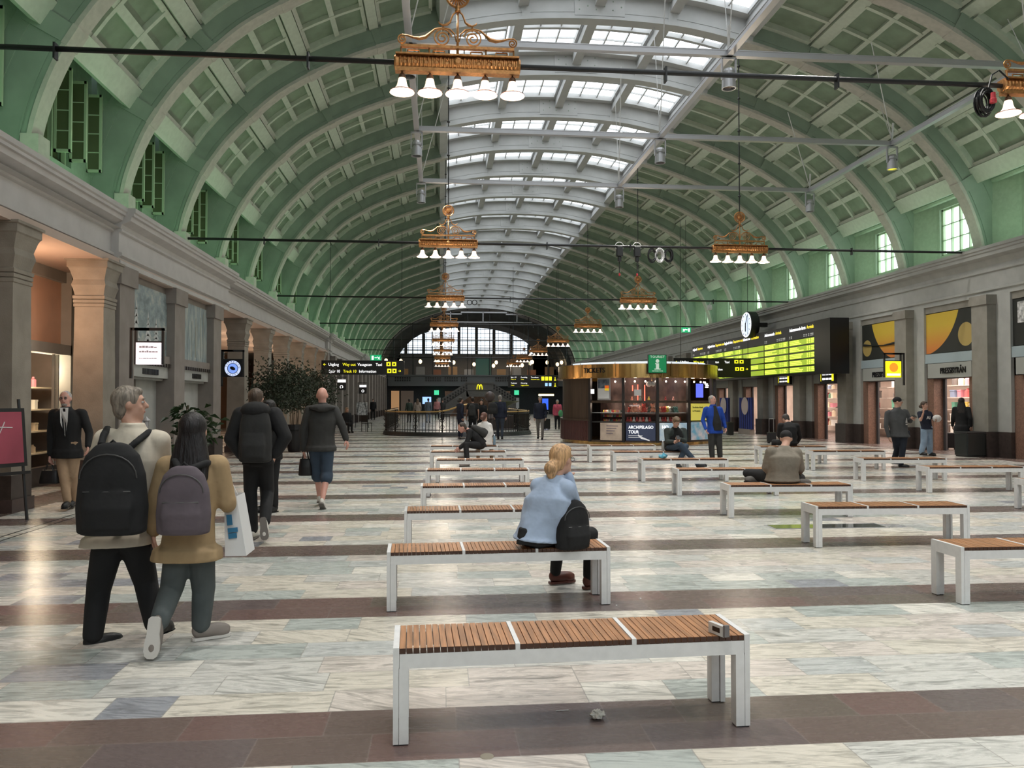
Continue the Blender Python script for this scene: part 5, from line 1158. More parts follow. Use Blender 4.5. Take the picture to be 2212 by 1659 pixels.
# ---------------------------------------------------------------- benches
def bench():
    b = empty('bench', (0, 0, 0), label='x', cat='bench', group='white framed benches with slatted wooden seats')
    L_, D, H_ = 1.735, .38, .45
    f = MB(); f.box(.03, L_-.03, 0, .035, H_-.095, H_-.028); f.box(.03, L_-.03, D-.035, D, H_-.095, H_-.028)
    for x in (0, L_-.028): f.box(x, x+.028, 0, D, H_-.09, H_+.001)
    f.build('frame', M_WHITE, b)
    for x in (0, L_):
        for y in (0, D):
            m = MB(); s = 1 if x == 0 else -1; t = 1 if y == 0 else -1
            m.box(min(x, x+s*.026), max(x, x+s*.026), min(y, y+t*.07), max(y, y+t*.07), .006, H_-.09); m.box(min(x+s*.028, x+s*.072), max(x+s*.028, x+s*.072), min(y, y+t*.062), max(y, y+t*.062), .006, H_-.095)
            m.box(min(x+s*.004, x+s*.068), max(x+s*.004, x+s*.068), min(y+t*.004, y+t*.058), max(y+t*.004, y+t*.058), 0, .008, 1)
            m.build('leg', [M_WHITE, M_BLACK], b)
    pan = (L_-.056-.044)/3
    for k in range(3):
        x0 = .028+k*(pan+.022); m = MB(); n = 17; w_ = pan/n
        for i in range(n): m.box(x0+i*w_+.0015, x0+(i+1)*w_-.0025, .002, D-.002, H_-.026, H_-.002+.0006*((i*7) % 3), 0); m.box(x0+i*w_+.0015, x0+(i+1)*w_-.0025, -.0005, .002, H_-.026, H_-.003, 1)
        m.build('slat_panel', [M_WOOD, M_WOODE], b)
        if k < 2: MB().box(x0+pan, x0+pan+.022, -.001, D, H_-.028, H_+.001).build('crossbar', M_WHITE, b)
    return b
b0 = bench(); bf = True
BEN = [(-.215, 3.70, 2, 'nearest white bench, with the small open carton on its seat'), (-.40, 6.03, 2, 'second nearest bench, under the woman in the pale blue sweater'),
       (-.37, 8.27, 1, 'third bench from the camera, with a slipped slat joint, behind the blue sweater woman'), (-.26, 10.66, 0, 'fourth bench of the near row, partly behind the blue sweater woman'), (-.24, 13.15, -2, 'fifth bench of the near row, with pale shining slats'),
       (-.09, 15.44, -2, 'sixth bench of the near row, in front of the crouched man'), (-.23, 17.87, -2, 'seventh bench of the near row, under the crouched man in black'), (-.26, 20.14, -2, 'farthest bench of the near row, with the woman in white'),
       (3.83, 19.98, -2, 'farthest bench of the middle row, right before the kiosk posters'), (3.89, 17.44, -2, 'bench under the man looking at his phone'), (3.95, 15.15, -2, 'bench with the small clear blue bag on its seat'),
       (3.97, 12.88, -2, 'middle row bench right behind the man in the tan jacket'), (3.92, 10.4, -2, 'bench under the man in the tan jacket'), (4.07, 8.22, -2, 'empty bench with a yellowish reflection on the floor before it'), (4.07, 5.83, 0, 'near empty bench cut by the photo edge, lower corner'),
       (8.01, 19.12, -2, 'farthest bench of the shop side row, under the man in black'), (8.49, 17.3, -2, 'empty bench in front of the glossy doorway with plants'), (8.35, 14.9, -2, 'empty bench before the man in the grey hoodie'), (8.42, 12.9, -2, 'empty bench below the yellow baskets, reaching the photo edge'), (8.5, 10.6, -2, 'bench leg and corner cut off at the photo edge above the lower corner bench')]
for x, y, rz, lab in BEN:
    if bf: b = b0; b.location = (x, y, 0); b.rotation_euler.z = R(rz); b['label'] = lab; bf = False
    else: copy_tree(b0, (x, y, 0), R(rz), lab)
# small things near the benches
cx = empty('open_carton', (1.36, 3.78, .451), R(20), 'small white open carton with black print standing on the nearest bench', 'carton')
m = MB(); m.box(-.012, .012, -.06, .05, 0, .052); m.build('box', mat('carton_white', (.55, .54, .53), .6), cx); MB().box(-.014, .014, -.075, -.06, .004, .06).build('flap', mat('carton_grey', (.16, .15, .15), .6), cx); MB().box(.012, .0125, -.04, .03, .01, .035).box(-.0125, -.012, -.035, .02, .015, .038).build('print', M_SBLACK, cx)
def crumple(name, p, r, m, lab, cat, sub=2, sq=.7):
    bm = bmesh.new(); bmesh.ops.create_icosphere(bm, subdivisions=sub, radius=r)
    for v in bm.verts: v.co *= 1+.95*mnoise.noise(v.co*(2.6/r)+Vector(p)); v.co.z *= sq
    mn = min(v.co.z for v in bm.verts)
    for v in bm.verts: v.co.z -= mn
    me = bpy.data.meshes.new(name); bm.to_mesh(me); bm.free(); me.materials.append(m); o = bpy.data.objects.new(name, me); col.objects.link(o); o.location = p; return tag(o, lab, cat)
crumple('crumpled_tissue', atf(1291, 1552), .032, mat('tissue', (.62, .60, .55), .8), 'crumpled pale tissue on the dark floor stripe under the nearest bench', 'tissue', 3, .6)
for (px, py), l in (((1383, 1293), 'small white crumb on the dark stripe beside the second bench'), ((1332, 1308), 'tiny white paper scrap near the second bench leg')): crumple('paper_scrap', atf(px, py), .008, mat('scrap_white', (.8, .8, .78), .7), l, 'scrap', 1, .5)
p = atf(1216, 1536); o = MB().tube([(-.035, 0, .003), (.03, .003, .003)], .0022, 5).build('drinking_straw', mat('scrap_white'), loc=p); tag(o, 'thin white paper stick on the dark stripe under the nearest bench', 'stick')
p = atf(1052, 1634); o = MB().lathe([(.001, .002), (.03, .002), (.032, 0)], n=20).build('floor_stud', mat('stud_brass', (.25, .22, .17), .4), loc=p); tag(o, 'small round brass stud set in the near floor stripe edge', 'stud')
hp = empty('floor_hatch', (4.45, 9.62, 0), label='dark framed glossy floor hatch in the marble behind the middle benches', cat='hatch'); MB().box(-.30, 1.2, -.17, .17, 0, .004).build('frame', M_ALU, hp); MB().box(-.27, 1.17, -.14, .14, .004, .006).build('glass', mat('hatch_glass', (.05, .055, .05), .1), hp)
crumple('clear_bag', (4.42, 15.3, .45), .075, mat('clear_blue_bag', (.12, .45, .62), .15, trans=.3), 'small clear blue crumpled bag on the bench seat', 'bag', 2, .6)
# ---------------------------------------------------------------- plants
M_LEAF = mat('leaf_dark', (.022, .048, .016), .4, var=.4, scale=6); M_LEAF2 = mat('leaf_olive', (.032, .046, .026), .5, var=.4, scale=6)
def leaves(mb, pts, ln, wd, rnn, droop=.3):
    for p in pts:
        d = Vector((rnn.uniform(-1, 1), rnn.uniform(-1, 1), rnn.uniform(-.3, .9))).normalized(); s = d.cross(Vector((0, 0, 1))); s.normalize() if s.length else None
        a = Vector(p); q = ln*rnn.uniform(.6, 1.2); b_ = a+d*q*.5+Vector((0, 0, .03)); c_ = a+d*q-Vector((0, 0, droop*q)); w2 = s*wd*rnn.uniform(.6, 1.1)/2
        mb.add([a, b_+w2, c_, b_-w2], [(0, 1, 2), (0, 2, 3)])
def plant(name, loc, h_, r, nl, ln, wd, pot, lab, lm, seed, stems=5, top=.5, cat='plant'):
    rnn = random.Random(seed); e = empty(name, loc, label=lab, cat=cat)
    ph, pr = pot; MB().lathe([(.001, 0), (pr*.55, 0), (pr*.6, .03), (pr*.95, ph*.8), (pr*1.05, ph*.82), (pr*1.05, ph), (pr*.9, ph), (.001, ph-.05)], n=18).build('pot', mat('urn_black', (.014, .013, .014), .4), e)
    m = MB(); pts = []
    for k in range(stems):
        a = 2*pi*k/stems; tip = Vector((r*.6*cos(a)*rnn.random(), r*.6*sin(a)*rnn.random(), h_*rnn.uniform(.75, 1))); b_ = Vector((.3*pr*cos(a), .3*pr*sin(a), ph-.06)); m.tube([b_, (b_+tip)/2+Vector((.03, 0, 0)), tip], .012, 5)
        for _ in range(nl//stems):
            t = rnn.uniform(1-top, 1); c_ = b_+(tip-b_)*t; g_ = rnn.uniform(.1, 1)*r; aa = rnn.uniform(0, 2*pi); pts.append(c_+Vector((g_*cos(aa), g_*sin(aa), rnn.uniform(-.15, .12)*r*2)))
    m.build('stem', mat('twig', (.06, .045, .03), .7), e); m = MB(); leaves(m, pts, ln, wd, rnn); m.build('foliage', lm, e); return e
plant('potted_rubber_plant', (-4.95, 16.3, 0), 1.55, .42, 190, .24, .11, (.42, .24), 'broad leaved dark potted plant by the pilaster, behind the tan coat woman', M_LEAF, 2, 7, .65)
plant('potted_rubber_plant', (-5.1, 15.3, 0), .95, .30, 90, .2, .09, (.30, .18), 'lower broad leaved potted plant next to the taller dark plant', M_LEAF, 3, 5, .6)
for i, (x, y, h_, l) in enumerate(((-4.85, 23.6, 2.85, 'tall airy potted tree, nearest of the group behind the bald man'), (-4.55, 25.2, 3.0, 'tall airy potted tree in the black urn, middle of the group'), (-4.3, 27.4, 2.7, 'tall airy potted tree, farthest of the group by the bald man'))): plant('potted_tree', (x, y, 0), h_, .70, 2400, .10, .04, (.85, .34), l, M_LEAF2, 20+i, 6, .62, 'tree')
plant('potted_palm', (17.2, 30.8, 0), 1.75, .5, 160, .38, .06, (.55, .26), 'spiky palm in a brown pot inside the doorway under the board end', M_LEAF2, 31, 6, .5)
fp = empty('flower_bucket', (-5.35, 14.5, 0), label='dark vase of dried flowers and grasses behind the grey haired man', cat='flowers'); MB().lathe([(.001, 0), (.13, 0), (.17, .55), (.001, .5)], n=14).build('vase', M_ALU, fp); m = MB(); rnn = random.Random(8); leaves(m, [(rnn.uniform(-.2, .2), rnn.uniform(-.2, .2), rnn.uniform(.55, 1.0)) for _ in range(90)], .2, .05, rnn, .1); m.build('flowers', mat('dried_flowers', (.22, .13, .08), .7, var=.5), fp)
st_ = empty('coffee_stand', (-5.6, 15.6, 0), label='metal juicer stand on a dark table before the first pilaster', cat='stand'); MB().box(-.3, .3, -.3, .3, 0, .8).build('table', M_DGREY, st_); MB().lathe([(.001, .8), (.08, .8), (.09, 1.0), (.05, 1.05), (.05, 1.2), (.08, 1.22), (.001, 1.3)], n=12).build('juicer', M_ALU, st_)
# ---------------------------------------------------------------- people
SKIN = mat('skin', (.52, .30, .22), .5, var=.12, scale=9); SKINR = mat('skin_pink', (.58, .31, .25), .5, var=.12, scale=9)
def cloth(name, c, b=.35): return mat(name, c, .85, var=.18, scale=5, bump=b, bscale=11)
def hairm(name, c): return mat(name, c, .5, var=.45, scale=7, stretch=(9, 9, 1.2), bump=.6)
def bake(mb, vox, it=3, fac=.6):
    me = mb.mesh('tmp', []); o = bpy.data.objects.new('tmp', me); col.objects.link(o)
    r = o.modifiers.new('r', 'REMESH'); r.mode = 'VOXEL'; r.voxel_size = vox; r.use_smooth_shade = True
    if it: s = o.modifiers.new('s', 'SMOOTH'); s.factor = fac; s.iterations = it
    dg = bpy.context.evaluated_depsgraph_get(); dg.update()
    out = bpy.data.meshes.new_from_object(o.evaluated_get(dg)); bpy.data.objects.remove(o); bpy.data.meshes.remove(me)
    out.materials.clear(); return out
def link_mesh(name, me, m, parent=None, loc=None):
    me.materials.append(m); me.polygons.foreach_set('use_smooth', [True]*len(me.polygons)); o = bpy.data.objects.new(name, me); col.objects.link(o)
    if parent: o.parent = parent
    if loc is not None: o.location = loc
    return o
def loft(mb, secs, n=16):      # secs: (centre, right vector*halfwidth, front vector*halfdepth)
    vs = []
    for c, a, b in secs:
        for j in range(n):
            t = 2*pi*j/n; ct, s_ = cos(t), sin(t); ct = math.copysign(abs(ct)**.85, ct); s_ = math.copysign(abs(s_)**.85, s_); vs.append(c+a*ct+b*s_)
    k = len(secs); fs = [(i*n+j, i*n+(j+1) % n, (i+1)*n+(j+1) % n, (i+1)*n+j) for i in range(k-1) for j in range(n)]+[tuple(range(n))[::-1], tuple((k-1)*n+j for j in range(n))]
    return mb.add(vs, fs)
def hand(mb, mp, w, d, side, nrm_, curl=.6, s=1.0):
    # palm joins the fused body (mb); fingers are separate chains (mp)
    d = d.normalized(); n = (nrm_-d*nrm_.dot(d)).normalized(); a = d.cross(n)*side
    Mr = Matrix((a, d, n)).transposed().to_4x4()
    mb.ell(w+d*.045*s, .040*s, .052*s, .017*s, 12, 8, M=Mr)
    for k, (off, ln) in enumerate(((-.030, .066), (-.010, .075), (.010, .070), (.029, .056))):
        p = w+d*(.078-.004*abs(k-1.3))*s+a*off*s; dd = d.copy()
        for q, f in enumerate((.45, .32, .26)):
            ang = curl*(.5+.55*q); dd = (d*cos(ang)+n*sin(ang)).normalized(); e = p+dd*ln*f*s; mp.capsule(p, e, (.0092-.0009*q)*s, (.0085-.0009*q)*s, 8); p = e
            d_ = dd
    p = w+d*.022*s-a*.034*s; t1 = (d*.65-a*.7+n*.25).normalized(); e = p+t1*.036*s; mp.capsule(p-t1*.012, e, .012*s, .0105*s, 8); t2 = (d*.9-a*.15+n*.35).normalized(); mp.capsule(e, e+t2*.03*s, .0105*s, .0085*s, 8)
def person(J, label, fwd=(0, 1, 0), face=None, up=(0, 0, 1), hair='short', hc=(.05, .03, .02), skin=None, top=None, pants=None, shoe=None, sole=None, girth=1.0, vox=.014, hem=.12, hemw=1.0, sleeve=1.0, loose=1.0, short=False, curl=(.6, .6), palm=None, eyes=False, hs=1.0, tee=False, group=None, toes=None, footn=None, coat_open=None):
    J = {k: Vector(v) for k, v in J.items()}; fwd = Vector(fwd).normalized(); face = Vector(face or fwd).normalized(); up = Vector(up).normalized()
    base = Vector((J['pelvis'].x, J['pelvis'].y, 0)); J = {k: v-base for k, v in J.items()}
    skin = skin or SKIN; right = (J['shR']-J['shL']).normalized(); hright = face.cross(up).normalized(); hup = hright.cross(face).normalized()
    zax = Vector((0, 0, 1)); pr = (J['hipR']-J['hipL']).normalized()
    def tor(mb, g, top_, hem_, extra=0):
        P0, C, N = J['pelvis'], J['chest'], J['neck']; sp = (C-P0).normalized(); f0 = sp.cross(pr)*-1; f0 = f0 if f0.dot(fwd) > 0 else -f0; f1 = (N-C).normalized().cross(right); f1 = f1 if f1.dot(fwd) > 0 else -f1
        sw = (J['shR']-J['shL']).length/2; secs = []; kk_ = .80 if top_ else 1.07
        if hem_: secs.append((P0-sp*hem_, pr*(.166*g*hemw+extra), f0*(.120*g*hemw+extra))); secs.append((P0-sp*hem_*.35, pr*(.166*g*(1+(hemw-1)*.7)+extra), f0*(.122*g*(1+(hemw-1)*.7)+extra)))
        secs += [(P0-sp*.02, pr*.165*g, f0*.120*g), (P0+(C-P0)*.35, pr*.150*g, f0*.112*g), (P0+(C-P0)*.7, (pr+right).normalized()*.158*g, f0*.118*g), (C, right*.17*g, f1*.120*g), (C+(N-C)*.45, right*sw*.98*kk_, f1*.112*kk_), (C+(N-C)*.74, right*sw*.82*kk_, f1*.094*kk_), (C+(N-C)*.93, right*.085*kk_, f1*.078*kk_)]
        if top_: secs.append((N+(N-C).normalized()*.03, right*.055, f1*.052))
        else: secs.append((N+(N-C)*.03, right*.076, f1*.072))
        return loft(mb, secs)
    b = MB(); mp = MB(); h = J['head']; HM = Matrix((hright, face, hup)).transposed().to_4x4()
    def hp(x, y, z): return h+(hright*x+face*y+hup*z)*hs
    b.ell(hp(0, -.008, .022), .074*hs, .094*hs, .096*hs, 18, 12, M=HM); b.ell(hp(0, .022, -.042), .058*hs, .066*hs, .074*hs, 14, 10, M=HM); b.ell(hp(0, .060, -.092), .026*hs, .022*hs, .022*hs, 10, 8, M=HM)
    b.capsule(hp(0, .082, .020), hp(0, .106, -.018), .009*hs, .014*hs, 8); b.capsule(hp(-.03, .078, .034), hp(.03, .078, .034), .011*hs, .011*hs, 8); b.capsule(hp(-.016, .082, -.052), hp(.016, .082, -.052), .009*hs, .009*hs, 8)
    for s in (-1, 1): b.ell(hp(s*.078, -.006, -.004), .011*hs, .020*hs, .033*hs, 8, 8, M=HM); b.ell(hp(s*.036, .060, -.022), .022*hs, .02*hs, .022*hs, 8, 6, M=HM)
    b.capsule(J['neck']-(h-J['neck'])*.15, hp(0, -.018, -.05), .056*hs, .052*hs, 12)
    tor(b, .90*girth, True, 0)
    for s, S in (('L', -1), ('R', 1)):
        b.capsule(J['sh'+s], J['el'+s], .045, .036, 10); b.capsule(J['el'+s], J['wr'+s], .036, .025, 10); b.capsule(J['hip'+s], J['kn'+s], .074, .050, 12); m_ = J['kn'+s]+(J['an'+s]-J['kn'+s])*.3; b.capsule(J['kn'+s], m_, .048, .053, 12); b.capsule(m_, J['an'+s], .053, .033, 12)
        d = J['wr'+s]-J['el'+s]; nn = (palm or {}).get(s) or (-right*S*.8+fwd*.3); hd = (palm or {}).get('d'+s); hd = Vector(hd) if hd else d
        hand(b, mp, J['wr'+s], hd, S, Vector(nn), curl[0 if s == 'L' else 1])
    me = bake(b, vox, 2, .4)
    bm = bmesh.new(); bm.from_mesh(me); fm = mp.mesh('f', []); bm.from_mesh(fm); bm.to_mesh(me); bm.free(); bpy.data.meshes.remove(fm)
    o = link_mesh('person', me, skin, loc=base); tag(o, label, 'person', group)
    cv = max(vox, .012)
    # trousers
    q = MB(); g = girth; loft(q, [(J['pelvis']-zax*.06, pr*.160*g, fwd*.120*g), (J['pelvis']+(J['chest']-J['pelvis'])*.25, pr*.158*g, fwd*.118*g)])
    for s in 'LR':
        q.capsule(J['hip'+s], J['kn'+s], .096*g, .068*loose, 14)
        q.capsule(J['pelvis']-zax*.02, J['hip'+s]+(J['kn'+s]-J['hip'+s])*.2, .085*g, .09*g, 12)
        if short: d = (J['an'+s]-J['kn'+s]); q.capsule(J['kn'+s], J['kn'+s]+d*.12, .080*loose, .082*loose, 14)
        else:
            an = J['an'+s]; kn = J['kn'+s]; q.capsule(kn, kn+(an-kn)*.45, .066*loose, .062*loose, 14); q.capsule(kn+(an-kn)*.45, an+(kn-an)*.06, .062*loose, .054*loose, 14)
    link_mesh('shorts' if short else 'trousers', bake(q, cv, 2), pants, o)
    # top
    q = MB(); tor(q, 1.06*g, False, hem, .01)
    for s in 'LR':
        S = J['sh'+s]; E_ = J['el'+s]; W = J['wr'+s]; q.capsule(S+(J['neck']-S)*.18, S, .062, .066*sleeve, 12)
        if tee: q.capsule(S, S+(E_-S)*.55, .064, .058, 12)
        else: q.capsule(S, E_, .066*sleeve, .055*sleeve, 12); q.capsule(E_, W+(E_-W)*.08, .055*sleeve, .043*sleeve, 12)
    q.tube([J['neck']+(right*cos(t)*.066+fwd*sin(t)*.062)+(J['head']-J['neck'])*(.14 if False else .10) for t in [2*pi*k/12 for k in range(12)]], .017, 6, closed=True)
    link_mesh('jacket', bake(q, cv, 2), top, o)
    # shoes
    for i, s in enumerate('LR'):
        an = J['an'+s]; td = Vector((toes or {}).get(s, tuple(fwd))).normalized(); kn = (J['kn'+s]-an).normalized(); n_ = Vector((footn or {}).get(s, (0, 0, 1))); n_ = (n_-td*n_.dot(td)).normalized(); rt = td.cross(n_)
        Mf = Matrix((rt, td, n_)).transposed().to_4x4(); q = MB(); c = an-n_*.05
        q.ell(c+td*.07+n_*.018, .047, .128, .048, 14, 8, M=Mf); q.ell(c-td*.01+n_*.03, .036, .052, .055, 12, 8, M=Mf); q.ell(c+td*.13, .049, .064, .038, 12, 8, M=Mf)
        sh = link_mesh('shoe', bake(q, .010 if vox < .02 else .016, 2, .5), shoe, o)
        q = MB(); vs = []
        for z in (-.034, -.016):
            for y, w_ in ((-.058, .02), (-.045, .034), (0, .037), (.05, .036), (.10, .045), (.15, .046), (.18, .036), (.195, .018)): vs += [c+td*y-rt*w_+n_*z, c+td*y+rt*w_+n_*z]
        fs = []
        for z in (0, 16):
            for k in range(7): fs.append((z+2*k, z+2*k+1, z+2*k+3, z+2*k+2))
        for k in range(7): fs += [(2*k, 2*k+2, 2*k+18, 2*k+16), (2*k+1, 2*k+17, 2*k+19, 2*k+3)]
        fs += [(0, 16, 17, 1), (14, 15, 31, 30)]; q.add(vs, fs).build('sole', sole or M_SBLACK, sh)
    # hair
    hm_ = hairm('hair_%d_%d_%d' % tuple(int(x*100) for x in hc), hc); q = MB()
    if hair in ('short', 'long', 'bun', 'tail', 'thin'):
        th = {'thin': .97, 'long': 1.08}.get(hair, 1.04)
        q.ell(hp(0, -.022, .036), .083*hs*th, .095*hs*th, .092*hs*th, 18, 12, M=HM); q.ell(hp(0, -.055, -.02), .070*hs*th, .052*hs*th, .078*hs*th, 12, 10, M=HM)
        if hair != 'thin': q.ell(hp(0, .035, .085), .060*hs, .05*hs, .034*hs, 10, 8, M=HM)
        if hair == 'long':
            loft(q, [(hp(0, -.03, .05), hright*.07, face*.07), (hp(0, -.045, -.06), hright*.098, face*.07), (hp(0, -.07, -.18), hright*.125, face*.06), (hp(0, -.10, -.30), hright*.125, face*.05), (hp(0, -.11, -.38), hright*.08, face*.035)])
        if hair == 'bun': q.ell(hp(-.0, -.125, -.03), .055, .06, .055, 12, 10, M=HM)
        if hair == 'tail': q.capsule(hp(0, -.085, -.03), hp(0, -.125, -.075), .045, .060, 12); q.capsule(hp(0, -.125, -.075), hp(0, -.12, -.125), .060, .038, 12)
    if hair not in ('bald',) and q.v: link_mesh('hair', bake(q, cv*.8, 2, .5), hm_, o)
    if hair == 'cap':
        q = MB(); q.ell(hp(0, -.012, .040), .086*hs, .104*hs, .082*hs, 18, 12, M=HM); link_mesh('cap', bake(q, .012, 2), mat('cap_black', (.015, .014, .015), .8), o)
        MB().ell(hp(0, .10, .045), .062, .055, .006, 12, 6, M=HM).build('cap_visor', mat('cap_black'), o)
    if eyes:
        for s in (-1, 1):
            e = MB().ell(hp(s*.031, .077, .012), .012, .010, .008, 8, 6, M=HM).build('eye', mat('eye_white', (.55, .52, .5), .3), o, smooth=True)
            MB().ell(hp(s*.031, .0855, .012), .0058, .004, .0058, 8, 6, M=HM).build('iris', M_SBLACK, e)
            MB().capsule(hp(s*.045, .082, .034), hp(s*.016, .090, .036), .004, .005, 6).build('eyebrow', hm_, o)
        MB().capsule(hp(-.022, .088, -.053), hp(.022, .088, -.053), .0045, .0045, 6).build('mouth', mat('lips', (.32, .12, .10), .5), o)
    o['hp'] = 0; del o['hp']
    return o, hp, HM, base
def std(x, y, h=1.75, yaw=0, stride=.0, arm=.05, lean=0, z0=0):
    k = h/1.75; M_ = Matrix.Translation((x, y, z0)) @ Matrix.Rotation(yaw, 4, 'Z')
    d = dict(pelvis=(0, 0, .95), chest=(0, .02+lean*.6, 1.27), neck=(0, .02+lean, 1.475), head=(0, .045+lean*1.25, 1.63), shL=(-.185, .0+lean*.95, 1.42), shR=(.185, lean*.95, 1.42),
             elL=(-.235, -.03+arm+lean*.6, 1.13), elR=(.235, -.03-arm+lean*.6, 1.13), wrL=(-.245, .08+arm*2+lean*.4, .88), wrR=(.245, .08-arm*2+lean*.4, .88),
             hipL=(-.09, 0, .90), hipR=(.09, 0, .90), knL=(-.10, .03+stride*.55, .49), knR=(.10, .03-stride*.45, .49), anL=(-.10, stride, .09), anR=(.10, -stride, .09+abs(stride)*.10))
    return {n: M_ @ Vector(tuple(c*k for c in v)) for n, v in d.items()}, k
def heading(yaw): return (-sin(yaw), cos(yaw), 0)
def J_(Y, **k):      # joints from bearings measured on the spot: (x, y[, extra depth])
    return {n: at(v[0], v[1], Y+(v[2] if len(v) > 2 else 0)) for n, v in k.items()}
BLK = cloth('black_cloth', (.012, .012, .013)); NAVY = cloth('navy_cloth', (.014, .018, .035)); JEAN = cloth('blue_jeans', (.035, .055, .085)); LJEAN = cloth('pale_jeans', (.22, .30, .40)); GJEAN = cloth('grey_jeans', (.075, .088, .09))
DKG = cloth('charcoal_cloth', (.035, .035, .034)); TAN = cloth('tan_coat_cloth', (.36, .25, .135)); CREAM = cloth('cream_shirt', (.55, .49, .40)); LBL = cloth('pale_blue_knit', (.34, .42, .56), .5); TJ = cloth('taupe_jacket', (.20, .175, .14), .6); ROY = cloth('royal_blue_shell', (.012, .06, .36)); WHC = cloth('white_cloth', (.68, .66, .64)); PINK = cloth('pink_cloth', (.60, .10, .16)); GREYP = cloth('grey_trousers', (.19, .17, .15)); BEIGE = cloth('beige_chinos', (.34, .23, .145)); HOOD = cloth('grey_hoodie', (.075, .077, .08)); BLK2 = cloth('black_jersey', (.02, .02, .02))
SBK = mat('shoe_black', (.012, .012, .013), .45); SWH = mat('shoe_white', (.60, .58, .53), .5); SBR = mat('shoe_brown', (.10, .03, .022), .4); SLW = mat('sole_white', (.60, .58, .55), .6); SLG = mat('sole_grey', (.16, .145, .13), .7)
def backpack(name, c, w_, h_, d_, m, label, back=(0, -1, 0), upv=(0, 0, 1), vox=.012, straps=None, sm=None, extra=True):
    # c: centre of the pack; back: outward direction
    bk = Vector(back).normalized(); u = Vector(upv).normalized(); rt = u.cross(bk).normalized(); u = bk.cross(rt).normalized(); c = Vector(c)
    M_ = Matrix((rt, bk, u)).transposed().to_4x4(); q = MB()
    loft(q, [(u*(-h_/2), rt*w_*.40, bk*d_*.42), (u*(-h_*.47), rt*w_*.49, bk*d_*.5), (u*(-h_*.2), rt*w_*.51, bk*d_*.52), (u*(h_*.15), rt*w_*.47, bk*d_*.46), (u*(h_*.36), rt*w_*.38, bk*d_*.38), (u*(h_*.47), rt*w_*.24, bk*d_*.26), (u*(h_*.5), rt*w_*.12, bk*d_*.16)], 18)
    loft(q, [(u*(-h_*.42)+bk*d_*.42, rt*w_*.34, bk*d_*.16), (u*(-h_*.2)+bk*d_*.46, rt*w_*.37, bk*d_*.20), (u*(-h_*.02)+bk*d_*.40, rt*w_*.33, bk*d_*.12)], 14)
    o = link_mesh(name, bake(q, vox, 2, .5), m, loc=c); tag(o, label, 'backpack')
    MB().tube([u*(h_*.46)+rt*.035*sx+bk*.0+u*(.035*(1-abs(sx))) for sx in (-1, -.6, 0, .6, 1)], .008, 6).build('top_handle', sm or m, o)
    if extra:
        MB().tube([u*(-h_*.02+h_*.0)+rt*w_*t+bk*(d_*.50-abs(t)*d_*.16) for t in (-.33, -.2, 0, .2, .33)], .004, 5).build('zip', mat('zip_grey', (.10, .10, .10), .4, metal=.5), o)
        MB().tube([u*(h_*(.12+.26*cos(t)))+rt*(w_*.40*sin(t))+bk*d_*(.44-.10*abs(sin(t))) for t in [(-.5+k/12)*pi for k in range(13)]], .004, 5).build('zip', mat('zip_grey'), o)
    for st in (straps or []):
        q = MB(); pts = [Vector(p)-c for p in st]; q.tube(pts, .024, 8); link_mesh('strap', bake(q, .012, 1), sm or m, o)
    return o
# 1 grey haired man with the black backpack
Y = 5.45
J = J_(Y, head=(281, 874), neck=(287, 922), shL=(226, 948), shR=(346, 952), chest=(286, 990, .02), pelvis=(258, 1146), hipL=(238, 1158), hipR=(287, 1156), knL=(214, 1268, .05), knR=(314, 1252, .14), anL=(200, 1378), anR=(334, 1352, .12), elL=(197, 1040, .05), elR=(352, 1040, .12), wrL=(190, 1115, .16), wrR=(342, 1112, .2))
o, hp, HM, bs = person(J, 'person with grey hair, cream shirt and black backpack walking away, head turned', face=(.93, .30, .05), hair='short', hc=(.22, .185, .15), top=CREAM, pants=BLK, shoe=SBK, girth=1.12, vox=.011, hem=.10, hemw=1.12, sleeve=1.06, loose=1.18, eyes=True, toes={'L': (.75, .66, 0), 'R': (.3, 1, 0)})
c = at(243, 1055, Y-.27); backpack('backpack', c, .43, .58, .2, BLK, 'large black backpack on the back of the grey haired man', straps=[[at(218, 962, Y-.20), at(224, 940, Y-.13), at(232, 926, Y+.0), at(236, 930, Y+.1)], [at(262, 985, Y-.20), at(294, 955, Y-.15), at(322, 933, Y-.03), at(330, 935, Y+.09)]], vox=.011)
p = at(277, 1022, Y-.42); tag(MB().box(-.008, .008, 0, .004, -.02, .02).build('pack_label', mat('zip_grey'), loc=p), 'small grey label patch on the black backpack of the grey haired man', 'label')
bpy.data.objects.remove(bpy.data.objects['pack_label'])
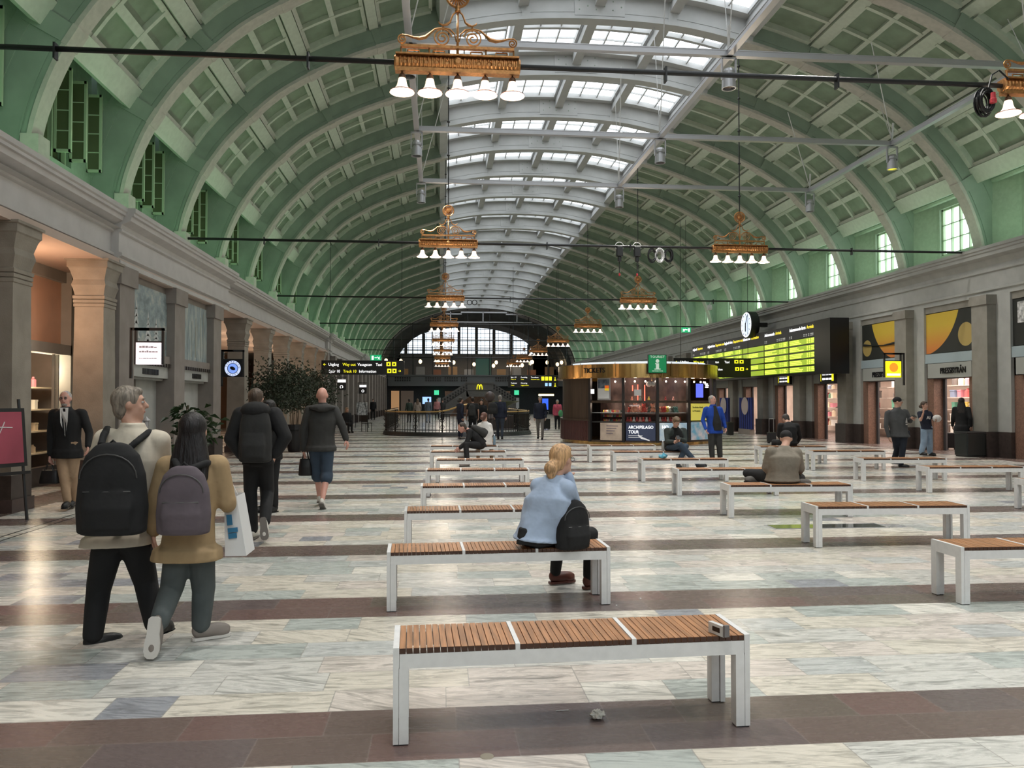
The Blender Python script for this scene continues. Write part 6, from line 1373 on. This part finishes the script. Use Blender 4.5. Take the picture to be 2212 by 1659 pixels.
# 2 dark haired woman in the tan coat
Y = 5.35
J = J_(Y, head=(418, 933), neck=(416, 982), shL=(362, 1008), shR=(470, 1006), chest=(416, 1042), pelvis=(407, 1170), hipL=(388, 1180), hipR=(432, 1180), knL=(372, 1268, .0), knR=(440, 1272, .1), anL=(342, 1348, -.22), anR=(434, 1354, .10), elL=(337, 1085, .04), elR=(489, 1082, .02), wrL=(332, 1150, .1), wrR=(497, 1098, .2))
person(J, 'person with long dark hair, tan coat and grey jeans walking away', hair='long', hc=(.012, .009, .010), top=TAN, pants=GJEAN, shoe=mat('shoe_grey', (.22, .19, .17), .6), sole=SLW, girth=.98, vox=.011, hem=.115, hemw=1.28, sleeve=1.15, loose=1.12, toes={'L': (-.06, -.1, -1), 'R': (.85, .5, 0)}, footn={'L': (0, 1, -.1)})
backpack('backpack', at(397, 1080, Y-.26), .33, .43, .15, cloth('mauve_grey_canvas', (.105, .085, .10)), 'mauve grey backpack on the tan coat woman', straps=[[at(388, 1014, Y-.2), at(378, 996, Y-.12), at(372, 996, Y+.05)], [at(412, 1012, Y-.2), at(446, 1000, Y-.12), at(456, 998, Y+.06)]], sm=BLK)
p = at(512, 1128, 5.55); sb = empty('shopping_bag', (p.x, p.y, p.z), R(0), 'white paper shopping bag with blue print held by the tan coat woman', 'bag')
m = MB(); m.add([(-.06, -.1, .19), (.02, -.1, .19), (.02, .12, .19), (-.06, .12, .19), (-.05, -.11, -.21), (.09, -.11, -.21), (.09, .13, -.21), (-.05, .13, -.21)], [(0, 4, 5, 1), (1, 5, 6, 2), (2, 6, 7, 3), (3, 7, 4, 0), (4, 7, 6, 5)]); m.build('paper', mat('paper_white', (.66, .66, .66), .6), sb)
m = MB(); Mq = Matrix.Rotation(R(-6), 4, 'Y'); m.box(-.035, .0, -.117, -.112, .0, .07, M=Mq); m.box(-.035, .03, -.117, -.112, -.05, -.02, M=Mq); m.box(-.035, .02, -.117, -.112, -.09, -.055, M=Mq); m.build('blue_print', mat('print_blue', (.03, .16, .30), .5), sb)
MB().tube([(-.04, 0, .19), (-.03, 0, .26), (0, 0, .19)], .005, 5).build('handle', M_WHITE, sb)
# 3 man with hands on his hips
Y = 9.3
J = J_(Y, head=(553, 862), neck=(555, 884), shL=(520, 896), shR=(593, 896), chest=(556, 925), pelvis=(558, 994), hipL=(543, 1000), hipR=(573, 1000), knL=(541, 1058, .05), knR=(578, 1062, .12), anL=(546, 1148), anR=(572, 1130, -.25), elL=(499, 948, -.05), elR=(616, 944, -.05), wrL=(524, 986, -.06), wrR=(594, 983, -.06))
person(J, 'person in black with hands on hips and a huge black rucksack, walking away', hair='short', hc=(.075, .05, .035), top=BLK, pants=BLK, shoe=SWH, sole=SLG, girth=.98, hem=.05, sleeve=1.45, loose=1.15, palm={'L': (.3, 1, 0), 'R': (-.3, 1, 0), 'dL': (.9, .1, .05), 'dR': (-.9, .1, .05)}, toes={'R': (.15, -.25, -1), 'L': (0, 1, 0)}, footn={'R': (0, 1, -.2)}, curl=(.35, .35))
backpack('rucksack', at(552, 935, Y-.27), .36, .66, .26, BLK2, 'huge black rucksack on the back of the person with hands on hips', vox=.014, extra=False)
bpy.data.objects['rucksack']['category'] = 'backpack'; q = MB(); q.ell((0, 0, 0), .17, .15, .10, 12, 8); tag(link_mesh('jacket_bundle', bake(q, .015, 2), BLK, loc=at(552, 886, Y-.25)), 'bunched black jacket strapped on top of the huge rucksack', 'jacket')
# 4 bald man
Y = 12.0
J = J_(Y, head=(696, 855), neck=(697, 873), shL=(668, 886), shR=(723, 886), chest=(696, 908), pelvis=(694, 960), hipL=(682, 966), hipR=(706, 966), knL=(686, 1022, .1), knR=(706, 1026, -.02), anL=(690, 1074, .2), anR=(696, 1082, -.22), elL=(655, 930, 0), elR=(739, 920, -.02), wrL=(656, 974, .05), wrR=(748, 950, -.02))
person(J, 'person with bald head, black hoodie and denim shorts carrying a black bag', hair='bald', hc=(.1, .05, .04), skin=SKINR, top=DKG, pants=JEAN, shoe=SWH, sole=SLG, girth=1.2, hem=.10, hemw=1.05, sleeve=1.12, loose=1.2, short=True, hs=1.06, toes={'R': (.1, .75, -.65), 'L': (0, 1, 0)}, footn={'R': (0, .6, .8)})
q = MB(); q.ell((0, 0, 0), .20, .13, .055, 14, 8); q.ell((0, -.05, -.02), .12, .09, .05, 10, 8); hd_ = link_mesh('hood', bake(q, .014, 2), DKG, bpy.data.objects[-1] if False else None, loc=at(696, 880, Y-.09)); hd_.parent = [ob for ob in bpy.data.objects if ob.get('label', '').startswith('person with bald')][0]; hd_.location = hd_.location-hd_.parent.location
def tote(px, py, Y, w_, h_, label, m=None, hz=.12):
    p = at(px, py, Y); b = empty('handbag', p, label=label, cat='bag'); q = MB(); loft(q, [(Vector((0, 0, -h_/2)), Vector((w_/2*1.08, 0, 0)), Vector((0, .06, 0))), (Vector((0, 0, 0)), Vector((w_/2, 0, 0)), Vector((0, .055, 0))), (Vector((0, 0, h_/2)), Vector((w_/2*.85, 0, 0)), Vector((0, .03, 0)))])
    link_mesh('body', bake(q, .012, 2), m or mat('leather_black', (.012, .011, .012), .45), b)
    for y in (-.025, .025): MB().tube([(-w_*.22, y, h_/2-.01), (-w_*.12, y*.5, h_/2+hz*.8), (0, y*.3, h_/2+hz), (w_*.12, y*.5, h_/2+hz*.8), (w_*.22, y, h_/2-.01)], .007, 6).build('handle', mat('leather_black'), b)
tote(660, 1009, Y+.06, .20, .26, 'small black shopping tote hanging from the hand of the bald man', hz=.13)
# 5 suited man coming towards the camera
Y = 12.2
J = J_(Y, head=(141, 862), neck=(143, 882), shL=(178, 893), shR=(116, 893), chest=(146, 912), pelvis=(146, 966), hipL=(159, 972), hipR=(134, 972), knL=(157, 1028, -.05), knR=(138, 1028, -.1), anL=(158, 1082, .1), anR=(146, 1084, -.15), elL=(193, 935, .02), elR=(110, 938), wrL=(190, 965, -.1), wrR=(109, 984, -.06))
o, hp, HM, bs = person(J, 'person with white hair, glasses, black suit jacket and beige trousers facing the camera', fwd=(.15, -1, 0), hair='thin', hc=(.45, .43, .42), skin=SKINR, top=BLK, pants=BEIGE, shoe=SBK, girth=1.12, hem=.16, hemw=1.05, sleeve=1.05, loose=1.05, eyes=True)
MB().capsule(hp(-.035, .082, .014), hp(.035, .082, .014), .004, .004, 6).tube([hp(.031+.019*cos(t), .096, .012+.014*sin(t)) for t in [2*pi*k/12 for k in range(12)]], .003, 5, closed=True).tube([hp(-.031+.019*cos(t), .096, .012+.014*sin(t)) for t in [2*pi*k/12 for k in range(12)]], .003, 5, closed=True).build('glasses', M_SBLACK, o)
q = MB(); q.ell(hp(0, .045, -.082), .045, .045, .035, 10, 8); link_mesh('beard', bake(q, .01, 1), hairm('beard_grey', (.30, .27, .25)), o)
F = Vector((.15, -1, 0)).normalized(); N_ = J['neck']-bs; C_ = J['chest']-bs
def onchest(x, t, d): r_ = (J['shR']-J['shL']).normalized(); return N_+(C_-N_)*t+F*d+r_*x
MB().add([onchest(-.06, -.05, .092), onchest(.06, -.05, .092), onchest(.05, 1.0, .172), onchest(0, 2.0, .178), onchest(-.05, 1.0, .172)], [(0, 1, 2, 3, 4)]).build('shirt_front', WHC, o)
MB().add([onchest(-.018, .0, .10), onchest(.018, .0, .10), onchest(.026, 1.4, .182), onchest(0, 2.3, .186), onchest(-.026, 1.4, .182)], [(0, 1, 2, 3, 4)]).build('tie', M_SBLACK, o)
tote(107, 1030, Y-.06, .27, .20, 'black leather briefcase in the hand of the suited man', hz=.10)
# 6 seated woman with the reddish ponytail
Y = 6.15
J = J_(Y, head=(1213, 993, .06), neck=(1197, 1032, .03), shL=(1163, 1050, .05), shR=(1224, 1054, -.06), chest=(1184, 1082), pelvis=(1162, 1158), hipL=(1150, 1158, .10), hipR=(1180, 1160, .12), elL=(1190, 1100, .34), elR=(1240, 1088, .10), wrL=(1215, 1050, .32), wrR=(1226, 1024, .10))
for k, v in dict(knL=(1.02, 6.66, .48), knR=(1.28, 6.60, .47), anL=(1.00, 6.80, .095), anR=(1.26, 6.62, .09)).items(): J[k] = Vector(v)
o, hp, HM, bs = person(J, 'person with a ginger blonde ponytail and pale blue sweater seated, chin on hand', fwd=(.45, .9, 0), face=(.72, .69, -.10), hair='tail', hc=(.50, .30, .15), top=LBL, pants=BLK, shoe=SBR, sole=SBR, girth=1.08, vox=.011, hem=.03, sleeve=1.05, loose=.92, palm={'R': (-.3, .2, .2), 'dR': (.15, .1, 1)}, curl=(.6, .45), eyes=True, toes={'L': (1, .35, 0), 'R': (.8, .5, 0)})
MB().tube([hp(.075, .0, .02), hp(.07, .07, .015), hp(.05, .095, .012)], .0025, 5).tube([hp(.035+.02*cos(t), .10, .010+.017*sin(t)) for t in [2*pi*k/12 for k in range(12)]], .0022, 5, closed=True).build('glasses', M_BLACK, o)
backpack('backpack', at(1236, 1132, 6.12), .30, .38, .2, BLK, 'black backpack standing on the bench beside the blue sweater woman', back=(.45, -.9, 0), vox=.011)
p = at(1131, 1181, 6.1)
# 7 man in the taupe jacket on the middle row bench
Y = 10.65
J = J_(Y, head=(1698, 948, .14), neck=(1694, 966, .05), shL=(1666, 976), shR=(1720, 978), chest=(1692, 992), pelvis=(1690, 1034), hipL=(1678, 1034, .05), hipR=(1706, 1034, .05), elL=(1656, 1010, .05), elR=(1728, 1012, .05), wrL=(1668, 1026, .25), wrR=(1718, 1028, .25))
for k, v in dict(knL=(J['hipL']+Vector((-.26, .42, .04))), knR=(J['hipR']+Vector((.30, .30, -.02))), anL=at(1638, 1032, 10.95), anR=at(1722, 1036, 10.62)).items(): J[k] = Vector(v)
person(J, 'person in a taupe jacket and black cap seated with legs folded, back to the camera', hair='cap', hc=(.02, .02, .02), face=(.25, .9, -.45), top=TJ, pants=BLK, shoe=mat('shoe_taupe', (.10, .09, .08), .6), girth=1.35, hem=.04, sleeve=1.25, toes={'L': (-1, .2, .1), 'R': (1, -.2, 0)}, vox=.014)
# 8 man in black on the farthest shop side bench
Y = 19.3
J = J_(Y, head=(1697, 905, .35), neck=(1702, 914, .15), shL=(1685, 919), shR=(1722, 920), chest=(1704, 930), pelvis=(1706, 957), hipL=(1699, 958), hipR=(1713, 958), elL=(1682, 940, .1), elR=(1728, 944, .1), wrL=(1690, 953, .35), wrR=(1722, 957, .35))
for s, d in (('L', -.12), ('R', .12)): J['kn'+s] = J['hip'+s]+Vector((d, .48, .02)); J['an'+s] = Vector((J['kn'+s].x, J['kn'+s].y+.05, .09))
person(J, 'person in black bent forward on the far shop side bench, back to the camera', hair='short', hc=(.06, .05, .045), face=(-.2, .9, -.5), top=BLK, pants=BLK, shoe=SBK, girth=1.15, vox=.02, hem=.02)
def suitcase(x, y, w_, h_, d_, m, label, rz=0, handle=.35):
    e = empty('suitcase', (x, y, 0), rz, label, 'suitcase'); MB().box(-w_/2, w_/2, -d_/2, d_/2, .05, h_).build('shell', m, e, bevel=.03)
    q = MB(); [q.tube([(s*w_*.3, 0, h_-.02), (s*w_*.3, 0, h_+handle)], .008, 5) for s in (-1, 1)]; q.tube([(-w_*.3, 0, h_+handle), (w_*.3, 0, h_+handle)], .012, 6); q.build('pull_handle', M_ALU, e)
    for sx in (-1, 1):
        for sy in (-1, 1): MB().lathe([(.001, -.015), (.03, -.015), (.03, .015), (.001, .015)], (sx*w_*.35, sy*d_*.3, .03), 10, M=Matrix.Rotation(pi/2, 4, 'Y')).build('wheel', M_SBLACK, e)
    return e
p = atf(1669, 958); suitcase(p.x, p.y+.1, .30, .42, .22, mat('case_black', (.012, .012, .014), .5), 'small black cabin case with a raised handle beside the man in black', 0, .5)
# 9 man looking at his phone
Y = 17.62
J = J_(Y, head=(1461, 912, -.20), neck=(1459, 924, -.05), shL=(1478, 930), shR=(1440, 930), chest=(1458, 943), pelvis=(1451, 966), hipL=(1458, 968), hipR=(1444, 968), elL=(1480, 953, -.1), elR=(1441, 954, -.1), wrL=(1468, 948, -.34), wrR=(1455, 954, -.34), knL=(1482, 964, -.42), knR=(1470, 961, -.48), anL=(1464, 1004, -.45), anR=(1508, 1003, -.55))
o, hp, HM, bs = person(J, 'person in a dark vest and green sleeves seated with crossed legs reading a phone', fwd=(.2, -1, 0), face=(.1, -.85, -.55), hair='short', hc=(.16, .10, .055), top=cloth('green_grey_knit', (.035, .045, .042)), pants=JEAN, shoe=SBK, sole=SLW, vox=.015, hem=.04, eyes=True, toes={'L': (.1, -1, 0), 'R': (1, -.4, .1)}, palm={'dL': (-.5, -.6, .2), 'dR': (.6, -.5, .1)})
q = MB(); F = Vector((.2, -1, 0)).normalized(); rt = (J['shR']-J['shL']).normalized(); P0 = J['pelvis']-bs; C0 = J['chest']-bs; N0_ = J['neck']-bs
loft(q, [(P0-Vector((0, 0, .03)), rt*.185, F*.15), (C0, rt*.19, F*.152), (C0+(N0_-C0)*.6, rt*.15, F*.12), (N0_, rt*.085, F*.08)]); link_mesh('vest', bake(q, .014, 2), BLK, o)
tag(MB().box(-.035, .035, -.005, .005, -.06, .06, M=Matrix.Rotation(R(-50), 4, 'X')).build('mobile_phone', M_SBLACK, loc=at(1465, 945, Y-.46)), 'dark mobile phone in the hands of the seated reading man', 'phone')
def bottle(px, py, Y, h_, label, m):
    p = at(px, py, Y); e = empty('water_bottle', (p.x, Y, .451), label=label, cat='bottle'); MB().lathe([(.001, 0), (.032, 0), (.034, .02), (.034, h_*.6), (.03, h_*.72), (.012, h_*.88), (.012, h_*.92), (.001, h_*.92)], n=14).build('body', m, e, smooth=True); MB().lathe([(.001, h_*.9), (.015, h_*.9), (.015, h_), (.001, h_)], n=10).build('bottle_cap', mat('print_white'), e)
bottle(1432, 962, 17.6, .24, 'clear water bottle standing on the bench beside the phone reader', mat('bottle_clear', (.5, .52, .52), .15, trans=.5)); bottle(1068, 952, 20.3, .28, 'blue tinted water bottle on the farthest bench next to the woman in white', mat('bottle_blue', (.25, .38, .5), .15, trans=.3))
# 10 man in the royal blue jacket
Y = 20.3
J = J_(Y, head=(1539, 864), neck=(1540, 876), shL=(1556, 884), shR=(1524, 884), chest=(1541, 898), pelvis=(1544, 928), hipL=(1551, 930), hipR=(1537, 930), knL=(1554, 965, -.05), knR=(1537, 965), anL=(1556, 993), anR=(1539, 993), elL=(1563, 906), elR=(1518, 908), wrL=(1567, 924, -.1), wrR=(1525, 928, -.15))
o, hp, HM, bs = person(J, 'person with grey hair in an open royal blue jacket standing before the kiosk', fwd=(.25, -1, 0), face=(.7, -.7, 0), hair='thin', hc=(.33, .30, .28), skin=SKINR, top=ROY, pants=DKG, shoe=SBK, girth=1.15, vox=.015, hem=.10, eyes=True, loose=1.2)
q = MB(); F = Vector((.25, -1, 0)).normalized(); rt = (J['shR']-J['shL']).normalized(); P0 = J['pelvis']-bs; C0 = J['chest']-bs; N0_ = J['neck']-bs
loft(q, [(P0-Vector((0, 0, .02))+F*.06, rt*.12, F*.135), (P0+(C0-P0)*.5+F*.08, rt*.125, F*.135), (C0+F*.055, rt*.105, F*.125), (N0_+F*.02, rt*.05, F*.085)]); link_mesh('polo_shirt', bake(q, .012, 2), BLK2, o)
# 11 man in the grey hoodie
Y = 18.05
J = J_(Y, head=(1939, 868), neck=(1937, 882), shL=(1957, 890), shR=(1917, 893), chest=(1938, 906), pelvis=(1943, 938), hipL=(1950, 940), hipR=(1936, 940), knL=(1950, 968, -.05), knR=(1939, 970, .15), anL=(1946, 1004), anR=(1930, 996, .35), elL=(1966, 910, -.05), elR=(1914, 920), wrL=(1968, 903, -.32), wrR=(1920, 944, -.05))
o, hp, HM, bs = person(J, 'person in a black cap and printed grey hoodie walking with a phone in hand', fwd=(.6, -.8, 0), face=(.85, -.5, 0), hair='cap', hc=(.05, .04, .03), top=HOOD, pants=cloth('dark_jeans', (.014, .018, .028)), shoe=SBK, sole=SLW, girth=1.3, vox=.015, hem=.07, eyes=True, loose=1.15, palm={'dL': (.5, -.6, .2)}, toes={'L': (1, -.4, 0), 'R': (.6, -.5, 0)})
F = Vector((.6, -.8, 0)).normalized(); q = MB(); rt = F.cross(Vector((0, 0, 1))).normalized(); cc_ = J['chest']-bs+F*.215+Vector((0, 0, -.03))
q.add([cc_-rt*.06+Vector((0, 0, -.05)), cc_+rt*.06+Vector((0, 0, -.05)), cc_+rt*.01+Vector((0, 0, .07)), cc_-rt*.03+Vector((0, 0, .07))], [(0, 1, 2, 3)]); q.add([cc_-rt*.06+Vector((0, 0, -.10)), cc_+rt*.05+Vector((0, 0, -.10)), cc_+rt*.05+Vector((0, 0, -.07)), cc_-rt*.06+Vector((0, 0, -.07))], [(0, 1, 2, 3)]); q.build('chest_print', WHC, o)
tag(MB().box(-.04, .04, -.06, .06, -.005, .005, M=Matrix.Rotation(R(25), 4, 'X')).build('mobile_phone', M_SBLACK, loc=at(1975, 899, Y-.44)), 'dark mobile phone held out by the man in the grey hoodie', 'phone')
# 12 woman in pale jeans
Y = 21.5
J = J_(Y, head=(1997, 876), neck=(1998, 888), shL=(2008, 893), shR=(1986, 893), chest=(1998, 903), pelvis=(2002, 926), hipL=(2007, 929), hipR=(1996, 929), knL=(2008, 956), knR=(1996, 956, -.1), anL=(2009, 978, .05), anR=(1990, 977, -.1), elL=(2017, 908), elR=(1989, 908, -.15), wrL=(2021, 908, -.2), wrR=(1995, 891, -.24))
o, hp, HM, bs = person(J, 'person in a dark T-shirt and pale jeans with a hand raised to the mouth', fwd=(.3, -1, 0), hair='bun', hc=(.07, .045, .03), top=NAVY, pants=LJEAN, shoe=SBK, girth=.95, vox=.016, hem=.02, tee=True, eyes=True, loose=1.35, palm={'dR': (0, .3, 1)})
text('shirt_print', 'AI', .13, tuple(J['chest']-bs+Vector((-.08, -.20, -.03))), FRONT, WHC, o)
q = MB(); q.ell((0, 0, 0), .13, .10, .11, 12, 8); tag(link_mesh('white_bag', bake(q, .02, 1), WHC, loc=at(2024, 904, Y-.2)), 'white rounded bag held by the woman in pale jeans', 'bag')
# 13 dark haired woman at the shop door
J, k = std(15.25, 20.15+1.6, 1.68, R(-35), stride=.16)
person(J, 'person with long dark hair and a long black coat entering the shop', fwd=heading(R(-35)), hair='long', hc=(.02, .014, .012), top=BLK, pants=BLK, shoe=mat('shoe_beige', (.3, .25, .2)), sole=SLW, vox=.018, hem=.22, hemw=1.15)
p = atf(2074, 972); suitcase(p.x-.1, p.y+.3, .26, .55, .2, mat('case_black'), 'black suitcase pulled by the dark haired woman at the shop door', R(-35), .25)
# 14 crouched man on the seventh bench
Y = 18.05
J = J_(Y, head=(998, 924, -.05), neck=(1011, 929), shL=(1016, 932, -.16), shR=(1018, 930, .16), chest=(1026, 942), pelvis=(1040, 960), hipL=(1037, 962, -.08), hipR=(1036, 962, .1), knL=(1006, 960, -.28), knR=(1008, 958, .15), anL=(1010, 1000, -.36), anR=(1006, 985, .4), elL=(1008, 957, -.25), elR=(1008, 956, .2), wrL=(993, 968, -.25), wrR=(993, 966, .0))
person(J, 'person in black crouched sideways on the bench with sunglasses and a backpack', fwd=(-1, -.05, 0), face=(-.9, -.2, -.45), hair='thin', hc=(.06, .045, .035), skin=SKINR, top=BLK, pants=BLK, shoe=mat('shoe_grey'), vox=.018, hem=.0, girth=1.1, toes={'L': (-1, -.2, 0), 'R': (-1, 0, 0)})
backpack('backpack', at(1035, 930, Y-.02), .3, .40, .18, DKG, 'dark backpack on the crouched man in black', back=(.5, 0, .85), upv=(-.85, 0, .5), vox=.018)
# 15 woman in white on the farthest bench
Y = 20.3
J = J_(Y, head=(1046, 901), neck=(1047, 912), shL=(1036, 919), shR=(1058, 919), chest=(1048, 930), pelvis=(1050, 957), hipL=(1043, 958), hipR=(1056, 958), elL=(1032, 937, .05), elR=(1062, 937, .05), wrL=(1038, 947, .3), wrR=(1056, 947, .3))
for s, d in (('L', -.1), ('R', .1)): J['kn'+s] = J['hip'+s]+Vector((d, .45, .02)); J['an'+s] = Vector((J['kn'+s].x, J['kn'+s].y+.05, .09))
person(J, 'person with a reddish bun and white top seated on the farthest bench', face=(.5, .8, -.1), hair='bun', hc=(.12, .05, .035), top=WHC, pants=BEIGE, shoe=SWH, vox=.02, hem=.05)
# standing group and walkers beyond
def walker(px, py, Y, h_, yaw, label, hair, hc, top, pants, shoe=SBK, stride=.0, **k):
    p = at(px, py, Y); J, q = std(p.x, Y, h_, R(yaw), stride); return person(J, label, fwd=heading(R(yaw)), hair=hair, hc=hc, top=top, pants=pants, shoe=shoe, vox=k.pop('vox', .024), **k), p
walker(994, 900, 33, 1.74, -60, 'person in navy with dark hair at the railing, nearest the handrail bend', 'bun', (.02, .015, .012), NAVY, NAVY, mat('shoe_grey'))
walker(1021, 900, 33.2, 1.76, 10, 'person with short sleeves and a dark grey backpack at the railing', 'short', (.03, .02, .015), BLK2, BLK, tee=True)
p = at(1019, 898, 32.95); backpack('backpack', (p.x, 32.92, 1.22), .32, .5, .2, DKG, 'dark grey backpack worn in the middle of the railing group', vox=.02)
walker(1040, 900, 33.6, 1.66, 175, 'person with long dark hair and black top smiling towards the camera', 'long', (.02, .012, .01), BLK, BLK)
walker(1080, 900, 32.2, 1.84, -10, 'person in navy jacket and jeans with a bulky bag, striding by the railing', 'short', (.28, .26, .24), NAVY, cloth('slate_jeans', (.03, .038, .055)), stride=.22, girth=1.25)
p = at(1064, 893, 32.1); backpack('rucksack', (p.x, 31.98, 1.30), .42, .46, .3, BLK2, 'bulky dark rucksack on the striding man at the railing', vox=.022, extra=False)
walker(1167, 900, 32.2, 1.78, 168, 'person in a navy jacket and grey trousers walking towards the camera', 'short', (.30, .26, .22), NAVY, GREYP, stride=.2, girth=1.1, eyes=True)
p = atf(1181, 928); suitcase(p.x, p.y, .34, .6, .24, mat('case_black'), 'black wheeled suitcase behind the man in grey trousers', R(20), .4)
walker(1204, 900, 43.5, 1.64, 170, 'person in a pink top and black trousers near the kiosk edge', 'short', (.5, .47, .42), PINK, BLK)
q = MB(); q.ell((0, 0, 0), .14, .08, .2, 10, 8); p = at(1211, 893, 43.2); tag(link_mesh('green_bag', bake(q, .025, 1), cloth('green_cloth', (.10, .35, .16)), loc=p), 'green cloth bag held by the woman in pink', 'bag')
for px, Y, h_, yw, l, hr, hc, tp, pt in ((884, 58, 1.72, 20, 'person in dark green beyond the railing, closest to the brown doorway', 'short', (.03, .02, .02), cloth('dark_green_cloth', (.03, .045, .035)), BLK), (902, 58, 1.74, 5, 'person in pale beige beyond the railing with brown hair', 'long', (.14, .09, .06), cloth('pale_beige_cloth', (.36, .30, .26)), GREYP),
    (925, 57, 1.78, -10, 'person with a grey backpack beyond the railing before the pale blue screen', 'short', (.03, .025, .02), cloth('steel_blue_cloth', (.12, .15, .19)), cloth('pale_blue_jeans', (.2, .24, .32))), (944, 66, 1.80, 180, 'person in a white and red top facing the railing from far', 'short', (.04, .03, .02), cloth('red_white_cloth', (.50, .22, .22)), BLK), (956, 66, 1.70, 175, 'person in a cap and dark jacket beside the red and white one', 'cap', (.1, .1, .1), DKG, BLK),
    (806, 66, 1.76, 180, 'person in black standing by the dark wall end near the white easel', 'short', (.04, .03, .02), BLK, BLK), (584, 11.6, 1.60, 150, 'person with dark hair and pearl earring half hidden behind the hands on hips man', 'bun', (.012, .01, .01), BLK, BLK)):
    walker(px, 900, Y, h_, yw, l, hr, hc, tp, pt, vox=.03 if Y > 20 else .016)
# seated far woman with cafe chair
p = at(749, 890, 40); J, k = std(p.x, 40, 1.68, R(-150)); dz = .42
for n_ in J: J[n_].z -= dz if not n_.startswith(('kn', 'an')) else 0
fw = Vector(heading(R(-150)))
for s in 'LR': J['kn'+s] = J['hip'+s]+fw*.42; J['an'+s] = Vector((J['kn'+s].x, J['kn'+s].y, .09))
person(J, 'person with blonde hair seated at a cafe table by the far arcade', fwd=tuple(fw), hair='long', hc=(.3, .2, .12), top=BLK, pants=BLK, shoe=SBK, vox=.03)
def chair(x, y, rz, label):
    e = empty('cafe_chair', (x, y, 0), rz, label, 'chair', 'dark cafe chairs by the far arcade'); MB().box(-.2, .2, -.2, .2, .43, .46).build('seat', M_BLACK, e); MB().box(-.2, .2, .17, .2, .5, .85).build('backrest', M_BLACK, e)
    for a in (-.18, .18):
        for b in (-.18, .18): MB().box(a-.012, a+.012, b-.012, b+.012, 0, .44 if b < 0 else .84).build('leg', M_BLACK, e)
chair(p.x, 40.05, R(30), 'dark cafe chair under the seated blonde woman'); chair(p.x+.9, 41, R(150), 'empty dark cafe chair next to the seated blonde woman')
te = empty('cafe_table', (p.x-.6, 39.4, 0), label='small round dark cafe table by the seated blonde woman', cat='table'); MB().lathe([(.001, .72), (.35, .72), (.35, .75), (.001, .75)], n=20).build('table_top', M_BLACK, te); MB().tube([(0, 0, 0), (0, 0, .72)], .03, 6).build('pedestal', M_BLACK, te); MB().lathe([(.001, 0), (.22, 0), (.2, .02), (.001, .03)], n=14).build('foot', M_BLACK, te)
